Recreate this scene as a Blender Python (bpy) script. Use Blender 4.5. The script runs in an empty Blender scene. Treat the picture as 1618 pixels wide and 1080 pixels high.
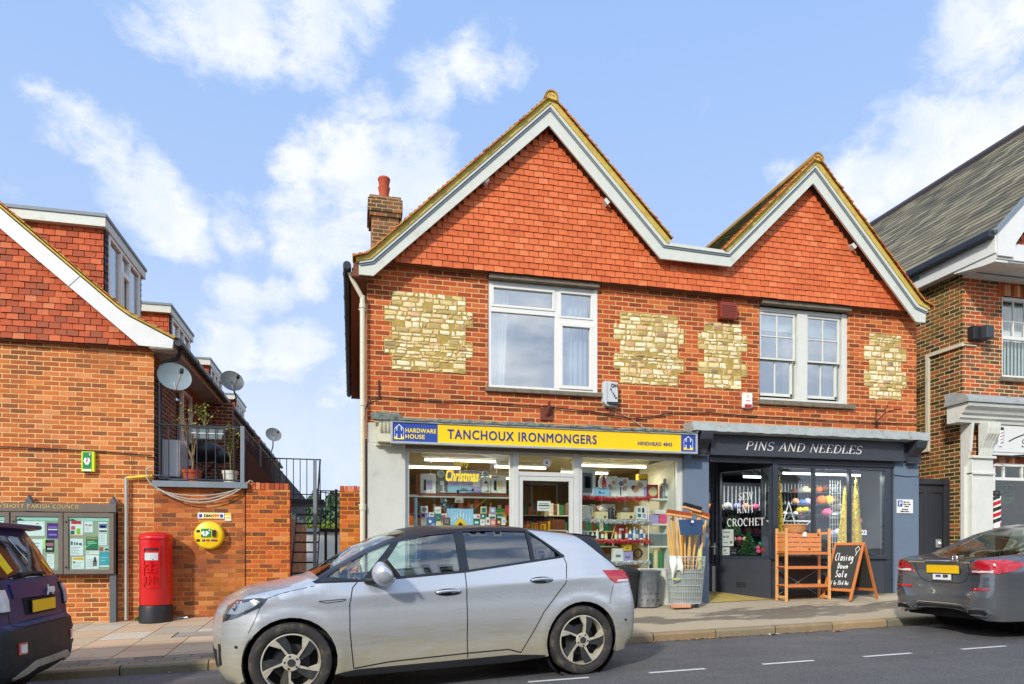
import bpy, bmesh, math, random
from mathutils import Vector, Matrix, geometry
from mathutils.bvhtree import BVHTree
R = math.radians
rnd = random.Random(7)
scene = bpy.context.scene
col = scene.collection
# ------------------------------------------------------------------ camera
CAM = (-.239, -10.83, 1.27)
cd = bpy.data.cameras.new("camera"); cam = bpy.data.objects.new("camera", cd); col.objects.link(cam)
cam.location = CAM; cam.rotation_euler = (R(90), 0, R(-13.25))
cd.sensor_width = 36; cd.lens = 24; cd.shift_y = .2040; cd.clip_end = 3000; cd.clip_start = .05
scene.camera = cam
scene.render.resolution_x = 1024; scene.render.resolution_y = 684
scene.view_settings.view_transform = 'Standard'; scene.view_settings.look = 'None'
scene.view_settings.gamma = 1; scene.view_settings.exposure = 0.37
# ------------------------------------------------------------------ sun
SUN_EL, SUN_AZ = R(31), R(40)          # azimuth: left of the facade normal, in front of the shops
sd = Vector((-math.sin(SUN_AZ)*math.cos(SUN_EL), -math.cos(SUN_AZ)*math.cos(SUN_EL), math.sin(SUN_EL)))
sl = bpy.data.lights.new("sun", 'SUN'); sl.energy = 2.6; sl.angle = R(4.0); sl.color = (1, .93, .83)
so = bpy.data.objects.new("sun", sl); col.objects.link(so); so.location = sd*50
so.rotation_euler = (-sd).to_track_quat('-Z', 'Y').to_euler()

# ------------------------------------------------------------------ node helper
def srgb(r, g, b):
    f = lambda c: (c/255/12.92) if c/255 <= .04045 else ((c/255+.055)/1.055)**2.4
    return (f(r), f(g), f(b), 1)
class NB:
    def __init__(s, tree): s.t = tree; s.n = tree.nodes; s.l = tree.links
    def new(s, ty, **k):
        n = s.n.new(ty)
        for a, v in k.items(): setattr(n, a, v)
        return n
    def put(s, sock, v):
        if isinstance(v, bpy.types.NodeSocket): s.l.new(v, sock)
        elif v is not None: sock.default_value = v
    def m(s, op, a, b=None, c=None, clamp=False):
        n = s.new('ShaderNodeMath', operation=op); n.use_clamp = clamp
        for i, v in enumerate((a, b, c)):
            if v is not None: s.put(n.inputs[i], v)
        return n.outputs[0]
    def vm(s, op, a, b=None, out=0):
        n = s.new('ShaderNodeVectorMath', operation=op)
        s.put(n.inputs[0], a)
        if b is not None: s.put(n.inputs[3 if op == 'SCALE' else 1], b)
        return n.outputs[out]
    def mix(s, f, a, b, bt='MIX'):
        n = s.new('ShaderNodeMix', data_type='RGBA', blend_type=bt)
        s.put(n.inputs[0], f); s.put(n.inputs[6], a); s.put(n.inputs[7], b); return n.outputs[2]
    def noise(s, vec, sc, det=3, ro=.55, out=0):
        n = s.new('ShaderNodeTexNoise'); s.put(n.inputs['Vector'], vec)
        n.inputs['Scale'].default_value = sc; n.inputs['Detail'].default_value = det; n.inputs['Roughness'].default_value = ro
        return n.outputs[out]
    def ramp(s, f, stops, interp='LINEAR'):
        n = s.new('ShaderNodeValToRGB'); s.put(n.inputs[0], f); e = n.color_ramp; e.interpolation = interp
        while len(e.elements) < len(stops): e.elements.new(.5)
        for i, (p, c) in enumerate(stops): e.elements[i].position = p; e.elements[i].color = c if len(c) == 4 else (*c, 1)
        return n.outputs[0]
    def xyz(s, x, y, z=0.0):
        n = s.new('ShaderNodeCombineXYZ'); s.put(n.inputs[0], x); s.put(n.inputs[1], y); s.put(n.inputs[2], z); return n.outputs[0]
    def sep(s, v):
        n = s.new('ShaderNodeSeparateXYZ'); s.l.new(v, n.inputs[0]); return n.outputs
    def pos(s): return s.new('ShaderNodeNewGeometry').outputs['Position']
    def obj(s): return s.new('ShaderNodeTexCoord').outputs['Object']
    def wn(s, v):
        n = s.new('ShaderNodeTexWhiteNoise'); n.noise_dimensions = '3D'; s.l.new(v, n.inputs['Vector']); return n.outputs
    def ss(s, v, a, b):
        n = s.new('ShaderNodeMapRange'); n.interpolation_type = 'SMOOTHSTEP'; s.put(n.inputs[0], v)
        n.inputs[1].default_value = a; n.inputs[2].default_value = b; return n.outputs[0]
    def bump(s, h, st=.5, d=.01, nrm=None):
        n = s.new('ShaderNodeBump'); s.put(n.inputs['Height'], h); n.inputs['Strength'].default_value = st; n.inputs['Distance'].default_value = d
        if nrm is not None: s.l.new(nrm, n.inputs['Normal'])
        return n.outputs[0]

# ------------------------------------------------------------------ sky
w = bpy.data.worlds.new("World"); scene.world = w; w.use_nodes = True
b = NB(w.node_tree); b.n.clear()
out = b.new('ShaderNodeOutputWorld'); bg = b.new('ShaderNodeBackground')
sky = b.new('ShaderNodeTexSky', sky_type='NISHITA'); sky.sun_disc = False
sky.sun_elevation = SUN_EL; sky.sun_rotation = math.pi+SUN_AZ; sky.air_density = 1.0; sky.dust_density = .6; sky.ozone_density = 1.6
D = b.new('ShaderNodeTexCoord').outputs['Generated']
D = b.vm('NORMALIZE', D)
dx, dy, dz = b.sep(D)
TH = R(13.25)
def pixdir(px, py):
    a, e = (px-809)/1078.67, (870-py)/1078.67
    return Vector((math.cos(TH)*a+math.sin(TH), math.cos(TH)-math.sin(TH)*a, e)).normalized()
wob = b.noise(D, 7, 5, .6, out=1); wob = b.vm('SCALE', b.vm('SUBTRACT', wob, (.5, .5, .5)), .05)
Dw = b.vm('NORMALIZE', b.vm('ADD', D, wob))
blobs = [(290, 8, 85, .8), (390, 35, 72, .95), (480, 30, 72, .95), (560, 12, 50, .8), (70, 160, 38, .7), (115, 205, 48, .9), (170, 240, 48, 1), (215, 290, 55, 1),
         (270, 345, 50, 1), (310, 380, 34, .8), (600, 172, 40, .6), (680, 135, 50, .85), (740, 105, 48, .9), (805, 85, 38, .7),
         (475, 245, 45, .9), (560, 268, 66, 1.0), (650, 278, 60, 1.0), (385, 355, 48, .9), (470, 378, 62, .95), (560, 385, 52, .95), (492, 440, 38, .9),
         (375, 460, 44, .9), (430, 465, 36, .9), (350, 545, 50, .8), (460, 550, 50, .9), (540, 620, 40, .7), (1565, 55, 80, .9), (1495, 85, 50, .75), (1600, 130, 50, .7),
         (1370, 265, 55, 1), (1450, 255, 78, 1.1), (1550, 240, 85, 1.1), (1345, 330, 50, .9), (1250, 290, 40, .6), (1610, 190, 60, .9), (1600, 30, 60, .9), (20, 290, 30, .4)]
acc = None
for (px, py, r, k) in blobs:
    v = pixdir(px, py); foc = math.cos(math.atan2(math.hypot(px-809, py-870), 1078.67)); ang = r/1078.67*foc*1.15
    n = b.new('ShaderNodeMapRange'); b.put(n.inputs[0], b.vm('DOT_PRODUCT', Dw, tuple(v), out=1))
    n.inputs[1].default_value = math.cos(ang*1.5); n.inputs[2].default_value = 1; n.inputs[4].default_value = k
    acc = n.outputs[0] if acc is None else b.m('SMOOTH_MAX', acc, n.outputs[0], .12)
q = b.noise(b.vm('ADD', b.vm('MULTIPLY', D, (1, 1, 1.7)), b.vm('SCALE', wob, 1.6)), 11, 10, .64)
mid = b.noise(Dw, 30, 6, .7); fine = b.noise(Dw, 9, 8, .6)
dens = b.m('ADD', acc, b.m('MULTIPLY', b.m('SUBTRACT', q, .51), 1.9))
dens = b.m('ADD', dens, b.m('MULTIPLY', b.m('SUBTRACT', mid, .5), .35))
front = b.m('MULTIPLY', b.m('POWER', b.ss(dens, .30, .98), 1.1), b.m('MULTIPLY', .93, b.ss(acc, .0, .10)))
# clouds behind and beside the viewer, from plain noise
bn = b.noise(b.vm('MULTIPLY', D, (1, 1, 2.2)), 2.4, 7, .6)
behind = b.ss(bn, .40, .66)
behind = b.m('MULTIPLY', behind, b.ss(dy, .25, -.1))
cl = b.m('MAXIMUM', front, behind)
haze = b.ss(dz, .40, .02)
cl = b.m('MAXIMUM', cl, b.m('MULTIPLY', haze, .55))
SKYS = .112
tint = b.mix(1.0, sky.outputs[0], (1.22, 1.13, 1.16, 1), 'MULTIPLY')
lift = b.mix(.88, tint, b.mix(b.ss(dz, .75, .05), (2.55, 4.05, 7.1, 1), (4.1, 5.2, 7.2, 1)))
cloudc = b.mix(b.ss(fine, .35, .62), (5.7, 6.3, 7.4, 1), (7.1, 7.25, 7.6, 1))
cloudc = b.vm('SCALE', cloudc, b.m('MULTIPLY_ADD', b.ss(dy, .1, -.3), .7, 1.0))
fin = b.mix(cl, lift, cloudc)
b.l.new(fin, bg.inputs[0]); bg.inputs[1].default_value = SKYS; b.l.new(bg.outputs[0], out.inputs[0])

# ------------------------------------------------------------------ materials
MATS = {}
def newmat(name):
    m = bpy.data.materials.new(name); m.use_nodes = True; t = NB(m.node_tree); t.n.clear()
    o = t.new('ShaderNodeOutputMaterial'); p = t.new('ShaderNodeBsdfPrincipled'); t.l.new(p.outputs[0], o.inputs[0])
    MATS[name] = m; return m, t, p, o
def pm(name, c, rough=.6, metal=0, var=.12, vs=6, bump=.15, bs=60, coat=0, spec=.5, emit=0, world=False, dirt=None, alpha=1):
    """plain surface with slight mottling of colour, gloss and relief"""
    m, t, p, o = newmat(name)
    co = t.pos() if world else t.obj()
    if len(c) == 3: c = srgb(*c)
    n = t.noise(co, vs, 5, .6)
    f = t.m('MULTIPLY_ADD', t.m('SUBTRACT', n, .5), 2*var*2, 1.0)
    cc = t.vm('SCALE', c[:3], f)
    if dirt:
        dn = t.ss(t.noise(co, dirt[1], 6, .65), dirt[2], dirt[2]+.2)
        cc = t.mix(t.m('MULTIPLY', dn, dirt[3] if len(dirt) > 3 else .8), cc, srgb(*dirt[0]))
    t.put(p.inputs['Base Color'], cc)
    t.put(p.inputs['Roughness'], t.m('MULTIPLY_ADD', t.m('SUBTRACT', n, .5), .25, rough, clamp=True))
    p.inputs['Metallic'].default_value = metal; p.inputs['Coat Weight'].default_value = coat; p.inputs['Coat Roughness'].default_value = .05
    p.inputs['Specular IOR Level'].default_value = spec
    if alpha < 1: p.inputs['Alpha'].default_value = alpha
    if emit: t.put(p.inputs['Emission Color'], cc); p.inputs['Emission Strength'].default_value = emit
    if bump: t.put(p.inputs['Normal'], t.bump(t.noise(co, bs, 4, .6), bump, .01))
    return m
def flat(name, c, rough=.6, emit=0, coat=0):
    return pm(name, c, rough, var=.04, bump=.04, emit=emit, coat=coat)
def cells(t, u, v, bl, ch, mo, off=.5, wobble=.004, co=None, soft=.004):
    if wobble:
        wn = t.noise(co, 9, 3, .6, out=1); wx, wy, wz = t.sep(wn)
        u = t.m('MULTIPLY_ADD', t.m('SUBTRACT', wx, .5), wobble*4, u); v = t.m('MULTIPLY_ADD', t.m('SUBTRACT', wy, .5), wobble*3, v)
    vr = t.m('DIVIDE', v, ch); row = t.m('FLOOR', vr); fv = t.m('SUBTRACT', vr, row)
    par = t.m('FLOORED_MODULO', row, 2.0)
    ur = t.m('ADD', t.m('DIVIDE', u, bl), t.m('MULTIPLY', par, off)); cl = t.m('FLOOR', ur); fu = t.m('SUBTRACT', ur, cl)
    du = t.m('MULTIPLY', t.m('MINIMUM', fu, t.m('SUBTRACT', 1.0, fu)), bl); dv = t.m('MULTIPLY', t.m('MINIMUM', fv, t.m('SUBTRACT', 1.0, fv)), ch)
    d = t.m('MINIMUM', du, dv)
    mask = t.ss(d, mo/2-soft/2, mo/2+soft/2)
    r = t.wn(t.xyz(cl, row, 3.0))
    return mask, r, fu, fv, du, dv
def brick(name, ramp, mortar, bl=.235, ch=.0785, mo=.0145, stain=None, rough=.85, axis='xy', mvar=None):
    m, t, p, o = newmat(name)
    co = t.pos(); x, y, z = t.sep(co)
    u = t.m('ADD', x, y)
    mask, r, fu, fv, du, dv = cells(t, u, z, bl, ch, mo, co=co)
    bc = t.ramp(r[0], ramp)
    n1 = t.noise(co, 30, 5, .7); n2 = t.noise(co, 2.2, 4, .6)
    bc = t.mix(t.m('MULTIPLY', t.ss(n1, .45, .8), .35), bc, ramp[-1][1])
    bc = t.vm('SCALE', bc, t.m('MULTIPLY_ADD', n2, .7, .66))
    mc = t.mix(t.ss(n2, .4, .65), mortar, mvar or mortar)
    mc = t.vm('SCALE', mc, t.m('MULTIPLY_ADD', n1, .7, .62))
    c = t.mix(mask, mc, bc)
    if stain:
        for (sc, sz, th, am) in stain:
            c = t.mix(t.m('MULTIPLY', t.ss(t.noise(t.vm('MULTIPLY', co, (1, 1, .55)), sz, 5, .65), th, th+.22), am), c, sc)
    t.put(p.inputs['Base Color'], c); p.inputs['Roughness'].default_value = rough; p.inputs['Specular IOR Level'].default_value = .25
    h = t.m('ADD', t.m('MULTIPLY', t.ss(t.m('MINIMUM', du, dv), 0, mo*1.1), 1.0), t.m('MULTIPLY', n1, .55))
    h = t.m('ADD', h, t.m('MULTIPLY', r[0], .35))
    t.put(p.inputs['Normal'], t.bump(h, .6, .004))
    return m
S = srgb
brick('brick_main', [(0, S(118, 60, 40)), (.2, S(150, 68, 44)), (.5, S(178, 80, 46)), (.8, S(190, 92, 54)), (1, S(204, 114, 66))], S(222, 180, 116),
      stain=[(S(112, 62, 44), .55, .47, .35), (S(96, 48, 38), 1.1, .6, .55), (S(220, 190, 120), 3.2, .72, .3), (S(70, 40, 34), 5, .66, .4)], mvar=S(206, 158, 90))
brick('brick_left', [(0, S(136, 82, 54)), (.2, S(166, 92, 52)), (.5, S(190, 104, 56)), (.8, S(204, 118, 66)), (1, S(214, 142, 94))], S(238, 198, 130), bl=.225, ch=.0755, mo=.0125,
      stain=[(S(128, 78, 52), .5, .46, .45), (S(206, 128, 50), .9, .55, .4), (S(120, 74, 40), 1.7, .66, .5)], mvar=S(228, 180, 100))
brick('brick_yard', [(0, S(100, 62, 46)), (.25, S(144, 80, 48)), (.55, S(174, 92, 50)), (.85, S(190, 108, 58)), (1, S(208, 140, 84))], S(150, 100, 60), bl=.225, ch=.0755, mo=.010,
      stain=[(S(104, 66, 46), .6, .48, .4), (S(176, 122, 40), .8, .5, .5), (S(84, 56, 40), 1.5, .58, .5), (S(90, 96, 40), 2.5, .7, .4)], mvar=S(204, 152, 78))
brick('brick_pier', [(0, S(104, 60, 46)), (.3, S(150, 72, 44)), (.6, S(186, 86, 46)), (.9, S(200, 104, 58)), (1, S(220, 170, 120))], S(206, 150, 50), bl=.225, ch=.0755, mo=.012,
      stain=[(S(190, 140, 40), 1.4, .55, .4), (S(90, 56, 40), 2, .62, .4)], mvar=S(196, 130, 40))
brick('brick_side_old', [(0, S(52, 42, 34)), (.3, S(92, 70, 44)), (.55, S(118, 82, 46)), (.8, S(140, 84, 50)), (.93, S(168, 88, 54)), (1, S(84, 66, 52))], S(214, 196, 142), bl=.235, ch=.0785,
      stain=[(S(104, 98, 36), .9, .48, .55), (S(60, 52, 34), 1.6, .62, .4)], mvar=S(196, 176, 110))
brick('brick_front_old', [(0, S(84, 64, 48)), (.2, S(120, 84, 60)), (.45, S(150, 90, 60)), (.7, S(186, 84, 48)), (1, S(206, 96, 52))], S(226, 206, 158), bl=.235, ch=.0785,
      stain=[(S(130, 84, 50), 1.3, .55, .35)], mvar=S(210, 184, 130))
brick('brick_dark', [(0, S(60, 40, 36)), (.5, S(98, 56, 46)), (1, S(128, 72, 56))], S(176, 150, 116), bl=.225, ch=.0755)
brick('brick_chimney', [(0, S(84, 64, 50)), (.4, S(128, 88, 60)), (.8, S(156, 100, 66)), (1, S(90, 76, 62))], S(190, 160, 110), bl=.225, ch=.0785, stain=[(S(70, 62, 52), 2, .5, .6)])

def island_mat(name, ramp, moss=None, rough=.75, speck=.25, bs=80):
    m, t, p, o = newmat(name)
    g = t.new('ShaderNodeNewGeometry'); co = g.outputs['Position']
    c = t.ramp(g.outputs['Random Per Island'], ramp)
    n = t.noise(co, 14, 6, .7); n2 = t.noise(co, 1.3, 4, .6)
    c = t.vm('SCALE', c, t.m('MULTIPLY_ADD', n, .5, .75))
    c = t.vm('SCALE', c, t.m('MULTIPLY_ADD', n2, .4, .8))
    if moss:
        for (mc, sz, th, am) in moss: c = t.mix(t.m('MULTIPLY', t.ss(t.noise(co, sz, 6, .7), th, th+.15), am), c, mc)
    t.put(p.inputs['Base Color'], c); p.inputs['Roughness'].default_value = rough; p.inputs['Specular IOR Level'].default_value = .3
    t.put(p.inputs['Normal'], t.bump(t.noise(co, bs, 4, .7), .35, .006))
    return m
island_mat('tile_hung', [(0, S(202, 99, 56)), (.4, S(211, 108, 62)), (.8, S(216, 113, 66)), (1, S(222, 126, 80))], moss=[(S(150, 66, 44), 3, .66, .4)])
island_mat('tile_hung_old', [(0, S(150, 80, 52)), (.25, S(172, 82, 50)), (.6, S(190, 90, 52)), (.85, S(202, 102, 60)), (1, S(204, 124, 84))], moss=[(S(120, 90, 60), 2.2, .6, .5), (S(226, 170, 140), 22, .72, .5)])
island_mat('roof_tile', [(0, S(150, 78, 44)), (.5, S(192, 104, 56)), (1, S(210, 130, 76))], moss=[(S(186, 158, 70), 7, .44, .7), (S(92, 84, 60), 9, .6, .4)])
island_mat('roof_moss', [(0, S(58, 56, 40)), (.5, S(84, 80, 52)), (1, S(100, 92, 60))], moss=[(S(134, 130, 50), 6, .5, .6), (S(46, 44, 34), 2, .55, .5)])
island_mat('slate', [(0, S(84, 80, 66)), (.3, S(104, 98, 78)), (.65, S(120, 112, 88)), (1, S(142, 134, 108))], moss=[(S(112, 108, 66), 1.2, .56, .35), (S(170, 130, 50), 7, .72, .7), (S(180, 184, 180), 3, .66, .4)], rough=.6)
island_mat('dormer_slate', [(0, S(60, 58, 66)), (1, S(88, 82, 90))])

def stone_mat():
    m, t, p, o = newmat('rubble_stone')
    co = t.pos(); x, y, z = t.sep(co)
    wv = t.vm('SCALE', t.vm('SUBTRACT', t.noise(co, 5, 3, .6, out=1), (.5, .5, .5)), .06)
    x2, y2, z2 = t.sep(t.vm('ADD', co, wv))
    ro = t.m('FLOOR', t.m('DIVIDE', z2, .085))
    uv = t.xyz(t.m('MULTIPLY_ADD', ro, .37, t.m('MULTIPLY', x2, 6.4)), t.m('DIVIDE', z2, .085), 0.0)
    v1 = t.new('ShaderNodeTexVoronoi', feature='F1'); v1.inputs['Randomness'].default_value = .62; t.l.new(uv, v1.inputs['Vector']); v1.inputs['Scale'].default_value = 1
    v2 = t.new('ShaderNodeTexVoronoi', feature='DISTANCE_TO_EDGE'); v2.inputs['Randomness'].default_value = .62; t.l.new(uv, v2.inputs['Vector']); v2.inputs['Scale'].default_value = 1
    r = t.sep(v1.outputs['Color'])
    n = t.noise(co, 22, 6, .7); n2 = t.noise(co, 3, 4, .6)
    c = t.ramp(r[0], [(0, S(190, 164, 104)), (.25, S(216, 190, 130)), (.5, S(232, 212, 158)), (.75, S(244, 230, 192)), (.92, S(224, 184, 142)), (1, S(150, 134, 110))])
    c = t.vm('SCALE', c, t.m('MULTIPLY_ADD', n, .7, .62))
    c = t.mix(t.m('MULTIPLY', t.ss(n2, .5, .72), .3), c, S(190, 162, 80))
    mask = t.ss(v2.outputs['Distance'], .03, .14)
    mort = t.mix(n, S(140, 116, 50), S(210, 184, 110))
    c = t.mix(mask, mort, c)
    t.put(p.inputs['Base Color'], c); p.inputs['Roughness'].default_value = .9; p.inputs['Specular IOR Level'].default_value = .2
    h = t.m('ADD', t.ss(v2.outputs['Distance'], 0, .3), t.m('MULTIPLY', n, .6))
    t.put(p.inputs['Normal'], t.bump(h, .8, .018))
stone_mat()
island_mat('rubble_face', [(0, S(176, 156, 104)), (.15, S(198, 174, 112)), (.35, S(228, 208, 150)), (.6, S(246, 236, 204)), (.82, S(236, 216, 168)), (.95, S(220, 172, 132)), (1, S(132, 120, 100))], moss=[(S(172, 146, 70), 9, .52, .6)], bs=40)
pm('rubble_mortar', (178, 152, 82), .95, var=.3, vs=10, bump=.8, bs=50, world=True)

def glass_mat(name, tint=(.92, .96, .95), base=.07, fres=.9, rough=.0):
    m, t, p, o = newmat(name); t.n.remove(p)
    tr = t.new('ShaderNodeBsdfTransparent'); tr.inputs[0].default_value = (*tint, 1)
    gl = t.new('ShaderNodeBsdfGlossy'); gl.inputs['Roughness'].default_value = rough; gl.inputs[0].default_value = (1, 1, 1, 1)
    t.put(gl.inputs['Normal'], t.bump(t.noise(t.obj(), 1.1, 2, .4), .03, .05))
    g = t.new('ShaderNodeNewGeometry'); c_ = t.m('ABSOLUTE', t.vm('DOT_PRODUCT', g.outputs['Normal'], g.outputs['Incoming'], out=1))
    f = t.m('MULTIPLY_ADD', t.m('POWER', t.m('SUBTRACT', 1.0, c_), 5.0), fres*(1-base), base, clamp=True)
    mx = t.new('ShaderNodeMixShader'); t.put(mx.inputs[0], f); t.l.new(tr.outputs[0], mx.inputs[1]); t.l.new(gl.outputs[0], mx.inputs[2]); t.l.new(mx.outputs[0], o.inputs[0])
glass_mat('glass_shop', base=.05); glass_mat('glass_up', base=.30, tint=(.85, .9, .9)); glass_mat('glass_dark_shop', base=.055, tint=(.92, .95, .95))
glass_mat('glass_car', base=.16, tint=(.74, .9, .86)); glass_mat('glass_tint', base=.16, tint=(.10, .13, .14)); glass_mat('glass_case', base=.03, tint=(.9, .96, .94))
glass_mat('film', base=.18, tint=(.9, .93, .95), rough=.12)

pm('white_paint', (216, 218, 208), .45, var=.05, dirt=((150, 146, 110), 4, .6, .55), world=True)
pm('white_paint_clean', (222, 223, 218), .4, var=.06, dirt=((150, 150, 130), 5, .64, .4), world=True)
pm('barge_white', (208, 212, 200), .5, var=.05, dirt=((160, 158, 128), 3, .58, .5), world=True)
pm('grey_flash', (120, 132, 140), .5, var=.1)
pm('lichen_mortar', (204, 176, 86), .95, var=.25, vs=9, bump=.6, bs=50, dirt=((196, 190, 90), 7, .5, .8), world=True)
pm('ridge_tile', (168, 122, 62), .9, var=.25, dirt=((150, 140, 60), 6, .45, .8), world=True)
pm('lead', (164, 170, 166), .55, metal=.1, var=.15, vs=9, dirt=((96, 98, 84), 7, .55, .8), world=True, bump=.3)
pm('old_coping', (118, 128, 118), .9, var=.25, vs=12, bump=.9, bs=45, dirt=((60, 58, 46), 9, .48, .8), world=True)
pm('render_white', (198, 200, 190), .9, var=.08, vs=3, bump=.5, bs=30, dirt=((150, 146, 120), 3.5, .6, .7), world=True)
pm('render_blue', (106, 122, 140), .85, var=.06, vs=3, bump=.9, bs=38, dirt=((60, 76, 90), 5, .6, .5), world=True)
pm('charcoal', (58, 62, 70), .5, var=.08, vs=4, bump=.2, bs=30, dirt=((92, 96, 100), 5, .66, .35), world=True)
pm('charcoal_gloss', (52, 58, 68), .3, var=.08, world=True)
pm('black_door', (46, 48, 54), .5, var=.15, vs=8, bump=.2, bs=40, dirt=((150, 152, 150), 9, .70, .5), world=True)
pm('black_plastic', (34, 36, 38), .5, var=.1)
pm('gutter_black', (42, 48, 56), .4, var=.1)
pm('cream_pipe', (212, 208, 182), .5, var=.08, dirt=((150, 140, 100), 6, .6, .6), world=True)
pm('brown_board', (120, 74, 50), .8, var=.2, world=True)
pm('soffit', (170, 166, 156), .8, var=.1, dirt=((110, 104, 92), 3, .5, .7), world=True)
pm('sill_stone', (122, 112, 96), .9, var=.2, bump=.5, bs=40, dirt=((80, 76, 60), 8, .5, .7), world=True)
pm('alu', (196, 200, 198), .35, metal=.55, var=.06)
pm('alu_frame', (214, 216, 210), .4, metal=.2, var=.05)
pm('upvc', (228, 228, 220), .35, var=.03)
pm('rust', (112, 58, 40), .8, var=.3, vs=14, bump=.5)
pm('cable_black', (26, 26, 26), .6)
pm('cable_grey', (178, 176, 164), .6)
pm('sign_yellow', (250, 206, 12), .35, var=.03, bump=.03)
pm('sign_blue', (44, 74, 160), .35, var=.05, bump=.03)
pm('letter_blue', (38, 60, 130), .4, var=.04)
pm('letter_yellow', (250, 222, 60), .4, var=.03)
pm('letter_white', (232, 234, 232), .5, var=.03)
pm('terracotta', (178, 78, 50), .8, var=.12, dirt=((110, 60, 44), 6, .6, .5))
pm('curtain', (226, 222, 222), .9, var=.05)
pm('blind', (206, 218, 214), .7, var=.04)
pm('room_dark', (104, 110, 112), .9)
pm('vent_red', (134, 52, 32), .45, var=.12)
pm('alarm_grey', (200, 204, 204), .4, var=.04); pm('alarm_white', (236, 236, 230), .4, var=.03); pm('red_lens', (190, 30, 36), .3)
pm('shop_wall', (150, 124, 70), .8, var=.12, vs=2); pm('shop_ceiling', (190, 180, 140), .8); pm('shop_floor', (110, 96, 80), .6)
pm('shop_wall_grey', (46, 50, 56), .8, var=.08); pm('timber_brown', (132, 70, 40), .6, var=.15)
def emis(name, c, st):
    m, t, p, o = newmat(name); e = t.new('ShaderNodeEmission'); e.inputs[0].default_value = c; e.inputs[1].default_value = st; t.l.new(e.outputs[0], o.inputs[0])
emis('tube_warm', (1, .86, .62, 1), 5); emis('tube_cool', (.86, .94, 1, 1), 7)

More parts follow.
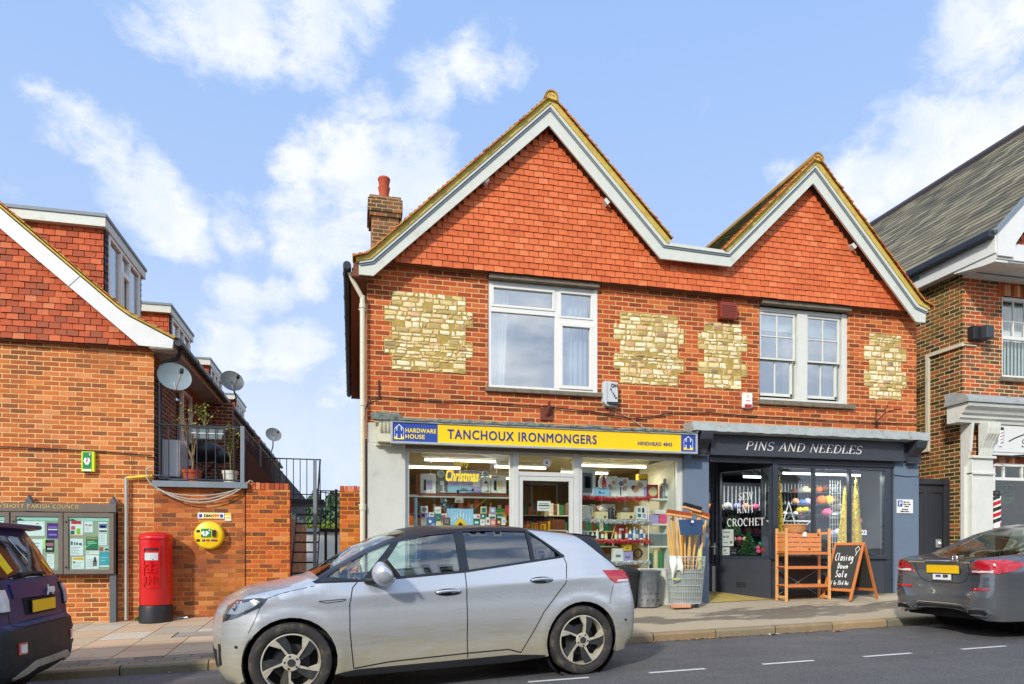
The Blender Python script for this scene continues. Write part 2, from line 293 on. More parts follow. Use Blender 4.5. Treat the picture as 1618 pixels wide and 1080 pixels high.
# ------------------------------------------------------------------ mesh helper
WL = {}
def wl(o): return WL.get(o.name, Vector((0, 0, 0))) if o else Vector((0, 0, 0))
class MB:
    def __init__(s): s.v = []; s.f = []; s.mi = []; s.cur = 0
    def add(s, vs, fs):
        n = len(s.v); s.v += [tuple(v) for v in vs]; s.f += [tuple(i+n for i in f) for f in fs]; s.mi += [s.cur]*len(fs); return s
    def box(s, x0, x1, y0, y1, z0, z1):
        return s.add([(x0, y0, z0), (x1, y0, z0), (x1, y1, z0), (x0, y1, z0), (x0, y0, z1), (x1, y0, z1), (x1, y1, z1), (x0, y1, z1)],
                     [(0, 3, 2, 1), (4, 5, 6, 7), (0, 1, 5, 4), (1, 2, 6, 5), (2, 3, 7, 6), (3, 0, 4, 7)])
    def obox(s, mat, x0, x1, y0, y1, z0, z1):
        m = MB().box(x0, x1, y0, y1, z0, z1); return s.add([mat @ Vector(v) for v in m.v], m.f)
    def prism(s, pts, a0, a1, axis='y'):
        """extrude a 2D outline (x,z for axis y; y,z for axis x; x,y for axis z) from a0 to a1"""
        f = {'y': lambda p, a: (p[0], a, p[1]), 'x': lambda p, a: (a, p[0], p[1]), 'z': lambda p, a: (p[0], p[1], a)}[axis]
        ar = sum(pts[i][0]*pts[(i+1) % len(pts)][1]-pts[(i+1) % len(pts)][0]*pts[i][1] for i in range(len(pts)))
        if (ar < 0): pts = pts[::-1]
        n = len(pts); vs = [f(p, a0) for p in pts]+[f(p, a1) for p in pts]
        tri = geometry.tessellate_polygon([[Vector((p[0], p[1], 0)) for p in pts]])
        fs = []
        for a, b_, c in tri:
            A = (pts[b_][0]-pts[a][0])*(pts[c][1]-pts[a][1])-(pts[c][0]-pts[a][0])*(pts[b_][1]-pts[a][1])
            if A < 0: b_, c = c, b_
            if axis == 'y': fs += [(a, b_, c), (a+n, c+n, b_+n)]
            else: fs += [(a, c, b_), (a+n, b_+n, c+n)]
        for i in range(n):
            j = (i+1) % n
            fs.append((i, i+n, j+n, j) if axis == 'y' else (i, j, j+n, i+n))
        return s.add(vs, fs)
    def tube(s, path, r, n=8, r1=None, cap=True):
        path = [Vector(p) for p in path]; vs = []; N = len(path); up = None
        for i, p in enumerate(path):
            d = (path[min(i+1, N-1)]-path[max(i-1, 0)])
            if d.length < 1e-9: d = Vector((0, 0, 1))
            d.normalize()
            if up is None: up = Vector((0, 0, 1)) if abs(d.z) < .9 else Vector((1, 0, 0))
            a = d.cross(up)
            if a.length < 1e-6: a = d.orthogonal()
            a.normalize(); bb = a.cross(d); up = bb
            rr = r if r1 is None else r+(r1-r)*i/(N-1)
            for k in range(n):
                t = 2*math.pi*k/n; vs.append(p+a*math.cos(t)*rr+bb*math.sin(t)*rr)
        fs = [(i*n+k, i*n+(k+1) % n, (i+1)*n+(k+1) % n, (i+1)*n+k) for i in range(N-1) for k in range(n)]
        if cap: fs += [tuple(range(n-1, -1, -1)), tuple((N-1)*n+k for k in range(n))]
        return s.add(vs, fs)
    def lathe(s, prof, c, n=24, axis='z', cap=True):
        """prof: list of (radius, height)"""
        vs = []
        for r, h in prof:
            for k in range(n):
                t = 2*math.pi*k/n; a, b_ = r*math.cos(t), r*math.sin(t)
                vs.append((c[0]+a, c[1]+b_, c[2]+h) if axis == 'z' else ((c[0]+a, c[1]+h, c[2]+b_) if axis == 'y' else (c[0]+h, c[1]+a, c[2]+b_)))
        m = len(prof); fs = []
        for i in range(m-1):
            for k in range(n):
                q = (i*n+k, i*n+(k+1) % n, (i+1)*n+(k+1) % n, (i+1)*n+k); fs.append(q[::-1] if axis == 'y' else q)
        if cap:
            a, b_ = tuple(range(n-1, -1, -1)), tuple((m-1)*n+k for k in range(n))
            if axis == 'y': a, b_ = a[::-1], b_[::-1]
            if prof[0][0] > 1e-6: fs.append(a)
            if prof[-1][0] > 1e-6: fs.append(b_)
        return s.add(vs, fs)
    def sphere(s, c, r, n=12, sc=(1, 1, 1)):
        m = n//2; vs = []; fs = []
        for i in range(m+1):
            p = math.pi*i/m
            for k in range(n):
                t = 2*math.pi*k/n; vs.append((c[0]+r*sc[0]*math.sin(p)*math.cos(t), c[1]+r*sc[1]*math.sin(p)*math.sin(t), c[2]+r*sc[2]*math.cos(p)))
        for i in range(m):
            for k in range(n): fs.append((i*n+k, (i+1)*n+k, (i+1)*n+(k+1) % n, i*n+(k+1) % n))
        return s.add(vs, fs)
    def wall(s, x0, x1, z0, z1, y, holes=(), reveal=.1, axis='y', flip=False):
        """front face of a wall with rectangular openings and their reveals; axis x: the wall runs along y at x=y-argument"""
        xs = sorted(set([x0, x1]+[h[i] for h in holes for i in (0, 1)])); zs = sorted(set([z0, z1]+[h[i] for h in holes for i in (2, 3)]))
        xs = [x for x in xs if x0 <= x <= x1]; zs = [z for z in zs if z0 <= z <= z1]
        P_ = (lambda a, d, z: (a, y+d, z)) if axis == 'y' else (lambda a, d, z: (y+d, a, z))
        def q(a, b_, c, d):
            s.add([a, b_, c, d], [(3, 2, 1, 0) if flip else (0, 1, 2, 3)])
        for i in range(len(xs)-1):
            for k in range(len(zs)-1):
                cx, cz = (xs[i]+xs[i+1])/2, (zs[k]+zs[k+1])/2
                if any(h[0] < cx < h[1] and h[2] < cz < h[3] for h in holes): continue
                q(P_(xs[i], 0, zs[k]), P_(xs[i+1], 0, zs[k]), P_(xs[i+1], 0, zs[k+1]), P_(xs[i], 0, zs[k+1]))
        for h in holes:
            a, c, d, e = h[:4]; r = reveal
            q(P_(a, 0, d), P_(a, 0, e), P_(a, r, e), P_(a, r, d)); q(P_(c, 0, e), P_(c, 0, d), P_(c, r, d), P_(c, r, e))
            q(P_(a, 0, e), P_(c, 0, e), P_(c, r, e), P_(a, r, e)); q(P_(c, 0, d), P_(a, 0, d), P_(a, r, d), P_(c, r, d))
        return s
    def frame(s, x0, x1, z0, z1, wd, y0, y1, axis='y'):
        """picture-frame of four butted bars"""
        def bx(a, b_, c, d):
            if axis == 'y': s.box(a, b_, y0, y1, c, d)
            else: s.box(y0, y1, a, b_, c, d)
        bx(x0, x1, z1-wd, z1); bx(x0, x1, z0, z0+wd); bx(x0, x0+wd, z0+wd, z1-wd); bx(x1-wd, x1, z0+wd, z1-wd)
        return s
    def build(s, name, mat, parent=None, smooth=False, local=False, bevel=0, origin=None):
        me = bpy.data.meshes.new(name)
        mats = mat if isinstance(mat, (list, tuple)) else [mat]
        if local or not s.v: off = Vector((0, 0, 0))
        elif parent: off = wl(parent)
        elif origin: off = Vector(origin)
        else:
            xs = [v[0] for v in s.v]; ys = [v[1] for v in s.v]; off = Vector(((min(xs)+max(xs))/2, (min(ys)+max(ys))/2, min(v[2] for v in s.v)))
        me.from_pydata([tuple(Vector(v)-off) for v in s.v], [], s.f)
        for mm in mats: me.materials.append(MATS[mm])
        if len(mats) > 1: me.polygons.foreach_set('material_index', s.mi)
        if smooth:
            me.polygons.foreach_set('use_smooth', [True]*len(me.polygons))
        me.update()
        o = bpy.data.objects.new(name, me); col.objects.link(o)
        if smooth == 'auto':
            me.set_sharp_from_angle(angle=R(38))
        if bevel:
            md = o.modifiers.new('bevel', 'BEVEL'); md.width = bevel; md.segments = 2; md.limit_method = 'ANGLE'; md.angle_limit = R(40)
        if parent: o.parent = parent; WL[o.name] = wl(parent)
        elif not local: o.location = off; WL[o.name] = off
        return o
def tag(o, label=None, cat=None, group=None, kind=None):
    if label: o['label'] = label
    if cat: o['category'] = cat
    if group: o['group'] = group
    if kind: o['kind'] = kind
    return o
def thing(name, loc, label, cat, group=None, rz=0):
    o = bpy.data.objects.new(name, None); col.objects.link(o); o.location = loc; o.rotation_euler = (0, 0, rz); o.empty_display_size = .2
    WL[o.name] = Vector(loc); return tag(o, label, cat, group)
def struct(o): o['kind'] = 'structure'; return o

# ------------------------------------------------------------------ lettering
_fc = {}
def sans(text, size, bold=0.0, shear=0.0, spacing=1.0, depth=.004, align='LEFT', wx=1.0):
    """mesh builder of upright lettering in the x-z plane facing -y, origin at the left end of the baseline"""
    cu = bpy.data.curves.new('t', 'FONT'); cu.body = text; cu.size = size; cu.shear = shear; cu.space_character = spacing
    cu.extrude = depth/2; cu.align_x = align; cu.resolution_u = 3
    o = bpy.data.objects.new('t', cu); me = bpy.data.meshes.new_from_object(o)
    mb = MB()
    for k_, (ax, az) in enumerate(((-1, -1), (1, 1), (-1, 1), (1, -1)) if bold else ((0, 0),)): mb.add([(v.co.x*wx+ax*bold, -v.co.z-.0002*k_, v.co.y+az*bold) for v in me.vertices], [tuple(p.vertices) for p in me.polygons])
    bpy.data.objects.remove(o); bpy.data.curves.remove(cu); bpy.data.meshes.remove(me)
    return mb
def place(mb, x, y, z, rz=0, tilt=0):
    m = Matrix.Translation((x, y, z)) @ Matrix.Rotation(rz, 4, 'Z') @ Matrix.Rotation(tilt, 4, 'X')
    mb.v = [tuple(m @ Vector(v)) for v in mb.v]; return mb
# stroke letters with serifs: (x0,z0,x1,z1,thick) on a unit cap height, arcs as point chains
def _arc(cx, cz, rx, rz, a0, a1, n=10): return [(cx+rx*math.cos(R(a0+(a1-a0)*i/n)), cz+rz*math.sin(R(a0+(a1-a0)*i/n))) for i in range(n+1)]
SER = {
 'A': (.78, [([(.08, 0), (.38, 1)], .06), ([(.38, 1), (.70, 0)], .14), ([(.2, .34), (.6, .34)], .05)], [(.08, 0), (.70, 0)]),
 'C': (.76, [(_arc(.42, .5, .34, .49, 60, 180), .12), (_arc(.42, .5, .34, .49, 180, 302), .11), ([(.66, .98), (.66, .72)], .05)], []),
 'D': (.80, [([(.16, 0), (.16, 1)], .13), ([(.16, .97), (.38, .97)]+_arc(.38, .5, .34, .47, 90, -90)+[(.16, .03)], .09)], [(.16, 0), (.16, 1)]),
 'E': (.68, [([(.16, 0), (.16, 1)], .13), ([(.16, .97), (.6, .97), (.6, .8)], .055), ([(.16, .52), (.46, .52)], .05), ([(.16, .03), (.62, .03), (.62, .22)], .055)], [(.12, 0), (.12, 1)]),
 'G': (.84, [(_arc(.42, .5, .34, .49, 55, 330, 16), .11), ([(.7, .42), (.7, .08)], .12), ([(.58, .42), (.8, .42)], .05)], []),
 'H': (.86, [([(.16, 0), (.16, 1)], .13), ([(.68, 0), (.68, 1)], .13), ([(.16, .52), (.68, .52)], .05)], [(.16, 0), (.16, 1), (.68, 0), (.68, 1)]),
 'I': (.36, [([(.18, 0), (.18, 1)], .13)], [(.18, 0), (.18, 1)]),
 'K': (.82, [([(.16, 0), (.16, 1)], .13), ([(.22, .42), (.66, 1)], .06), ([(.34, .56), (.70, 0)], .12)], [(.16, 0), (.16, 1), (.66, 1), (.70, 0)]),
 'L': (.66, [([(.16, 0), (.16, 1)], .13), ([(.16, .03), (.6, .03), (.6, .24)], .055)], [(.16, 0), (.16, 1)]),
 'N': (.84, [([(.14, 0), (.14, 1)], .06), ([(.14, 1), (.68, 0)], .13), ([(.68, 0), (.68, 1)], .06)], [(.14, 0), (.10, 1), (.68, 1)]),
 'O': (.84, [(_arc(.42, .5, .34, .49, 0, 360, 22), .11)], []),
 'P': (.70, [([(.16, 0), (.16, 1)], .13), ([(.16, .97), (.36, .97)]+_arc(.36, .73, .24, .24, 90, -90)+[(.16, .49)], .08)], [(.16, 0), (.16, 1)]),
 'R': (.80, [([(.16, 0), (.16, 1)], .13), ([(.16, .97), (.36, .97)]+_arc(.36, .74, .23, .23, 90, -90)+[(.16, .51)], .08), ([(.38, .5), (.70, 0)], .12)], [(.16, 0), (.16, 1), (.72, 0)]),
 'S': (.62, [(_arc(.31, .74, .22, .24, 35, 250, 10)+_arc(.31, .26, .24, .25, 80, -150, 12), .10), ([(.52, .98), (.52, .76)], .045), ([(.08, .24), (.08, .02)], .045)], []),
 'T': (.72, [([(.36, 0), (.36, 1)], .13), ([(.06, .78), (.06, .97), (.66, .97), (.66, .78)], .055)], [(.36, 0)]),
 'U': (.82, [([(.16, 1), (.16, .35)]+_arc(.41, .32, .25, .31, 180, 360)+[(.66, 1)], .10)], [(.16, 1), (.66, 1)]),
 'W': (1.08, [([(.06, 1), (.3, 0)], .12), ([(.3, 0), (.52, .95)], .06), ([(.52, .95), (.76, 0)], .12), ([(.76, 0), (1.0, 1)], .06)], [(.06, 1), (.52, 1), (1.0, 1)]),
 'Y': (.76, [([(.06, 1), (.38, .46)], .12), ([(.70, 1), (.38, .46)], .06), ([(.38, .48), (.38, 0)], .12)], [(.06, 1), (.70, 1), (.38, 0)]),
 ' ': (.42, [], []), '0': (.7, [(_arc(.35, .5, .26, .49, 0, 360, 20), .10)], [])}
def strokes(lines, depth=.006, mb=None):
    """flat ribbons: lines = [(points, width)] in x-z, facing -y"""
    mb = mb or MB()
    for k, (pts, wd) in enumerate(lines):
        P_ = [Vector((p[0], p[1])) for p in pts]; L = []; Rr = []; y = -depth-.0004*(k % 5)
        for i, p in enumerate(P_):
            d0 = (p-P_[i-1]).normalized() if i else (P_[1]-p).normalized(); d1 = (P_[i+1]-p).normalized() if i < len(P_)-1 else d0
            d = (d0+d1); d = d.normalized() if d.length > 1e-6 else d0; n = Vector((-d.y, d.x))
            k_ = 1/max(.5, n.dot(Vector((-d1.y, d1.x)))); L.append(p+n*wd/2*k_); Rr.append(p-n*wd/2*k_)
        n = len(P_); vs = [(q.x, y, q.y) for q in L]+[(q.x, y, q.y) for q in Rr]+[(q.x, 0, q.y) for q in L]+[(q.x, 0, q.y) for q in Rr]
        fs = []
        for i in range(n-1): fs += [(i, i+n, i+n+1, i+1), (i+2*n, i, i+1, i+1+2*n), (i+n, i+3*n, i+1+3*n, i+1+n)]
        fs += [(0, 2*n, 3*n, n), (n-1, 2*n-1, 4*n-1, 3*n-1)]
        mb.add(vs, fs)
    return mb
def serif(text, h, shear=0.0, width=None, depth=.006, thick=1.0, track=.08):
    lines = []; x = 0
    for ch in text:
        adv, st, sf = SER[ch]
        for pts, wd in st: lines.append(([(x+a+shear*z, z) for a, z in pts], wd*thick))
        for a, z in sf: lines.append(([(x+a-.11+shear*z, .02 if z < .5 else .98), (x+a+.11+shear*z, .02 if z < .5 else .98)], .04*thick))
        x += adv+track
    x -= track; sx = (width/(x+shear)) if width else h
    mb = MB(); strokes(lines, depth, mb)
    mb.v = [(v[0]*sx, v[1], v[2]*h) for v in mb.v]; return mb
# ================================================================== THE SETTING
def kz(x): x = max(-60, min(60, x)); return .062+.029*x
def gz(x, y): return kz(x)+(y+2.45)*.055
def rz_(x): return kz(x)-.10
def road_mat():
    m, t, p, o = newmat('asphalt_road'); co = t.pos()
    n = t.noise(co, 48, 6, .9); n2 = t.noise(co, 1.1, 5, .6); n3 = t.noise(t.vm('MULTIPLY', co, (.25, 2.2, 1)), 1.3, 5, .6); sp = t.noise(co, 110, 2, .7)
    c = t.mix(t.ss(n, .3, .7), S(54, 55, 57), S(122, 121, 120))
    c = t.mix(t.m('MULTIPLY', t.ss(sp, .60, .72), .55), c, S(172, 170, 166))
    c = t.vm('SCALE', c, t.m('MULTIPLY_ADD', n2, .5, .72)); c = t.vm('SCALE', c, t.m('MULTIPLY_ADD', n3, .6, .66))
    x, y, z = t.sep(co)
    worn = t.m('MULTIPLY', t.ss(t.noise(co, 2.3, 6, .7), .56, .68), t.ss(y, -4.6, -3.4)); c = t.mix(t.m('MULTIPLY', worn, .35), c, S(130, 126, 118))
    crack = t.new('ShaderNodeTexVoronoi', feature='DISTANCE_TO_EDGE'); t.put(crack.inputs['Vector'], t.vm('ADD', co, t.vm('SCALE', t.noise(co, 3, 4, .7, out=1), .5))); crack.inputs['Scale'].default_value = .55
    c = t.mix(t.m('MULTIPLY', t.ss(crack.outputs['Distance'], .006, .001), .2), c, S(50, 50, 50))
    damp = t.ss(t.noise(co, .6, 4, .6), .5, .62)
    t.put(p.inputs['Base Color'], c); t.put(p.inputs['Roughness'], t.m('MULTIPLY_ADD', damp, -.14, .78)); p.inputs['Specular IOR Level'].default_value = .35
    t.put(p.inputs['Normal'], t.bump(t.m('ADD', n, t.m('MULTIPLY', sp, .7)), .6, .008))
def pave_mat():
    m, t, p, o = newmat('asphalt_pavement'); co = t.pos()
    n = t.noise(co, 45, 6, .9); n2 = t.noise(t.vm('MULTIPLY', co, (.6, 1.5, 1)), 1.5, 6, .65); sp = t.noise(co, 110, 2, .7)
    c = t.mix(n, S(140, 128, 106), S(200, 186, 158))
    x, y, z = t.sep(co)
    wet = t.ss(t.m('ADD', n2, t.m('MULTIPLY', t.ss(t.m('ABSOLUTE', t.m('ADD', y, 1.35)), .95, .1), .17)), .60, .66)
    c = t.mix(t.m('MULTIPLY', wet, .72), c, S(78, 72, 64))
    c = t.mix(t.m('MULTIPLY', t.ss(sp, .64, .76), .35), c, S(200, 194, 176))
    t.put(p.inputs['Base Color'], c); t.put(p.inputs['Roughness'], t.m('MULTIPLY_ADD', wet, -.2, .85))
    t.put(p.inputs['Normal'], t.bump(t.m('ADD', n, sp), .6, .006))
def slab_mat(name, bl, ch, mo, ramp, joint, off=.5):
    m, t, p, o = newmat(name); co = t.pos(); x, y, z = t.sep(co)
    mask, r, fu, fv, du, dv = cells(t, *((y, x) if name == 'paving_slabs' else (x, y)), bl, ch, mo, co=co, off=off)
    n = t.noise(co, 26, 5, .7); n2 = t.noise(co, 1.4, 5, .65)
    c = t.ramp(r[0], ramp); c = t.vm('SCALE', c, t.m('MULTIPLY_ADD', n, .5, .75)); c = t.vm('SCALE', c, t.m('MULTIPLY_ADD', n2, .5, .76))
    c = t.mix(t.m('MULTIPLY', t.ss(n2, .55, .72), .35), c, S(200, 156, 124))
    c = t.mix(mask, joint, c); t.put(p.inputs['Base Color'], c); p.inputs['Roughness'].default_value = .8
    t.put(p.inputs['Normal'], t.bump(t.m('ADD', mask, t.m('ADD', t.m('MULTIPLY', n, .3), t.m('MULTIPLY', r[0], .5))), .7, .008))
road_mat(); pave_mat()
slab_mat('paving_slabs', .60, .60, .014, [(0, S(184, 158, 128)), (.3, S(198, 174, 144)), (.6, S(180, 164, 138)), (.8, S(166, 158, 140)), (1, S(196, 190, 172))], S(128, 88, 62))
slab_mat('sett_paving', .30, .15, .014, [(0, S(112, 104, 92)), (.4, S(140, 130, 112)), (.7, S(120, 114, 106)), (1, S(158, 142, 118))], S(74, 68, 58))
slab_mat('kerb_stone', .915, 5, .012, [(0, S(142, 120, 88)), (.35, S(134, 124, 98)), (.6, S(120, 116, 96)), (.8, S(126, 122, 100)), (1, S(168, 140, 100))], S(50, 46, 38), off=0)
pm('ground_earth', (110, 104, 84), .95, var=.2, vs=2, world=True); pm('forecourt', (178, 156, 84), .85, var=.12, vs=5, bump=.4, bs=60, world=True, dirt=((120, 104, 66), 5, .58, .7))
pm('line_paint', (206, 208, 204), .7, var=.1, world=True, dirt=((90, 92, 96), 40, .56, .9))
pm('yard_concrete', (150, 144, 132), .9, var=.12, world=True)

def sheet(x0, x1, y0, y1, zf, nx=40, ny=8):
    mb = MB(); vs = []; fs = []
    for j in range(ny+1):
        for i in range(nx+1):
            x = x0+(x1-x0)*i/nx; y = y0+(y1-y0)*j/ny; vs.append((x, y, zf(x, y)))
    for j in range(ny):
        for i in range(nx): a = j*(nx+1)+i; fs.append((a, a+1, a+nx+2, a+nx+1))
    return mb.add(vs, fs)
def gsheet(x, y): return kz(x)-.32
g = MB(); xs = [-1500, -300, -60, -30, 0, 30, 60, 300, 1500]; ys = [-1500, -300, -40, -3, 20, 60, 300, 1500]
g.add([(x, y, gsheet(x, y)) for y in ys for x in xs], [(j*9+i, j*9+i+1, j*9+i+10, j*9+i+9) for j in range(7) for i in range(8)])
struct(g.build('ground', 'ground_earth'))
struct(sheet(-60, 60, -12.5, -2.45, lambda x, y: rz_(x)-.03*max(0, -y-6)/6).build('road', 'asphalt_road'))
struct(sheet(1.7, 60, -2.33, 2.0, gz).build('pavement', 'asphalt_pavement'))
struct(sheet(-60, 1.7, -1.93, 2.0, gz).build('pavement', 'paving_slabs'))
struct(sheet(-60, 1.7, -2.33, -1.93, gz, 40, 1).build('pavement', 'sett_paving'))
k = MB()
for i in range(-50, 56):
    x0, x1 = i*.915+.004, (i+1)*.915-.004; zt = lambda x: kz(x)+.008
    j = rnd.uniform(-.004, .004)
    pr = [(-2.45+j, -.2), (-2.45+j, .078), (-2.436+j, .10), (-2.415+j, .106), (-2.33, .108), (-2.33, -.2)]
    n = len(pr); k.add([(x, y, rz_(x)+z) for x in (x0, x1) for y, z in pr], [(q, q+n, (q+1) % n+n, (q+1) % n) for q in range(n)]+[tuple(range(n)), tuple(range(2*n-1, n-1, -1))])
struct(k.build('kerb', 'kerb_stone'))
for i, x in enumerate([-3.7, -2.42, -1.14, .14, 1.42, 2.68, 3.96, 5.2, 6.5, 7.78]):
    struct(sheet(x, x+.62, -4.49, -4.43, lambda a, b_: rz_(a)+.004, 3, 1).build('road_marking', 'line_paint'))
struct(sheet(-20, 14, 2.0, 45, lambda x, y: kz(x)+.245, 10, 4).build('yard_ground', 'yard_concrete'))

# ================================================================== TILES / ROOF HELPERS
def hung_tiles(intervals, z0, z1, y, gauge=.1, tw=.165, seed=1, jit=.0025, lift=.026):
    """rows of separate clay tiles; intervals(z) -> list of (xa, xb)"""
    r = random.Random(seed); mb = MB(); row = 0; z = z0
    while z < z1:
        for xa, xb in intervals(z+gauge*.5):
            if xb-xa < .03: continue
            n0 = math.floor(xa/tw-.5*(row % 2)); x = (n0+.5*(row % 2))*tw
            while x < xb:
                a, b_ = max(x+.0045, xa), min(x+tw-.0045, xb)
                if b_-a > .02:
                    dy = r.uniform(-jit, jit); dz = r.uniform(-.004, .003); sk = r.uniform(-.003, .003); yb, yt = y-lift+dy, y-.008
                    mb.add([(a, yb, z+dz+sk), (b_, yb, z+dz-sk), (b_, yb+.012, z+dz-sk), (a, yb+.012, z+dz+sk), (a, yt, z+gauge+.02), (b_, yt, z+gauge+.02)],
                           [(0, 1, 5, 4), (0, 3, 2, 1), (0, 4, 3), (1, 2, 5)])
                x += tw
        z += gauge; row += 1
    return mb
def hung_tiles_x(y0, y1, z0, z1, x, intervals=None, gauge=.1, tw=.165, seed=1, sgn=1, gap=.0015):
    mb = hung_tiles(intervals or (lambda z: [(y0, y1)]), z0, z1, 0, gauge, tw, seed)
    mb.v = [(x-sgn*v[1], v[0], v[2]) for v in mb.v]
    if sgn > 0: pass
    return mb
def roof_slope(xe, ze, xr, zr, y0, y1, gauge=.1, th=.022, tw=None, seed=2, jit=.006):
    """courses of tiles from eave (xe,ze) up to ridge (xr,zr), running y0..y1; with tw each tile is its own island"""
    r = random.Random(seed); mb = MB(); L = math.hypot(xr-xe, zr-ze); ux, uz = (xr-xe)/L, (zr-ze)/L; nx, nz = (-uz, ux) if xr > xe else (uz, -ux)
    if nz < 0: nx, nz = -nx, -nz
    n = int(L/gauge)
    for i in range(n+1):
        s0 = i*gauge; s1 = min(L, s0+gauge*1.25); cells_ = [(y0, y1)]
        if tw:
            cells_ = []; y = y0+(-.5*tw if i % 2 else 0)
            while y < y1: cells_.append((max(y, y0), min(y+tw-.002, y1))); y += tw
        for a, b_ in cells_:
            if b_-a < .01: continue
            j = r.uniform(0, jit); h = th*r.uniform(.85, 1.2)
            if a == y0: a += r.uniform(-jit*2, jit)
            p = [(xe+ux*s0+nx*h, ze+uz*s0+nz*h+j), (xe+ux*s0+nx*h*.1, ze+uz*s0+nz*h*.1), (xe+ux*s1, ze+uz*s1), (xe+ux*s1+nx*th*.25, ze+uz*s1+nz*th*.25)]
            vs = [(q[0], yy, q[1]) for yy in (a, b_) for q in p]
            mb.add(vs, [(0, 1, 2, 3), (4, 7, 6, 5), (0, 3, 7, 4), (0, 4, 5, 1)])
    return mb

# ================================================================== MAIN SHOP BUILDING
B = thing('shop_building', (0, 0, .17), 'red brick building with twin tile-hung gables, stone panels and two ground-floor shops', 'building')
W1 = (1.915, 3.785, 3.88, 5.70); W2 = (6.84, 8.68, 3.91, 5.70)
mb = MB().wall(0, 10.18, 3.15, 5.75, 0, [W1, W2], reveal=.16)
mb.build('brick_wall', 'brick_main', B)
MB().wall(0, 8.3, -.2, 5.75, 0, axis='x', flip=True).wall(0, 8.3, -.2, 5.75, 10.18, axis='x').wall(0, 10.18, -.2, 5.75, 8.3, flip=True).build('side_wall', 'brick_main', B)
MB().wall(5.8, 9.66, 2.95, 3.16, -.02, []).build('lintel', 'charcoal', B)
# stone panels with toothed edges
def stone(x0, x1, z0, z1, t=.115, st=(0, 1, 0, 1, 0)):
    L = []; n = len(st); h = (z1-z0)/n
    left = []; right = []
    for i, s_ in enumerate(st):
        za, zb = z1-h*i, z1-h*(i+1); d = t if s_ else 0
        left += [(x0-d, za), (x0-d, zb)]; right += [(x1+d, za), (x1+d, zb)]
    pts = left+right[::-1]
    P_ = MB().prism(pts, -.006, .05).build('stone_panel', 'rubble_mortar', B); r = random.Random(int(x0*37)); m2 = MB(); z = z0
    while z < z1-.02:
        hh = min(r.uniform(.042, .115), z1-z); hh = z1-z if z1-z-hh < .03 else hh; i_ = min(n-1, int((z1-z-hh/2)/h)); d = t if st[i_] else 0; x = x0-d
        while x < x1+d-.015:
            w_ = min(r.uniform(.05, .23), x1+d-x); w_ = x1+d-x if x1+d-x-w_ < .04 else w_; g_ = r.uniform(.006, .017); zo = r.uniform(-.008, .008); j = lambda s_=.012: r.uniform(-s_, s_); a, b_, c_, e = x+g_, x+w_-g_, z+g_*.7+zo, z+hh-g_*.7+zo*.5
            if b_-a > .02 and e-c_ > .02 and r.random() > .10:
                bs_ = [(a+j(), c_+j()), ((a+b_)/2+j(), c_-.002+j(.004)), (b_+j(), c_+j()), (b_+.003+j(.004), (c_+e)/2), (b_+j(), e+j()), ((a+b_)/2+j(), e+j(.004)), (a+j(), e+j()), (a-.002+j(.004), (c_+e)/2)]
                o_ = r.uniform(.004, .014); cx_, cz_ = (a+b_)/2, (c_+e)/2; k8 = range(8)
                m2.add([(p[0], -.004, p[1]) for p in bs_]+[(p[0]+(cx_-p[0])*.07, -.006-o_*.7, p[1]+(cz_-p[1])*.14) for p in bs_]+[(p[0]+(cx_-p[0])*.4, -.006-o_+r.uniform(-.004, .004), p[1]+(cz_-p[1])*.42) for p in bs_], [(q, (q+1) % 8, (q+1) % 8+8, q+8) for q in k8]+[(q+8, (q+1) % 8+8, (q+1) % 8+16, q+16) for q in k8]+[tuple(range(16, 24))])
            x += w_
        z += hh
    m2.build('stones', 'rubble_face', P_, smooth='auto')
stone(.375, 1.55, 4.11, 5.345); stone(4.185, 5.256, 4.11, 5.32); stone(5.75, 6.48, 4.12, 5.275); stone(9.127, 9.835, 4.105, 5.315)
# tile hanging
def gi(z):
    if z < 6.2: return [(.06+(z-5.434)*1.02, 10.14-(z-5.434)*.93)] if z > 5.7 else []
    k_ = z-5.434; return [(.087+k_*1.033, 4.793-(z-6.155)*.993), (6.09+(z-6.145)*.993, 9.89-k_*.927)]
def gi2(z): return [(max(a, .33), min(b_, 9.80)) for a, b_ in gi(z) if b_ > a+.05]
hung_tiles(gi2, 5.735, 8.1, -.13).build('tile_hanging', 'tile_hung', B)
MB().prism([(.3, 5.735), (9.85, 5.735), (9.85, 5.9), (7.75, 8.1), (6.2, 6.4), (4.8, 6.4), (2.85, 8.2), (.2, 5.9)], -.118, -.02).build('gable_backing', 'brown_board', B)
for W_ in (W1, W2): MB().box(W_[0], W_[1], -.10, .02, 5.66, 5.725).build('window_head', 'sill_stone', B)
MB().obox(Matrix.Translation((1.84, 0, 7.12)) @ Matrix.Rotation(R(-45), 4, 'Y'), -.04, .04, -.26, -.1, -.028, .028).build('purlin_end', 'white_paint', B)
MB().obox(Matrix.Translation((3.86, 0, 7.02)) @ Matrix.Rotation(R(45), 4, 'Y'), -.055, .04, -.26, -.1, -.03, .03).build('purlin_end', 'white_paint', B)
MB().obox(Matrix.Translation((8.60, 0, 6.77)) @ Matrix.Rotation(R(45), 4, 'Y'), -.055, .04, -.26, -.1, -.03, .03).build('purlin_end', 'white_paint', B)
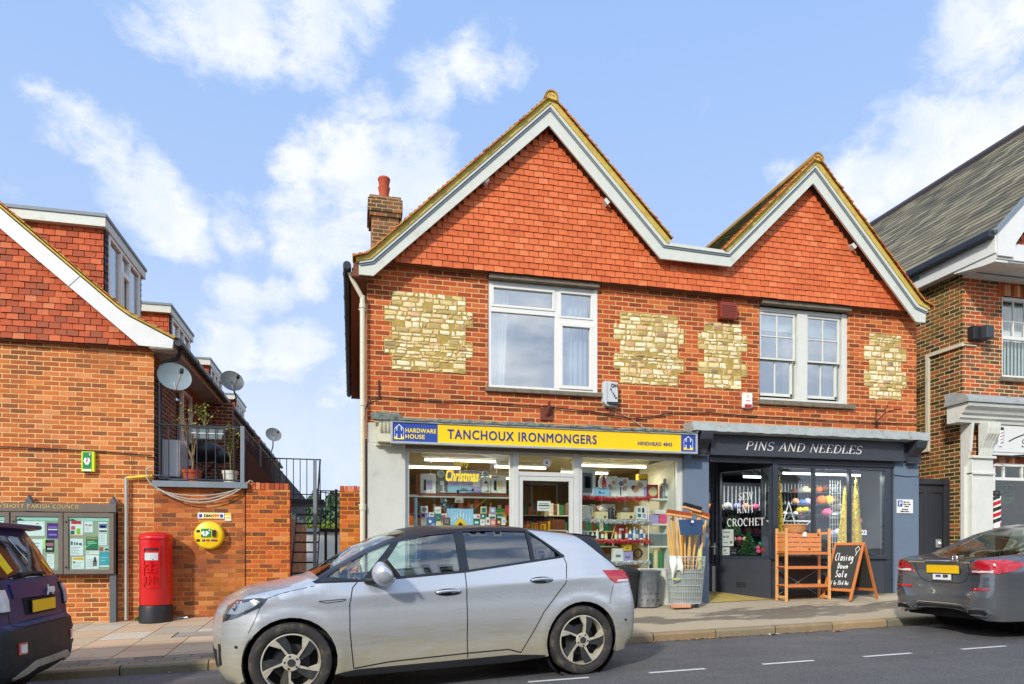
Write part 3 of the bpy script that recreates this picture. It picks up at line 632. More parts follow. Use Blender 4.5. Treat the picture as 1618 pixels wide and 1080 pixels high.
# bargeboards: main board, then a proud moulding along its top edge
outer = [(-.128, 5.645), (.05, 5.69), (2.865, 8.455), (4.87, 6.425), (6.03, 6.395), (7.735, 8.115), (9.90, 5.80), (10.115, 5.735)]
inner = [(10.09, 5.49), (9.89, 5.49), (7.715, 7.775), (6.095, 6.145), (4.79, 6.155), (2.851, 8.105), (.087, 5.434), (-.128, 5.434)]
MB().prism(outer+inner, -.30, -.265).build('bargeboard', 'barge_white', B)
def rail(pts, w0, w1, y0, y1, mat, name):
    """ribbon parallel to a polyline, offset downward from w0 to w1"""
    mb = MB(); P_ = [Vector(p) for p in pts]; off = []
    for i, p in enumerate(P_):
        d0 = (p-P_[i-1]).normalized() if i else (P_[1]-p).normalized(); d1 = (P_[i+1]-p).normalized() if i < len(P_)-1 else d0
        n0 = Vector((d0.y, -d0.x)); n1 = Vector((d1.y, -d1.x)); n = (n0+n1).normalized(); off.append(n/max(.4, n.dot(n1)))
    for i in range(len(P_)-1):
        a, c, na, nc = P_[i], P_[i+1], off[i], off[i+1]
        q = [a+na*w0, c+nc*w0, c+nc*w1, a+na*w1]
        vs = [(p.x, y, p.y) for y in (y0, y1) for p in q]
        mb.add(vs, [(0, 1, 2, 3)[::-1], (4, 5, 6, 7), (0, 4, 5, 1)[::-1], (3, 2, 6, 7)[::-1], (0, 3, 7, 4), (1, 5, 6, 2)])
    return mb.build(name, mat, B)
rail(outer, .0, .055, -.335, -.3005, 'barge_white', 'barge_moulding'); rail(outer, .0551, .085, -.318, -.3005, 'grey_flash', 'barge_moulding')
# mortar bed and verge
lo = [(-.17, 5.655), (.03, 5.71), (2.865, 8.50), (4.93, 6.43)]; ro_ = [(5.97, 6.40), (7.735, 8.16), (9.93, 5.83), (10.15, 5.755)]
rail(lo, -.035, .045, -.352, -.1, 'lichen_mortar', 'verge_mortar'); rail(ro_, -.035, .045, -.352, -.1, 'lichen_mortar', 'verge_mortar')
YB = 8.5
RT = MB()
for (a, b_) in (((.0, 5.72), (2.865, 8.535)), ((4.96, 6.46), (2.865, 8.535)), ((5.93, 6.40), (7.735, 8.195)), ((9.96, 5.86), (7.735, 8.195))):
    L = math.hypot(b_[0]-a[0], b_[1]-a[1])
    m_ = roof_slope(a[0], a[1], b_[0], b_[1], -.40, -.12, gauge=.1, th=.034, tw=.165, seed=int(a[0]*10)+3)
    RT.add(m_.v, m_.f)
for (a, b_) in (((-.21, 5.655), (.0, 5.72)), ((10.18, 5.755), (9.96, 5.86))):
    m_ = roof_slope(a[0], a[1], b_[0], b_[1], -.40, -.12, gauge=.09, th=.034, tw=.165); RT.add(m_.v, m_.f)
RT.build('verge_tiles', 'roof_tile', B)
RT = MB()
for i, (a, b_) in enumerate((((-.21, 5.56), (2.865, 8.535)), ((4.96, 6.46), (2.865, 8.535)), ((5.93, 6.40), (7.735, 8.195)), ((10.18, 5.66), (7.735, 8.195)))):
    m_ = roof_slope(a[0], a[1], b_[0], b_[1], -.12, YB, gauge=.1, th=.028, tw=.165 if i == 2 else None, seed=i); RT.add(m_.v, m_.f)
RF = RT.build('roof', 'roof_moss', B)
MB().box(4.9, 6.0, -.26, YB, 6.385, 6.41).build('valley_gutter', 'lead', B)
MB().prism([(-.05, 5.6), (2.865, 8.5), (4.9, 6.40), (6.0, 6.39), (7.735, 8.15), (10.1, 5.7)], 8.25, 8.3).build('rear_gable', 'brick_main', B)
for xr, zr in ((2.865, 8.53), (7.735, 8.19)):
    mb = MB()
    for i in range(27):
        y = -.41+i*.33
        pts = [(xr+(.115-.002*(i % 3))*math.cos(R(a)), zr-.035+(.115)*math.sin(R(a))) for a in range(-25, 206, 21)]
        inn = [(xr+.09*math.cos(R(a)), zr-.035+.09*math.sin(R(a))) for a in range(205, -26, -21)]
        mb.prism(pts+inn, y, y+.325)
    mb.build('ridge_tiles', 'ridge_tile', B)
    MB().prism([(xr+.09*math.cos(R(a)), zr-.035+.09*math.sin(R(a))) for a in range(-25, 206, 21)], -.395, -.30).build('ridge_mortar', 'lichen_mortar', B)
# chimney
ch = MB().box(.16, .70, 3.2, 3.85, 5.6, 8.02).box(.115, .745, 3.155, 3.895, 8.02, 8.10).box(.085, .775, 3.125, 3.925, 8.10, 8.36).box(.115, .745, 3.155, 3.895, 8.36, 8.43)
CH = ch.build('chimney', 'brick_chimney', B)
MB().lathe([(.15, 0), (.14, .03), (.115, .05), (.10, .2), (.118, .3), (.125, .33), (.10, .35), (.118, .47), (.13, .5), (.12, .53), (.085, .55), (.08, .5)], (.42, 3.5, 8.43), 20).build('chimney_pot', 'terracotta', CH, smooth='auto')
# eaves on the left flank, gutter and downpipe
MB().prism([(-.24, 5.42), (-.20, 5.62), (0, 5.75), (0, 5.42)], -.26, 8.3).build('eaves_board', 'brown_board', B)
G_ = MB(); G_.tube([(-.30, -.30, 5.56), (-.30, 8.3, 5.52)], .06, 12)
for y in range(0, 9): G_.tube([(-.30, y, 5.555), (-.30, y+.09, 5.555)], .067, 12)
G_.build('gutter', 'gutter_black', B, smooth='auto')
dp = MB().tube([(-.26, -.16, 5.50), (-.22, -.15, 5.40), (-.08, -.09, 5.17)], .034, 10).tube([(-.07, -.085, 5.19), (-.07, -.085, .3)], .040, 12)
for z in (5.0, 3.5, 1.9, .9): dp.tube([(-.07, -.085, z), (-.07, -.085, z+.07)], .049, 12)
dp.box(-.13, -.01, -.05, .0, 4.985, 5.005).box(-.13, -.01, -.05, .0, 1.97, 1.99)
dp.build('downpipe', 'cream_pipe', B, smooth='auto')
MB().box(.0, .09, .0, .01, .3, .3).tube([(-.02, -.03, 3.0), (-.02, -.03, .6)], .016, 8).build('cable', 'timber_brown', B)

# upstairs windows
def room(x0, x1, y0, y1, z0, z1, mat, parent, name='room'):
    """inward-facing box without its front"""
    m_ = MB(); v = [(x0, y0, z0), (x1, y0, z0), (x1, y1, z0), (x0, y1, z0), (x0, y0, z1), (x1, y0, z1), (x1, y1, z1), (x0, y1, z1)]
    m_.add(v, [(0, 1, 2, 3), (4, 7, 6, 5), (1, 5, 6, 2), (2, 6, 7, 3), (3, 7, 4, 0)])
    return m_.build(name, mat, parent)
def curtain(x0, x1, z0, z1, y, amp, wl_, mat, parent, name='curtain', seed=0, taper=0):
    r = random.Random(seed); n = int((x1-x0)/.012); vs = []; fs = []
    ph = [r.uniform(0, 6) for _ in range(3)]
    for j, z in enumerate((z0, (z0+z1)/2, z1)):
        for i in range(n+1):
            f = i/n; x = x0+(x1-x0)*f*(1-taper*(1-abs(j-1)*.0)*(2-j)/2)
            vs.append((x, y+amp*math.sin(f*(x1-x0)/wl_*6.28+ph[0])+amp*.5*math.sin(f*(x1-x0)/wl_*11+ph[1]), z))
    for j in range(2):
        for i in range(n): a = j*(n+1)+i; fs.append((a, a+1, a+n+2, a+n+1))
    return MB().add(vs, fs).build(name, mat, parent, smooth=True)
room(1.7, 4.0, .30, 2.5, 3.7, 5.8, 'room_dark', B); room(6.6, 8.9, .30, 2.5, 3.7, 5.8, 'room_dark', B)
x0, x1, z0, z1 = W1[0], W1[1], W1[2], 5.655
w1 = MB(); w1.box(x0, x0+.055, .02, .09, z0+.03, z1); w1.box(x1-.075, x1, .0, .09, z0+.03, z1); w1.box(x0+.055, x1-.075, .02, .09, z1-.07, z1); w1.box(x0+.055, x1-.075, .02, .09, z0+.03, z0+.085)
xm = x0+1.13
w1.box(xm, xm+.075, .018, .088, z0+.085, z1-.07); w1.box(x0+.055, xm, .018, .088, 5.155, 5.235); w1.box(xm+.075, x1-.075, .018, .088, 5.06, 5.14)
w1.frame(xm+.075, x1-.075, z0+.085, 5.06, .055, .0, .075).frame(x0+.055, xm, 5.235, z1-.07, .04, .005, .078).frame(xm+.075, x1-.075, 5.14, z1-.07, .032, .005, .078)
WA = w1.build('window', 'upvc', B, bevel=.004)
MB().box(x0+.05, x1-.07, .05, .056, z0+.08, z1-.06).build('pane', 'glass_up', WA)
MB().box(x0-.05, x1+.12, -.07, .1, z0-.035, z0+.028).build('sill', 'sill_stone', WA)
curtain(x0+.06, x0+.40, z0+.05, z1, .22, .016, .07, 'curtain', WA, seed=1, taper=.25); curtain(xm+.12, x1-.09, z0+.05, z1, .22, .016, .085, 'curtain', WA, seed=2)
# sash pair
x0, x1, z0, z1 = W2[0], W2[1], W2[2], 5.64
w2 = MB(); w2.box(x0, x0+.03, .05, .14, z0+.05, z1).box(x1-.11, x1, .03, .14, z0+.05, z1).box(x0+.03, x1-.11, .05, .14, z1-.075, z1)
xm0, xm1 = x0+.795, x0+.995
w2.box(xm0, xm1, .02, .14, z0+.05, z1-.075).box(x0+.03, xm0, .03, .14, z0+.05, z0+.11).box(xm1, x1-.11, .03, .14, z0+.05, z0+.11)
for a, c in ((x0+.03, xm0-.03), (xm1+.0, x1-.14)):
    zm = z0+.80
    w2.frame(a, c, zm, z1-.085, .04, .055, .09).box((a+c)/2-.011, (a+c)/2+.011, .06, .088, zm+.04, z1-.125).box(a+.04, c-.04, .061, .087, (zm+z1-.085)/2-.011, (zm+z1-.085)/2+.011)
    w2.box(a, c, .05, .09, zm, zm+.0)
    w2.frame(a, c-.03, z0+.115, zm+.03, .045, .10, .135).box((a+c)/2-.025, (a+c)/2-.003, .105, .132, z0+.16, zm); w2.box(a, c-.03, .10, .14, z0+.115, z0+.21)
WB = w2.build('window', 'white_paint', B, bevel=.003)
MB().box(x0+.03, x1-.12, .075, .079, z0+.85, z1-.09).box(x0+.03, x1-.12, .118, .122, z0+.12, z0+.85).build('pane', 'glass_up', WB)
MB().box(x0-.03, x1+.1, -.07, .1, z0-.03, z0+.048).build('sill', 'sill_stone', WB)
MB().box(x0+.05, xm0, .2, .21, z1-.36, z1-.05).box(xm1, x1-.12, .2, .21, z1-.42, z1-.05).build('blind', 'blind', WB)
curtain(xm0-.16, xm0-.02, z0+.05, z1, .26, .02, .06, 'room_dark', WB, seed=5); curtain(x1-.34, x1-.2, z0+.05, z1, .26, .02, .06, 'room_dark', WB, seed=6)

# ------------------------------------------------------------------ hardware shopfront (part of the building)
MB().prism([(.0, .1), (.585, .1), (.585, 2.95), (0, 2.95)], -.05, .35).build('white_pilaster', 'render_white', B, bevel=.01); MB().box(0, .36, -.04, .1, 2.955, 3.26).build('pilaster_head', 'render_white', B)
c_ = MB()
for i in range(3): c_.tube([(.20+i*.055, -.30, 3.22), (.20+i*.055, -.27, 3.12), (.20+i*.055, -.12, 3.0), (.20+i*.055, -.08, 2.93)], .034, 8)
c_.box(.12, .38, -.32, -.05, 3.22, 3.27); c_.box(.13, .37, -.12, -.05, 2.90, 2.925); c_.box(.15, .35, -.25, -.05, 2.94, 3.2)
c_.build('console', 'cream_pipe', B, smooth='auto')
cp = MB(); r_ = random.Random(4)
n = 90; vs = []; fs = []
for i in range(n+1):
    x = .05+5.4*i/n; zt = 3.315+.028*math.sin(i*.35)*.4+r_.uniform(-.012, .012)+(.055 if x < .5 else 0)-.012*(x > 3); zb = 3.255+r_.uniform(-.004, .004)
    vs += [(x, -.36+r_.uniform(-.008, .008), zb), (x, -.36+r_.uniform(-.01, .01), zt-.03), (x, -.29, zt+r_.uniform(-.006, .006)), (x, .0, zt+.035)]
for i in range(n):
    for k_ in range(3): a = i*4+k_; fs.append((a, a+4, a+5, a+1))
    fs.append((i*4, i*4+3, i*4+7, i*4+4))
fs += [(0, 1, 2, 3), (n*4+3, n*4+2, n*4+1, n*4)]
cp.add(vs, fs).build('coping', 'old_coping', B)
MB().box(.36, 5.42, -.09, .0, 2.94, 3.26).box(.585, 5.3, -.06, .08, 2.885, 2.94).build('fascia_board', 'sill_stone', B)
# openings: left window, door with fanlight, right window
zb = .92
fr = MB()
fr.frame(.60, 2.33, zb, 2.885, .05, .02, .09); fr.frame(3.47, 5.30, zb, 2.885, .05, .02, .09)
fr.box(2.33, 2.425, .0, .10, .30, 2.885); fr.box(3.375, 3.47, .0, .10, .30, 2.885); fr.box(5.30, 5.345, .0, .10, .30, 2.885); fr.box(.585, .60, .0, .1, .3, 2.885)
fr.box(2.425, 3.375, .02, .09, 2.835, 2.885); fr.box(2.425, 3.375, .01, .095, 2.50, 2.57)
fr.build('shopfront_frame', 'alu_frame', B, bevel=.003)
MB().box(.65, 2.28, .053, .057, zb+.05, 2.835).box(3.52, 5.25, .053, .057, zb+.05, 2.835).box(2.425, 3.375, .053, .057, 2.57, 2.835).build('shop_window', 'glass_shop', B)
for a, b_ in ((.585, 2.33), (3.47, 5.345)): MB().box(a, b_, .0, .25, .2, zb).build('stall_riser', 'white_paint', B)
DR = MB().frame(2.43, 3.37, .33, 2.495, .07, .02, .075).box(2.50, 3.30, .02, .075, .40, .62).box(2.50, 3.30, .025, .07, 1.28, 1.34).build('door', 'alu_frame', B, bevel=.003)
MB().box(2.50, 3.30, .045, .05, .62, 1.28).box(2.50, 3.30, .045, .05, 1.34, 2.425).build('pane', 'glass_shop', DR)
MB().tube([(3.24, -.03, 1.25), (3.24, -.03, 1.6)], .012, 8).build('handle', 'alu', DR)
HR = room(.5, 5.6, .25, 6.2, .36, 2.98, 'shop_wall', B, 'shop_interior')
MB().box(.5, 5.6, .26, 6.1, 2.955, 2.965).build('shop_ceiling', 'shop_ceiling', B); MB().box(.5, 5.6, .26, 6.1, .37, .38).build('shop_floor', 'shop_floor', B)
MB().box(5.25, 5.6, .12, 1.6, .4, 2.9).build('window_return', 'white_paint', B)
# pillars and the dark shopfront
MB().box(5.345, 5.825, -.05, .25, .1, 3.0).build('blue_pilaster', 'render_blue', B, bevel=.008)
MB().box(9.655, 10.19, -.05, .12, .1, 3.0).build('blue_pilaster', 'render_blue', B, bevel=.008)
MB().box(5.80, 9.75, -.16, .02, 2.93, 3.29).box(5.5, 5.80, -.10, .02, 2.95, 3.29).box(9.75, 10.19, -.10, .02, 2.95, 3.29).box(5.85, 9.66, -.04, .06, 2.83, 2.93).box(7.1, 9.6, -.055, .05, 2.87, 2.90).build('fascia', 'charcoal', B, bevel=.004)
for xc in (5.63, 9.98):
    pr = [(-.08, 2.93), (-.12, 2.93), (-.14, 3.02), (-.22, 3.10), (-.33, 3.17), (-.36, 3.27), (-.36, 3.30), (-.08, 3.30)]
    MB().prism(pr, xc-.11, xc+.11, axis='x').box(xc-.14, xc+.14, -.17, -.08, 2.895, 2.93).build('console', 'charcoal', B, bevel=.012)
ld = MB(); vs = []; fs = []; n = 60
for i in range(n+1):
    x = 5.36+4.78*i/n; q = .008*math.sin(i*1.7)+.006*math.sin(i*.6)
    vs += [(x, -.375+q*.6, 3.30+q*.7), (x, -.365+q*.5, 3.325+q*.5), (x, -.325, 3.455+q*.4), (x, .0, 3.475+q*.3), (x, .0, 3.285)]
for i in range(n):
    for k_ in range(5): a, b_ = i*5+k_, i*5+(k_+1) % 5; fs.append((a, b_, b_+5, a+5)[::-1])
ld.add(vs, fs+[(0, 1, 2, 3, 4), (n*5+4, n*5+3, n*5+2, n*5+1, n*5)])
for x in (5.9, 6.5, 7.3, 8.05, 8.7, 9.35, 9.9): ld.tube([(x, -.37, 3.32), (x, -.326, 3.455), (x, -.01, 3.48)], .006, 6)
ld.build('lead_flashing', 'lead', B, smooth='auto')
# recessed lobby: door (back), diagonal window, front window
f2 = MB()
f2.box(7.10, 7.20, -.02, .08, 1.17, 2.83); f2.box(9.47, 9.655, .0, .12, .35, 2.83)
for x in (7.20+.735, 7.20+.735*2+.03): f2.box(x, x+.055, .0, .07, 1.17, 2.765)
f2.box(7.20, 9.47, .0, .07, 2.765, 2.83); f2.box(7.05, 9.53, -.05, .09, 1.12, 1.175)
# diagonal from (7.10,0) to (6.60,1.0)
ang = math.atan2(1.0, -.50); Ld = math.hypot(1, .5)
MD = Matrix.Translation((7.12, .02, 0)) @ Matrix.Rotation(ang, 4, 'Z')
f2.obox(MD, .02, Ld-.05, -.04, .04, 2.765, 2.95); f2.obox(MD, .02, Ld, -.04, .06, 1.12, 1.175); f2.obox(MD, Ld-.06, Ld, -.04, .04, .4, 2.95); f2.obox(MD, .0, .06, -.04, .04, .35, 2.83)
f2.build('shopfront_frame', 'charcoal_gloss', B, bevel=.004)
sr = MB().box(7.10, 9.655, .005, .12, .25, 1.12); sr.obox(MD, .0, Ld-.02, -.035, .06, .25, 1.12); sr.build('stall_riser', 'charcoal', B)
gb = MB()
for j in range(3):
    for i in range(9): gb.obox(MD, .50+i*.022, .513+i*.022, .058, .066, .60+j*.035, .62+j*.035)
gb.build('air_brick', 'black_plastic', B)
gl = MB().box(7.20, 9.47, .03, .035, 1.175, 2.765); gl.obox(MD, .06, Ld-.06, -.003, .003, 1.175, 2.765); gl.build('shop_window', 'glass_dark_shop', B)
D2 = MB().box(5.86, 6.60, 1.02, 1.07, .42, 1.02).box(5.86, 5.98, 1.02, 1.07, 1.02, 2.5).box(6.48, 6.60, 1.02, 1.07, 1.02, 2.5).box(5.98, 6.48, 1.02, 1.07, 2.38, 2.5).build('door', 'charcoal_gloss', B, bevel=.004)
MB().box(5.98, 6.48, 1.04, 1.045, 1.02, 2.38).build('pane', 'glass_dark_shop', D2)
MB().box(6.48, 6.60, 1.0, 1.018, .44, .98).build('kick_plate', 'alu', D2)
MB().tube([(6.53, 1.0, 1.35), (6.53, .95, 1.35), (6.43, .95, 1.35)], .012, 8).box(6.51, 6.55, .995, 1.02, 1.2, 1.42).build('handle', 'alu', D2)
MB().box(5.82, 6.62, 1.0, 1.09, 2.5, 2.95).box(6.55, 6.63, .98, 1.09, .4, 2.95).build('door_frame', 'charcoal', B)
MB().wall(.0, 1.1, .3, 3.0, 5.83, axis='x').build('lobby_wall', 'charcoal', B)
MB().box(5.82, 7.2, -.03, 1.1, 2.95, 2.98).build('lobby_ceiling', 'charcoal', B)
MB().add([(5.83, -.06, gz(5.83, -.06)+.01), (7.1, -.04, gz(7.1, 0)+.006), (9.6, -.02, gz(9.6, 0)+.005), (9.6, .03, gz(9.6, 0)+.006), (7.1, .05, gz(7.1, 0)+.012), (6.62, 1.1, .50), (5.83, 1.1, .50)], [(0, 1, 2, 3, 4, 5, 6)]).build('lobby_floor', 'forecourt', B)
MB().add([(5.83, 1.11, .42), (6.62, 1.11, .42), (7.14, .13, .42), (10.1, .13, .42), (10.1, 5.5, .42), (5.83, 5.5, .42), (5.83, 1.11, 2.96), (6.62, 1.11, 2.96), (7.14, .13, 2.96), (10.1, .13, 2.96), (10.1, 5.5, 2.96), (5.83, 5.5, 2.96)],
         [(0, 1, 2, 3, 4, 5), (6, 11, 10, 9, 8, 7), (3, 9, 10, 4), (4, 10, 11, 5), (5, 11, 6, 0)]).build('shop_interior', 'shop_wall_grey', B)
MB().box(7.15, 9.64, .15, .9, 1.05, 1.10).build('window_board', 'white_paint', B)
pm('film_dark', (38, 44, 44), .4, alpha=.75); pm('hill_grass', (96, 112, 60), .95, var=.2, vs=.2, world=True, bump=0); pm('orange_print', (226, 90, 40), .5)
pm('glass_black', (40, 34, 34), .06, var=.3, vs=2, bump=0, coat=.5)
# ================================================================== LEFT BUILDING
Lb = thing('brick_building', (-5.6, 1.2, .12), 'long orange brick building with a tile-hung gable, flat-roofed dormers and an upper walkway', 'building')
YL, XS, YE = 1.2, -3.336, 17.6
MB().wall(-9.5, XS, -.3, 4.55, YL, []).build('brick_wall', 'brick_left', Lb)
holes = [(2.63, 4.06, 2.42, 4.36), (8.2, 9.1, 2.42, 4.3), (12.6, 13.5, 2.42, 4.3)]
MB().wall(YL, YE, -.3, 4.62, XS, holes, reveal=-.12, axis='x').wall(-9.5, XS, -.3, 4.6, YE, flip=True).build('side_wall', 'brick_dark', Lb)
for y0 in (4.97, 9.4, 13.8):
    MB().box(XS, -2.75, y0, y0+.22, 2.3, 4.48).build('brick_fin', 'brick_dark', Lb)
for i, h in enumerate(holes):
    y0, y1, z0, z1 = h
    m_ = MB().frame(y0, y1, z0, z1, .07, XS-.08, XS-.02, axis='x')
    if i == 0: m_.box(XS-.08, XS-.02, y0+.62, y0+.70, z0+.07, z1-.07).box(XS-.08, XS-.02, y0+.07, y0+.62, z0+.07, z0+.75)
    o_ = m_.build('door', 'upvc', Lb, bevel=.003)
    MB().box(XS-.055, XS-.05, y0+.06, y1-.06, z0+.06, z1-.06).build('pane', 'glass_up', o_)
    room_ = MB().box(XS-.9, XS-.3, y0-.3, y1+.3, z0-.1, z1+.1); room_.build('room', 'room_dark', Lb)
def lint(z):
    k_ = (z-4.484)/(6.124-4.484); return [(-9.4, min(-3.50, -3.49+(-5.39+3.49)*k_)+.06)] if z > 4.5 else []
hung_tiles(lambda z: [(-9.4, (-3.49-(z-4.5)*1.158)+.06)], 4.52, 9.3, 1.09, gauge=.098, tw=.165, seed=9, jit=.007).build('tile_hanging', 'tile_hung_old', Lb)
MB().prism([(-9.5, 4.5), (-3.4, 4.5), (-9.5, 9.85)], 1.105, 1.19).build('gable_backing', 'brown_board', Lb)
MB().prism([(-9.6, 10.05), (-3.795, 5.06), (-3.62, 4.935), (-2.987, 4.62), (-3.005, 4.484), (-3.49, 4.50), (-9.6, 9.75)], .95, .975).build('bargeboard', 'white_paint_clean', Lb)
MB().prism([(-4.50, 5.31), (-4.495, 5.305), (-4.30, 5.52), (-4.305, 5.525)], .945, .951).build('board_joint', 'grey_flash', Lb)
MB().prism([(-9.6, 10.07), (-3.79, 5.08), (-3.61, 4.955), (-2.975, 4.64), (-2.975, 4.66), (-3.60, 4.98), (-3.78, 5.105), (-9.6, 10.10)], .93, 1.2).build('verge_mortar', 'lichen_mortar', Lb)
RT = MB()
for a, b_ in (((-2.96, 4.645), (-3.62, 4.985)), ((-3.62, 4.985), (-9.4, 9.96))):
    m_ = roof_slope(a[0], a[1], b_[0], b_[1], .92, YE, gauge=.1, th=.026, seed=5); RT.add(m_.v, m_.f)
RT.build('roof', 'roof_tile', Lb)
MB().box(-3.34, -3.0, .96, YE, 4.47, 4.485).build('soffit', 'soffit', Lb); MB().box(-3.005, -2.985, .98, YE, 4.47, 4.63).build('fascia_board', 'soffit', Lb)
gt = MB().tube([(-2.92, .97, 4.60), (-2.92, YE, 4.58)], .058, 12)
for i in range(14): gt.tube([(-2.92, .97+i*1.2, 4.60), (-2.92, 1.06+i*1.2, 4.60)], .066, 12)
gt.build('gutter', 'gutter_black', Lb, smooth='auto')
MB().tube([(-2.92, 1.22, 4.55), (-3.0, 1.25, 4.40), (-3.24, 1.28, 4.32), (-3.27, 1.3, 4.2), (-3.27, 1.3, 2.45)], .036, 10).build('downpipe', 'gutter_black', Lb, smooth='auto')
# flat-roofed dormers
for k_, y0 in enumerate((1.32, 5.35, 9.6, 14.0)):
    y1, xd, zt, zb_ = y0+1.95, -4.1, 6.42, 5.25
    dm = MB().box(-7.2, xd+.06, y0-.12, y1+.12, zt+.0, zt+.15).build('dormer_roof', 'barge_white', Lb)
    MB().box(-7.2, xd+.08, y0-.14, y1+.14, zt+.15, zt+.20).build('roof_felt', 'grey_flash', dm)
    MB().box(-7.2, xd-.03, y0+.02, y1-.02, zb_, zt).build('dormer_core', 'brown_board', dm)
    sl_ = lambda z: [(-4.1-(z-5.33)*1.158-.25, xd)]
    m_ = hung_tiles(lambda z: [(-7.0, xd)], zb_, zt-.02, y0, gauge=.1, tw=.165, seed=20+k_); m_.build('cheek_tiles', 'tile_hung_old', dm)
    hung_tiles_x(y0, y0+.14, zb_, zt-.03, xd, seed=30).build('cheek_tiles', 'dormer_slate', dm); hung_tiles_x(y1-.14, y1, zb_, zt-.03, xd, seed=31).build('cheek_tiles', 'dormer_slate', dm)
    wm = MB().frame(y0+.14, y1-.14, 5.30, zt, .06, xd-.02, xd+.04, axis='x').box(xd-.02, xd+.04, y0+.72, y0+.78, 5.36, zt-.06).box(xd-.02, xd+.04, y1-.78, y1-.72, 5.36, zt-.06).box(xd-.02, xd+.04, y0+.78, y1-.78, 6.05, 6.10)
    wm.frame(y0+.80, y1-.80, 5.38, 6.04, .035, xd+.0, xd+.05, axis='x')
    w_ = wm.build('window', 'upvc', dm, bevel=.003); MB().box(xd-.01, xd-.005, y0+.2, y1-.2, 5.36, zt-.06).build('pane', 'glass_up', w_)
# walkway deck on the ground-floor projection and its railing
MB().box(XS, -2.0, 1.22, YE, 2.24, 2.36).build('walkway_deck', 'yard_concrete', Lb)
MB().box(-3.33, -1.90, 1.08, 1.42, 2.30, 2.395).build('deck_edge', 'grey_flash', Lb)
MB().wall(1.45, YE, -.2, 2.24, -1.98, axis='x').build('yard_side_wall', 'brick_yard', Lb)
RL = thing('balcony_railing', (-2.6, 1.25, 2.4), 'black metal bar railing along the upper walkway of the brick building', 'railing')
rl = MB().tube([(-3.27, 1.25, 3.32), (-2.0, 1.25, 3.32), (-2.0, YE, 3.32)], .016, 6).tube([(-3.27, 1.25, 2.44), (-2.0, 1.25, 2.44), (-2.0, YE, 2.44)], .014, 6)
rl.build('rail', 'gutter_black', RL)
bb = MB()
for i in range(1, 10): bb.tube([(-3.27+i*.142, 1.25, 2.42), (-3.27+i*.142, 1.25, 3.32)], .009, 6)
for i in range(0, 150): bb.tube([(-2.0, 1.3+i*.108, 2.42), (-2.0, 1.3+i*.108, 3.32)], .009, 5)
bb.build('bars', 'gutter_black', RL)
for y in (1.25, 3.4, 5.6, 7.8): MB().box(-2.03, -1.97, y-.03, y+.03, 2.36, 3.34).build('post', 'grey_flash', RL)
MB().box(-2.035, -2.028, 1.5, 9.0, 2.5, 3.22).build('screen', 'film_dark' if 'film_dark' in MATS else 'black_plastic', RL)

# yard front wall and pier walls
def bwall(name, mat, x0, x1, y0, y1, z1, label, soldier=True, z0=-.1):
    t_ = thing(name, ((x0+x1)/2, (y0+y1)/2, .1), label, 'wall')
    MB().box(x0, x1, y0, y1, z0, z1-(.11 if soldier else 0)).build('brick_wall', mat, t_)
    if soldier:
        s_ = MB(); r = random.Random(int(x0*10)); x = x0
        while x < x1-.02:
            d = r.uniform(-.006, .006); s_.box(x+.004, min(x+.071, x1), y0-.003+d, y1+.003, z1-.11, z1+r.uniform(-.004, .004)); x += .075
        s_.build('coping_bricks', 'coping_brick', t_, bevel=.003)
    return t_
island_mat('coping_brick', [(0, S(120, 62, 42)), (.4, S(176, 84, 48)), (.8, S(204, 112, 62)), (1, S(226, 180, 130))], moss=[(S(150, 110, 60), 6, .6, .4)])
bwall('yard_wall', 'brick_yard', XS, -1.955, YL, 1.42, 2.295, 'orange brick yard wall with the round yellow cabinet, beneath the balcony', soldier=False)
bwall('brick_pier', 'brick_pier', -1.935, -1.244, 1.17, 1.42, 2.40, 'brick pier wall with upright capping bricks beside the metal staircase')
bwall('brick_pier', 'brick_pier', -.43, -.10, 1.2, 1.75, 2.385, 'narrow brick pier against the cream downpipe of the shop building')
# metal staircase
ST = thing('metal_staircase', (-1.1, 3, .3), 'black steel staircase with open treads behind the brick pier', 'staircase')
for i in range(9):
    z = .45+i*.195; y = 2.0+i*.24
    MB().box(-1.32, -.88, y, y+.24, z, z+.03).build('tread', 'gutter_black', ST)
sr_ = MB()
for x in (-1.34, -.87):
    sr_.add([(x, 1.95, .3), (x, 4.2, 2.1), (x, 4.2, 2.32), (x, 1.95, .52), (x+.012, 1.95, .3), (x+.012, 4.2, 2.1), (x+.012, 4.2, 2.32), (x+.012, 1.95, .52)], [(0, 1, 2, 3), (4, 7, 6, 5), (3, 2, 6, 7), (0, 4, 5, 1), (0, 3, 7, 4), (1, 5, 6, 2)])
sr_.build('stringer', 'gutter_black', ST)
MB().box(-2.0, -.80, 4.16, 5.2, 2.26, 2.36).build('landing', 'gutter_black', ST)
MB().box(-.91, -.85, 2.0, 2.05, .3, 2.92).box(-1.30, -1.27, 1.6, 1.63, .2, 2.2).build('post', 'grey_flash', ST)
hr = MB().tube([(-2.0, 4.16, 3.2), (-.86, 4.16, 3.2)], .014, 6).tube([(-.88, 2.02, 1.4), (-.88, 4.16, 3.2)], .018, 6).tube([(-2.0, 4.16, 2.46), (-.86, 4.16, 2.46)], .012, 6)
for i in range(9): hr.tube([(-1.96+i*.135, 4.16, 2.36), (-1.96+i*.135, 4.16, 3.2)], .009, 5)
hr.tube([(-.86, 4.2, 2.52), (-.42, 5.0, 2.52)], .012, 6).build('handrail', 'gutter_black', ST)
mesh_ = MB()
for i in range(17): mesh_.tube([(-2.0, 1.5+i*.16, 2.36), (-1.36, 2.2+i*.12, 2.34-i*.05)], .02, 4)
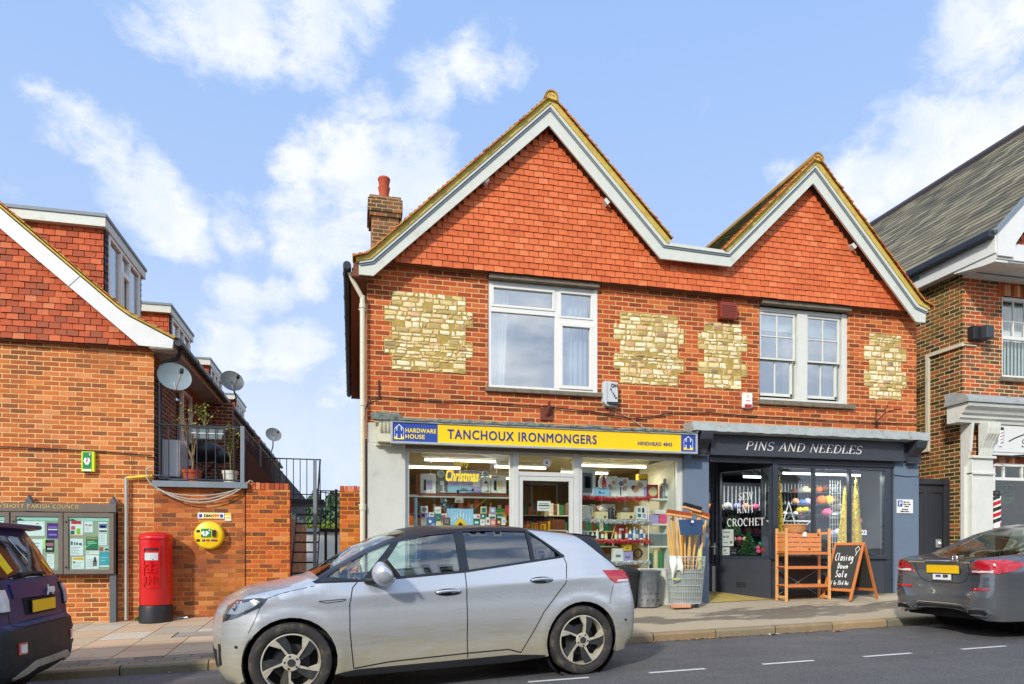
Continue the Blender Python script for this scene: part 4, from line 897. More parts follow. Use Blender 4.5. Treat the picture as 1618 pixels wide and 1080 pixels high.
MB().add([(-1.98, 1.5, 3.0), (-1.36, 2.6, 2.2), (-1.36, 2.6, 1.5), (-1.98, 1.5, 2.3), (-1.975, 1.5, 3.0), (-1.355, 2.6, 2.2), (-1.355, 2.6, 1.5), (-1.975, 1.5, 2.3)], [(0, 1, 2, 3), (7, 6, 5, 4), (0, 4, 5, 1)]).build('side_panel', 'gutter_black', ST)
GR = thing('yard_railing', (-.6, 6, .4), 'thin bar railing with a raised landing beyond the narrow brick pier', 'railing')
q = MB().tube([(-.98, 6, 2.70), (.6, 6, 2.70)], .015, 6).box(-.98, .6, 5.98, 6.04, 1.72, 1.80)
for i in range(14): q.tube([(-.94+i*.11, 6, 1.8), (-.94+i*.11, 6, 2.70)], .01, 5)
q.build('bars', 'gutter_black', GR)
MB().box(-.62, -.56, 5.97, 6.03, .3, 2.74).box(-.86, -.80, 5.97, 6.03, .3, 1.8).build('post', 'gutter_black', GR)
LW = MB().box(-1.0, -.45, 5.6, 5.8, .2, .95); tag(LW.build('low_wall', 'brick_dark'), 'low dark brick wall at the foot of the yard behind the staircase', 'wall')
GA = thing('white_garage', (-.8, 24, .6), 'white boarded garage with a dark opening at the end of the yard', 'garage')
MB().box(-2.6, -.75, 22, 27, .2, 2.15).build('wall', 'white_paint', GA); MB().box(-2.8, 1.2, 21.8, 27.2, 2.15, 2.30).build('roof', 'grey_flash', GA)
MB().box(-.75, 1.2, 23.5, 27, .2, 2.15).build('opening', 'black_plastic', GA); MB().box(-.50, -.36, 22, 22.2, .2, 2.15).build('post', 'white_paint', GA)

# ------------------------------------------------------------------ foliage
def leafcloud(pts, size, seed=0):
    r = random.Random(seed); mb = MB(); vs = []; fs = []
    for (x, y, z) in pts:
        a = r.uniform(0, 6.28); e = r.uniform(-1, 1); s_ = size*r.uniform(.6, 1.4)
        d = Vector((math.cos(a), math.sin(a), e)).normalized(); u = d.orthogonal().normalized(); v = d.cross(u)
        c_ = Vector((x, y, z)); n = len(vs); vs += [c_+u*s_, c_+v*s_*.6, c_-u*s_, c_-v*s_*.6]; fs.append((n, n+1, n+2, n+3))
    mb.add(vs, fs); return mb
def leafmat(name, cs, rough=.7):
    m, t, p, o = newmat(name); g = t.new('ShaderNodeNewGeometry')
    c = t.ramp(g.outputs['Random Per Island'], [(i/(len(cs)-1), c_) for i, c_ in enumerate(cs)])
    n = t.noise(g.outputs['Position'], 1.5, 3); t.put(p.inputs['Base Color'], t.vm('SCALE', c, t.m('MULTIPLY_ADD', n, .8, .6))); p.inputs['Roughness'].default_value = rough
    p.inputs['Specular IOR Level'].default_value = .25
leafmat('leaf_wood', [S(58, 84, 66), S(84, 112, 84), S(104, 128, 92), S(72, 96, 80)]); leafmat('leaf_bright', [S(80, 96, 30), S(118, 130, 36), S(100, 116, 40)])
leafmat('leaf_olive', [S(92, 104, 50), S(140, 146, 70), S(176, 172, 84)]); leafmat('leaf_pine', [S(28, 62, 34), S(44, 84, 44), S(60, 104, 52)])
r = random.Random(3); pts = []
for i in range(150):
    x = r.uniform(-26, 20); y = r.uniform(112, 136); h = r.uniform(9.8, 13.2)*(.93+.0022*(x+10)); w_ = r.uniform(1.2, 2.4)
    for k_ in range(190):
        f = r.random()**.8; a = r.uniform(0, 6.28); rr = w_*(1-f*.82)*math.sqrt(r.random())*(1+.3*math.sin(f*22))
        pts.append((x+rr*math.cos(a), y+rr*math.sin(a), h*(.28+f*.72)))
tag(leafcloud(pts, .42, 1).build('far_wood', 'leaf_wood'), 'distant blue-green wood of conifers on the skyline', 'wood', kind='stuff')
hl = sheet(-200, 200, 45, 400, lambda x, y: kz(x)+.2+max(0, min(1, (y-50)/80))*2.6, 10, 30); struct(hl.build('hill', 'hill_grass' if 'hill_grass' in MATS else 'ground_earth'))
def box_pts(x0, x1, y0, y1, z0, z1, n, seed):
    r = random.Random(seed); return [(r.uniform(x0, x1), r.uniform(y0, y1), r.uniform(z0, z1)+.12*math.sin(i)) for i in range(n)]
HG = thing('hedge', (0, 30, .5), 'yellow-green clipped hedge behind the white garage', 'hedge')
leafcloud(box_pts(-5, 4, 29, 31, .8, 2.85, 4200, 4), .11, 2).build('foliage', 'leaf_bright', HG); MB().box(-5, 4, 29.4, 30.6, .4, 2.6).build('stems', 'leaf_pine', HG)

def potted(name, x, y, z, r0, h, mat, label, white=False):
    t_ = thing(name, (x, y, z), label, 'plant pot')
    MB().lathe([(r0*.72, 0), (r0*.93, h*.8), (r0, h*.8), (r0*1.03, h), (r0*.92, h), (r0*.9, h*.86), (0, h*.86)], (x, y, z), 24).build('pot', mat, t_, smooth='auto'); return t_
def branches(x, y, z, n, L, seed, parent, mat, leaf=None, spread=.5, th=.012):
    r = random.Random(seed); m_ = MB(); tips = []
    m_.tube([(x, y, z), (x+r.uniform(-.03, .03), y, z+L*.22)], th*1.3, 6, r1=th)
    for i in range(n):
        p = Vector((x, y, z+L*.15+r.uniform(0, .12)*L)); d = Vector((r.uniform(-spread, spread), r.uniform(-spread*.5, spread*.5), 1)).normalized(); path = [p.copy()]
        for k_ in range(6):
            p = p+d*L*.13; d = (d+Vector((r.uniform(-.3, .3), r.uniform(-.2, .2), .12))).normalized(); path.append(p.copy())
            if k_ > 1: tips.append(p.copy())
        m_.tube(path, th*.7, 5, r1=th*.18)
    m_.build('stems', mat, parent)
    if leaf:
        pt = []; 
        for p in tips:
            for _ in range(leaf[1]): pt.append((p.x+r.gauss(0, leaf[2]), p.y+r.gauss(0, leaf[2]), p.z+r.gauss(0, leaf[2])))
        leafcloud(pt, leaf[3], seed).build('leaves', leaf[0], parent)
pm('bark', (150, 128, 96), .9, var=.2); pm('planter_grey', (112, 122, 124), .7); pm('pot_white', (214, 212, 196), .6, var=.06)
t_ = potted('plant_pot', -2.83, 1.5, 2.36, .155, .26, 'terracotta', 'terracotta pot with a bare branching shrub on the balcony'); branches(-2.83, 1.5, 2.58, 8, 1.1, 2, t_, 'bark', ('leaf_olive', 3, .05, .022), .62)
t_ = potted('plant_pot', -2.23, 1.5, 2.36, .13, .26, 'pot_white', 'white ribbed pot with tall thin yellow stems on the balcony'); branches(-2.23, 1.5, 2.58, 9, .78, 5, t_, 'leaf_olive', ('leaf_olive', 3, .03, .02), .12, .006)
PT = thing('planter_trough', (-2.55, 1.38, 3.1), 'grey window-box trough hung on the balcony railing', 'planter')
MB().prism([(-2.79, 3.33), (-2.29, 3.33), (-2.33, 3.12), (-2.75, 3.12)], 1.28, 1.46).build('trough', 'planter_grey', PT); MB().box(-2.80, -2.28, 1.27, 1.47, 3.30, 3.335).box(-2.79, -2.30, 1.272, 1.278, 3.20, 3.215).build('rim', 'white_paint', PT)
branches(-2.62, 1.38, 3.30, 6, .42, 9, PT, 'leaf_olive', ('leaf_olive', 3, .03, .022), .7, .005)
BQ = thing('covered_barbecue', (-2.9, 2.9, 2.36), 'black-covered barbecue standing on the balcony behind the plants', 'barbecue')
MB().sphere((-2.92, 2.9, 3.12), .36, 18, (1, .9, .55)).sphere((-2.6, 2.8, 3.02), .16, 12, (1, 1, .8)).build('cover', 'black_plastic', BQ, smooth=True)
MB().tube([(-3.15, 2.9, 3.0), (-2.65, 2.9, 2.38)], .02, 6).tube([(-2.65, 2.9, 3.0), (-3.15, 2.9, 2.38)], .02, 6).tube([(-2.7, 2.75, 3.0), (-2.55, 2.6, 2.38)], .02, 6).build('legs', 'black_plastic', BQ)
BOX = thing('air_conditioner', (-3.2, 1.75, 2.4), 'off-white air-conditioning unit against the wall at the near end of the balcony', 'air conditioner')
MB().box(-3.32, -3.02, 1.5, 2.15, 2.50, 3.12).build('case', 'alarm_grey', BOX, bevel=.02); MB().box(-3.3, -3.04, 1.55, 1.6, 2.38, 2.5).box(-3.3, -3.04, 2.0, 2.05, 2.38, 2.5).build('feet', 'gutter_black', BOX)
def toy(name, x, y, z, c, sx, sy, sz, label, cat):
    return tag(MB().prism([(x-sx, z), (x+sx, z), (x+sx*.8, z+sz), (x-sx*.8, z+sz)], y-sy, y+sy).build(name, c, bevel=.015), label, cat)
pm('crate_green', (20, 120, 80), .6); pm('crate_red', (150, 40, 44), .6)
toy('storage_tub', -2.96, 2.2, 2.37, 'crate_green', .14, .14, .2, 'green tub behind the terracotta pot on the balcony', 'tub'); toy('storage_tub', -2.98, 2.3, 2.575, 'crate_red', .12, .12, .2, 'dark red tub stacked on the green tub on the balcony', 'tub')

# satellite dishes
pm('dish_grey', (132, 148, 150), .5, var=.06); pm('dish_mesh', (120, 128, 128), .5)
def dish(x, y, z, rw, rh, mat, label, wall=None, rz=R(25)):
    t_ = thing('satellite_dish', (x, y, z), label, 'satellite dish')
    M_ = Matrix.Translation((x, y, z)) @ Matrix.Rotation(rz, 4, 'Z') @ Matrix.Rotation(R(-14), 4, 'X')
    m_ = MB(); n = 32; vs = []; fs = []
    prof = [(0, .055), (.3, .05), (.6, .035), (.85, .012), (1, 0), (1.02, -.004), (1.0, .012)]
    for a, d in prof:
        for k_ in range(n): t = 6.2832*k_/n; vs.append(M_ @ Vector((a*rw*math.cos(t), d, a*rh*math.sin(t))))
    for i in range(len(prof)-1):
        for k_ in range(n): fs.append((i*n+k_, i*n+(k_+1) % n, (i+1)*n+(k_+1) % n, (i+1)*n+k_))
    m_.add(vs, fs).build('reflector', mat, t_, smooth=True)
    a = [M_ @ Vector(v) for v in ((0, .06, -.3*rh), (0, -.02, -rh), (.03, -.30*rw/.24, -.35*rh))]
    MB().tube(a, .011, 8).build('arm', 'alu', t_)
    MB().obox(M_ @ Matrix.Translation((.03, -.30*rw/.24, -.28*rh)), -.025, .025, -.05, .03, -.025, .04).build('receiver', 'black_plastic', t_, bevel=.006)
    if wall: MB().tube([M_ @ Vector((0, .06, 0)), Vector(wall[0]), Vector(wall[1])], .02, 8).build('bracket', 'gutter_black', t_)
dish(-2.985, 1.02, 4.055, .25, .23, 'dish_grey', 'large solid grey satellite dish at the corner under the eaves', ((-3.1, 1.3, 4.05), (-3.33, 1.4, 4.05)))
dish(-2.82, 5.4, 5.06, .25, .235, 'dish_mesh', 'perforated grey satellite dish above the gutter of the second dormer', ((-2.75, 5.5, 4.7), (-3.0, 5.6, 4.5)))
dish(-2.85, 14, 5.29, .27, .24, 'dish_mesh', 'farthest and smallest satellite dish over the gutter', ((-2.88, 14.1, 4.9), (-3.0, 14.2, 4.5)))

# ------------------------------------------------------------------ noticeboard
pm('notice_frame', (108, 100, 90), .7, var=.12, vs=18, world=True, bump=.2); pm('notice_post', (86, 94, 100), .7, var=.08); pm('gold', (226, 190, 110), .4, metal=.2)
pm('pale_yellow', (246, 238, 150), .5); pm('cork', (170, 174, 152), .9, var=.06); pm('header_teal', (170, 214, 204), .6); pm('hill_green', (40, 84, 66), .6)
NBd = thing('noticeboard', (-4.7, 1.1, .15), 'long grey wooden parish noticeboard with glazed cases and pinned posters', 'noticeboard')
Y0 = 1.05
MB().box(-6.4, -3.845, Y0, 1.16, .893, 1.875).build('case', 'notice_frame', NBd)
MB().box(-6.42, -3.835, Y0-.03, Y0, 1.877, 2.0).build('header', 'notice_frame', NBd, bevel=.004)
place(serif('GRAYSHOTT PARISH COUNCIL', .056, width=1.29, depth=.003, thick=.95), -5.62, Y0-.031, 1.926).build('lettering', 'gold', NBd)
for x in (-3.89, -5.06, -6.3):
    MB().box(x-.045, x+.045, 1.06, 1.15, .12, 2.0).prism([(x-.06, 2.0), (x+.06, 2.0), (x, 2.13)], 1.06, 1.15).build('post', 'notice_post', NBd)
for i, (a, c_) in enumerate(((-6.38, -5.30), (-5.28, -4.575), (-4.565, -3.865))):
    fr_ = MB().frame(a, c_, .91, 1.86, .065, Y0-.03, Y0-.002).build('case_door', 'notice_frame', NBd, bevel=.004)
    MB().box(a+.06, c_-.06, Y0-.018, Y0-.015, .97, 1.8).build('pane', 'glass_case', fr_)
    for z in (1.72, 1.02): MB().sphere((a+.035, Y0-.036, z), .014, 8).build('hinge', 'black_plastic', fr_)
    MB().box(a+.065, c_-.065, Y0-.006, Y0-.002, .975, 1.795).build('backing', 'cork', NBd)
    MB().box(a+.065, c_-.065, Y0-.0105, Y0-.007, 1.735, 1.79).build('header_strip', 'header_teal', NBd)
    MB().prism([(a+.07, 1.737), (a+.18, 1.737), (a+.15, 1.75), (a+.12, 1.768), (a+.10, 1.762), (a+.08, 1.75)], Y0-.013, Y0-.0108).build('hill_logo', 'hill_green', NBd)
def poster(x0, x1, z0, z1, c, marks=(), lines=None, y=Y0-.009, tilt=0):
    key = 'paper_%d_%d_%d' % c
    if key not in MATS: flat(key, c, .7)
    o_ = MB().box(x0, x1, y, y+.001, z0, z1).build('poster', key, NBd); w_, h_ = x1-x0, z1-z0
    m_ = {}
    for (a, b_, c2, d, cc) in marks:
        k2 = 'paper_%d_%d_%d' % cc
        if k2 not in MATS: flat(k2, cc, .7)
        m_.setdefault(k2, MB()).box(x0+a*w_, x0+c2*w_, y-.0012, y-.0002, z0+b_*h_, z0+d*h_)
    for k2, mm in m_.items(): mm.build('print', k2, o_)
    if lines:
        r = random.Random(int(x0*100)); k2 = 'paper_%d_%d_%d' % lines[2]
        if k2 not in MATS: flat(k2, lines[2], .7)
        mm = MB(); n = lines[3]
        for i in range(n):
            z = z0+h_*(lines[0]+(lines[1]-lines[0])*(i+.5)/n); mm.box(x0+.08*w_, x0+w_*r.uniform(.6, .92), y-.0008, y-.0002, z, z+h_*.02)
        mm.build('print', k2, o_)
    return o_
Wt, Gd, Rd, Tl, Pu, Bk, Gr = (236, 238, 240), (24, 128, 88), (214, 40, 60), (70, 166, 186), (84, 44, 132), (40, 42, 48), (96, 100, 110)
poster(-4.485, -4.30, 1.50, 1.74, Wt, [(.1, .78, .85, .98, Rd), (.5, .12, .78, .5, (150, 200, 40)), (.05, .1, .35, .35, (20, 110, 80)), (.1, .4, .4, .65, (220, 90, 110)), (0, .0, 1, .07, (240, 150, 120))])
poster(-4.285, -4.165, 1.56, 1.73, Wt, [(.1, .62, .4, .74, (190, 80, 90)), (.5, .6, .9, .7, Gr)], (.1, .55, Gr, 3))
poster(-4.085, -3.96, 1.55, 1.72, Wt, [(.06, .45, .94, .85, (90, 100, 160)), (.2, .5, .8, .66, (230, 220, 230)), (.06, .1, .94, .25, Bk)])
poster(-4.085, -3.965, 1.36, 1.54, Wt, [], (.1, .9, Gr, 6)); poster(-4.48, -4.30, 1.20, 1.46, Wt, [(.05, .62, .2, .84, Gr), (.3, .6, .38, .8, Bk), (.45, .62, .6, .78, Gr), (.68, .6, .9, .74, Gr)], (.05, .5, Gr, 5))
poster(-4.26, -4.095, 1.28, 1.49, Gd, [(.05, .84, .95, .95, (200, 150, 90)), (.1, .5, .9, .56, (180, 220, 190)), (.1, .62, .7, .67, (180, 220, 190)), (.05, .02, .95, .1, (120, 80, 60))])
poster(-4.26, -4.075, 1.215, 1.275, Wt, [(.05, .3, .2, .8, (160, 200, 180))], (.2, .8, (200, 110, 100), 2)); poster(-4.455, -4.285, .99, 1.175, Wt, [(.08, .76, .95, .95, (240, 176, 30)), (.1, .5, .25, .62, Bk)], (.1, .6, Gr, 4))
poster(-4.265, -4.08, .99, 1.205, Wt, [(.55, .2, .85, .6, (110, 110, 116)), (.62, .5, .78, .85, (60, 60, 66))], (.1, .7, Gr, 5)); poster(-4.07, -3.935, 1.02, 1.25, Tl, [(.05, .4, .6, .46, (150, 210, 220)), (.05, .6, .9, .66, (150, 210, 220)), (0, 0, 1, .1, Wt)])
poster(-4.07, -3.94, 1.26, 1.35, (190, 210, 206), [(.0, .1, .4, .8, (190, 90, 70)), (.6, .2, .95, .5, (40, 60, 50))])
poster(-5.21, -4.83, 1.50, 1.725, Wt, [(.7, .8, .8, .85, Bk)], (.3, .7, (190, 190, 196), 3)); poster(-4.80, -4.64, 1.46, 1.70, Pu, [(.1, .7, .9, .78, (160, 110, 210)), (.1, .55, .9, .62, Wt), (.15, .2, .85, .3, (150, 130, 220))])
poster(-4.82, -4.70, 1.25, 1.44, (48, 50, 50), [(.1, .5, .9, .75, (190, 110, 130)), (.2, .2, .8, .35, (200, 206, 200))]); poster(-4.80, -4.70, 1.0, 1.22, Wt, [], (.1, .9, Gr, 5)); poster(-4.86, -4.80, 1.3, 1.46, (190, 230, 160))
poster(-5.62, -5.38, 1.55, 1.72, Wt, [(0, .6, 1, .85, Rd), (0, .1, 1, .3, Rd)]); poster(-5.95, -5.66, 1.2, 1.7, Wt, [], (.1, .9, Gr, 9)); poster(-5.2, -4.86, 1.0, 1.45, Wt, [], (.1, .9, Gr, 8))

# ------------------------------------------------------------------ pillar box
pm('post_red', (206, 16, 22), .32, var=.05, coat=.4, world=True, bump=.05); pm('post_black', (34, 36, 40), .45, var=.15, dirt=((120, 118, 110), 30, .68, .5), world=True)
PB = thing('pillar_box', (-3.24, .95, .15), 'red cylindrical post box with a raised crown and black base on the pavement', 'post box')
cx, cy, z0 = -3.24, .95, .15
MB().lathe([(.243, 0), (.243, .24), (.235, .265), (.2, .27)], (cx, cy, z0), 48).build('base', 'post_black', PB, smooth='auto')
MB().lathe([(.2, .272), (.228, .275), (.236, .29), (.236, 1.29), (.246, 1.295), (.250, 1.31), (.250, 1.335), (.244, 1.345), (.238, 1.352), (.238, 1.365), (.22, 1.385), (.12, 1.415), (0, 1.42)], (cx, cy, z0), 64).build('body', 'post_red', PB, smooth='auto')
def cyl(mb, r):     # wrap a front-facing relief on the drum; x is arc length, y is standoff
    AZ = R(-2)
    mb.v = [(cx+(r-v[1])*math.sin(v[0]/r+AZ), cy-(r-v[1])*math.cos(v[0]/r+AZ), z0+v[2]) for v in mb.v]; return mb
def grid_box(x0, x1, y0, y1, z0_, z1_, n=8):
    mb = MB()
    for i in range(n):
        a, b_ = x0+(x1-x0)*i/n, x0+(x1-x0)*(i+1)/n; mb.box(a, b_, y0, y1, z0_, z1_)
    return mb
fr_ = MB()
for a in ((-.12, .12, 1.16, 1.20), (-.12, -.105, .56, 1.16), (.105, .12, .56, 1.16), (-.12, .12, .545, .56)):
    m_ = grid_box(a[0], a[1], -.014, .0, a[2], a[3]); fr_.add(m_.v, m_.f)
DRr = cyl(fr_, .237).build('door_frame', 'post_red', PB, smooth='auto')
cyl(grid_box(-.10, .10, -.004, .0, 1.125, 1.165), .237).build('aperture', 'black_plastic', PB)
cyl(grid_box(-.115, .115, -.016, .0, 1.17, 1.19), .237).build('hood', 'post_red', PB)
cyl(grid_box(-.095, .095, -.009, .0, .975, 1.09), .237).build('collection_plate', 'alarm_grey', PB)
pl = MB()
for i, (w_, z_) in enumerate(((.14, 1.065), (.10, 1.045), (.15, 1.03), (.08, 1.01))): pl.box(-.07, -.07+w_*.9, -.0105, -.009, z_, z_+.006)
pl.box(.02, .035, -.0105, -.009, .985, 1.0); cyl(pl, .237).build('print', 'letter_blue', PB)
crown = [([(-.085+.17*i/8, .80+.0*i) for i in range(9)], .02), (_arc(-.045, .87, .045, .045, -60, 200, 10), .012), (_arc(.045, .87, .045, .045, -20, 240, 10), .012), ([(0, .82), (0, .95)], .012), ([(-.018, .93), (.018, .93)], .01), ([(-.07, .83), (0, .86), (.07, .83)], .01)]
cyl(strokes(crown, .017), .237).build('crown', 'post_red', PB)
e_ = serif('E', .13, width=.085, depth=.017, thick=1.15); e_.v = [(v[0]-.105, v[1], v[2]+.60) for v in e_.v]; r2 = serif('R', .13, width=.09, depth=.017, thick=1.15); r2.v = [(v[0]+.015, v[1], v[2]+.60) for v in r2.v]
e_.add(r2.v, r2.f); m_ = strokes([([(-.022, .64), (-.022, .69)], .008), ([(-.006, .64), (-.006, .69)], .008), ([(-.028, .69), (.0, .69)], .005), ([(-.028, .64), (.0, .64)], .005)], .007); e_.add(m_.v, m_.f)
cyl(e_, .237).build('cypher', 'post_red', PB)

# ------------------------------------------------------------------ defibrillator cabinet and signs
pm('aed_yellow', (244, 208, 10), .35, coat=.3, bump=.03); pm('aed_green', (10, 140, 80), .4); pm('lime', (214, 226, 30), .4)
AE = thing('defibrillator_cabinet', (-2.49, 1.2, 1.30), 'round yellow defibrillator cabinet on the brick yard wall', 'defibrillator')
MB().lathe([(.20, 0), (.225, -.01), (.228, -.10), (.218, -.13), (.20, -.142), (0, -.146)], (-2.49, 1.198, 1.525), 48, axis='y').build('case', 'aed_yellow', AE, smooth='auto')
MB().lathe([(.204, -.1395), (.208, -.1395), (.208, -.1385), (.204, -.1385)], (-2.49, 1.2, 1.525), 48, axis='y', cap=False).build('seam', 'rust', AE)
yf = 1.2-.148
GP = MB().box(-2.60, -2.45, yf-.004, yf+.005, 1.49, 1.63).build('label', 'aed_green', AE)
place(strokes([([(0, .0), (.05, .055)], .04), ([(0, .0), (-.05, .055)], .04)], .003), -2.54, yf-.003, 1.52).sphere((-2.56, yf-.002, 1.572), .027, 12, (1, .12, 1)).sphere((-2.518, yf-.002, 1.572), .027, 12, (1, .12, 1)).box(-2.478, -2.468, yf-.006, yf-.004, 1.585, 1.62).box(-2.49, -2.456, yf-.0065, yf-.0045, 1.598, 1.607).build('heart_mark', 'letter_white', GP)
place(strokes([([(-.005, .04), (.008, .01), (-.008, .012), (.004, -.02)], .007)], .003), -2.54, yf-.008, 1.555).build('bolt_mark', 'aed_green', GP)
MB().box(-2.43, -2.375, yf-.03, yf, 1.50, 1.61).build('lock', 'post_black', AE, bevel=.006); MB().box(-2.67, -2.62, yf-.004, yf+.005, 1.57, 1.61).box(-2.67, -2.62, yf-.004, yf+.005, 1.42, 1.46).build('hinge', 'post_black', AE)
for x, c_ in ((-2.585, 'sign_blue'), (-2.52, 'red_lens'), (-2.45, 'sign_blue'), (-2.40, 'red_lens')): MB().box(x, x+.05, yf-.003, yf+.004, 1.425, 1.455).build('sticker', c_, AE)
DI = thing('emergency_sign', (-2.47, 1.19, 1.8), 'small white and yellow sign reading DIAL 999 above the round yellow cabinet', 'sign')
MB().box(-2.675, -2.27, 1.178, 1.198, 1.80, 1.895).build('plate', 'alarm_white', DI); MB().box(-2.59, -2.35, 1.174, 1.178, 1.803, 1.892).build('panel', 'pale_yellow', DI)
place(sans('DIAL', .062, bold=.002), -2.58, 1.172, 1.825).build('lettering', 'post_black', DI); place(sans('999', .068, bold=.002), -2.455, 1.172, 1.823).build('lettering', 'orange_print' if 'orange_print' in MATS else 'red_lens', DI)
MB().box(-2.655, -2.61, 1.174, 1.178, 1.82, 1.87).box(-2.335, -2.29, 1.174, 1.178, 1.82, 1.87).build('logo', 'sign_blue', DI)
NO = thing('small_notice', (-2.21, 1.19, 1.75), 'little white notice with an orange top beside the DIAL 999 sign', 'sign')
MB().box(-2.262, -2.165, 1.185, 1.198, 1.765, 1.895).build('plate', 'alarm_white', NO); MB().box(-2.26, -2.167, 1.182, 1.185, 1.855, 1.893).box(-2.25, -2.18, 1.182, 1.185, 1.80, 1.835).build('print', 'aed_yellow', NO)
SG = thing('defibrillator_sign', (-4.265, 1.17, 2.5), 'small green heart sign with lime edges high on the orange brick wall', 'sign')
MB().box(-4.358, -4.172, 1.13, 1.195, 2.515, 2.83).build('case', 'lime', SG, bevel=.006); MB().box(-4.335, -4.215, 1.124, 1.13, 2.56, 2.82).build('face', 'aed_green', SG); MB().box(-4.335, -4.215, 1.124, 1.13, 2.525, 2.555).build('strip', 'alarm_white', SG)
place(strokes([([(0, -.045), (.033, .03)], .04), ([(0, -.045), (-.033, .03)], .04)], .003), -4.275, 1.122, 2.67).sphere((-4.293, 1.122, 2.708), .024, 12, (1, .1, 1)).sphere((-4.257, 1.122, 2.708), .024, 12, (1, .1, 1)).box(-4.237, -4.229, 1.12, 1.124, 2.765, 2.81).box(-4.25, -4.216, 1.12, 1.124, 2.783, 2.792).build('heart_mark', 'letter_white', SG)
place(strokes([([(.0, .05), (.008, .01), (-.008, .012), (.0, -.03)], .008)], .003), -4.275, 1.1175, 2.68).build('bolt_mark', 'post_red', SG)
# pipe and cables on the walls
pm('pipe_grey', (176, 176, 164), .5, metal=.2); pm('pipe_yellow', (232, 206, 50), .5)
CP = thing('conduit_pipe', (-3.72, 1.12, .2), 'thin grey pipe rising to a yellow elbow between noticeboard and post box', 'pipe')
MB().tube([(-3.72, 1.14, .17), (-3.72, 1.14, 2.44)], .027, 10).build('riser', 'pipe_grey', CP, smooth='auto'); MB().tube([(-3.72, 1.14, 2.43), (-3.34, 1.14, 2.475)], .022, 10).build('elbow', 'pipe_yellow', CP, smooth='auto')
MB().tube([(-3.34, 1.14, 2.475), (-3.22, 1.12, 2.48), (-3.05, 1.12, 2.41), (-2.8, 1.12, 2.42)], .018, 8).build('sleeve', 'gutter_black', CP)
def catn(a, b_, sag, n=14): a, b_ = Vector(a), Vector(b_); return [a.lerp(b_, i/n)-Vector((0, 0, sag*4*(i/n)*(1-i/n))) for i in range(n+1)]
cb = MB().tube([(-3.33, 1.1, 2.62), (-3.42, 1.08, 2.56), (-3.40, 1.08, 2.42)]+catn((-3.36, 1.09, 2.35), (-1.92, 1.1, 2.36), .30), .011, 6).tube(catn((-3.36, 1.1, 2.34), (-1.90, 1.1, 2.40), .265), .009, 6).tube(catn((-3.3, 1.09, 2.26), (-1.93, 1.11, 2.33), .13), .008, 6)
cb.tube([(-1.93, 1.1, 2.36), (-1.86, 1.1, 2.43), (-1.82, 1.12, 2.41)], .01, 6)
tag(cb.build('hanging_cable', 'cable_grey'), 'loops of pale cable sagging across the brick yard wall below the balcony', 'cable')
tag(MB().tube([(-8.5, 1.17, 2.90), (-6.5, 1.17, 2.88), (-5, 1.17, 2.865), (-4.2, 1.17, 2.85), (-3.36, 1.17, 2.80)], .010, 6).tube([(-3.66, 1.17, 2.82), (-3.64, 1.17, 2.45)], .004, 5).build('wall_cable', 'cable_black'), 'dark cable running along the orange brick wall above the heart sign', 'cable')

# ================================================================== RIGHT BUILDING
Rb = thing('barber_building', (14, .1, .6), 'brown brick building with a slate roof and a white classical shopfront', 'building')
XR = 11.35
MB().wall(.1, 11, -.2, 7.05, XR, axis='x', flip=True).build('side_wall', 'brick_side_old', Rb)
MB().wall(XR, 19, -.2, 6.85, .1, [(12.295, 13.55, 4.70, 6.33), (12.05, 14.2, 1.0, 3.47)], reveal=.1).build('brick_wall', 'brick_front_old', Rb)
RT = MB(); m_ = roof_slope(11.1, 7.05, 15.2, 11.17, -.78, 14, gauge=.21, th=.018, tw=.42, seed=8); RT.add(m_.v, m_.f); m_ = roof_slope(19.3, 7.05, 15.2, 11.17, -.78, 14, gauge=.22, th=.018, seed=8); RT.add(m_.v, m_.f)
RT.build('roof', 'slate', Rb); MB().tube([(15.2, -.8, 11.2), (15.2, 14, 11.2)], .1, 8).build('ridge_tiles', 'dormer_slate', Rb)
gt = MB().box(10.98, 11.118, -.80, 12, 6.95, 7.09); gt.build('gutter', 'gutter_black', Rb, bevel=.02)
MB().box(11.12, 11.145, -.79, 12, 6.68, 7.02).box(11.145, XR, -.1, 12, 6.70, 6.72).build('eaves_board', 'white_paint_clean', Rb)
MB().box(11.115, 11.12, .9, 1.15, 6.84, 6.92).build('eaves_vent', 'grey_flash', Rb)
MB().prism([(11.13, 7.03), (15.2, 11.13), (15.2, 10.62), (11.80, 7.2), (11.55, 6.88), (11.50, 6.62), (11.15, 6.62)], -.83, -.79).build('bargeboard', 'white_paint_clean', Rb)
MB().prism([(11.08, 7.07), (15.2, 11.2), (15.2, 11.15), (11.10, 7.02)], -.87, -.78).build('verge_flashing', 'grey_flash', Rb)
hung_tiles(lambda z: [(11.50+max(0, z-6.7)*.99, 15.2)], 6.64, 10.6, -.62, gauge=.1, tw=.165, seed=12).build('tile_hanging', 'tile_hung_old', Rb)
MB().box(11.15, 16, -.79, -.765, 6.58, 6.635).build('cornice_top', 'white_paint_clean', Rb)
cv = MB(); pr = [(-.76, 6.60), (-.76, 6.55), (-.72, 6.535), (-.5, 6.60), (-.2, 6.66), (.1, 6.68), (.1, 6.9), (-.76, 6.9)]
for i in range(8): cv.prism(pr, 11.45+i*.62, 11.45+i*.62+.612, axis='x')
cv.prism([(-.77, 6.64), (-.77, 6.53), (-.5, 6.55), (.1, 6.64), (.1, 6.9), (-.77, 6.9)], 11.145, 11.43, axis='x'); cv.build('cove_cornice', 'white_paint_clean', Rb, smooth='auto')
MB().box(XR, 16, -.03, .1, 6.60, 6.65).build('soffit_band', 'white_paint_clean', Rb)
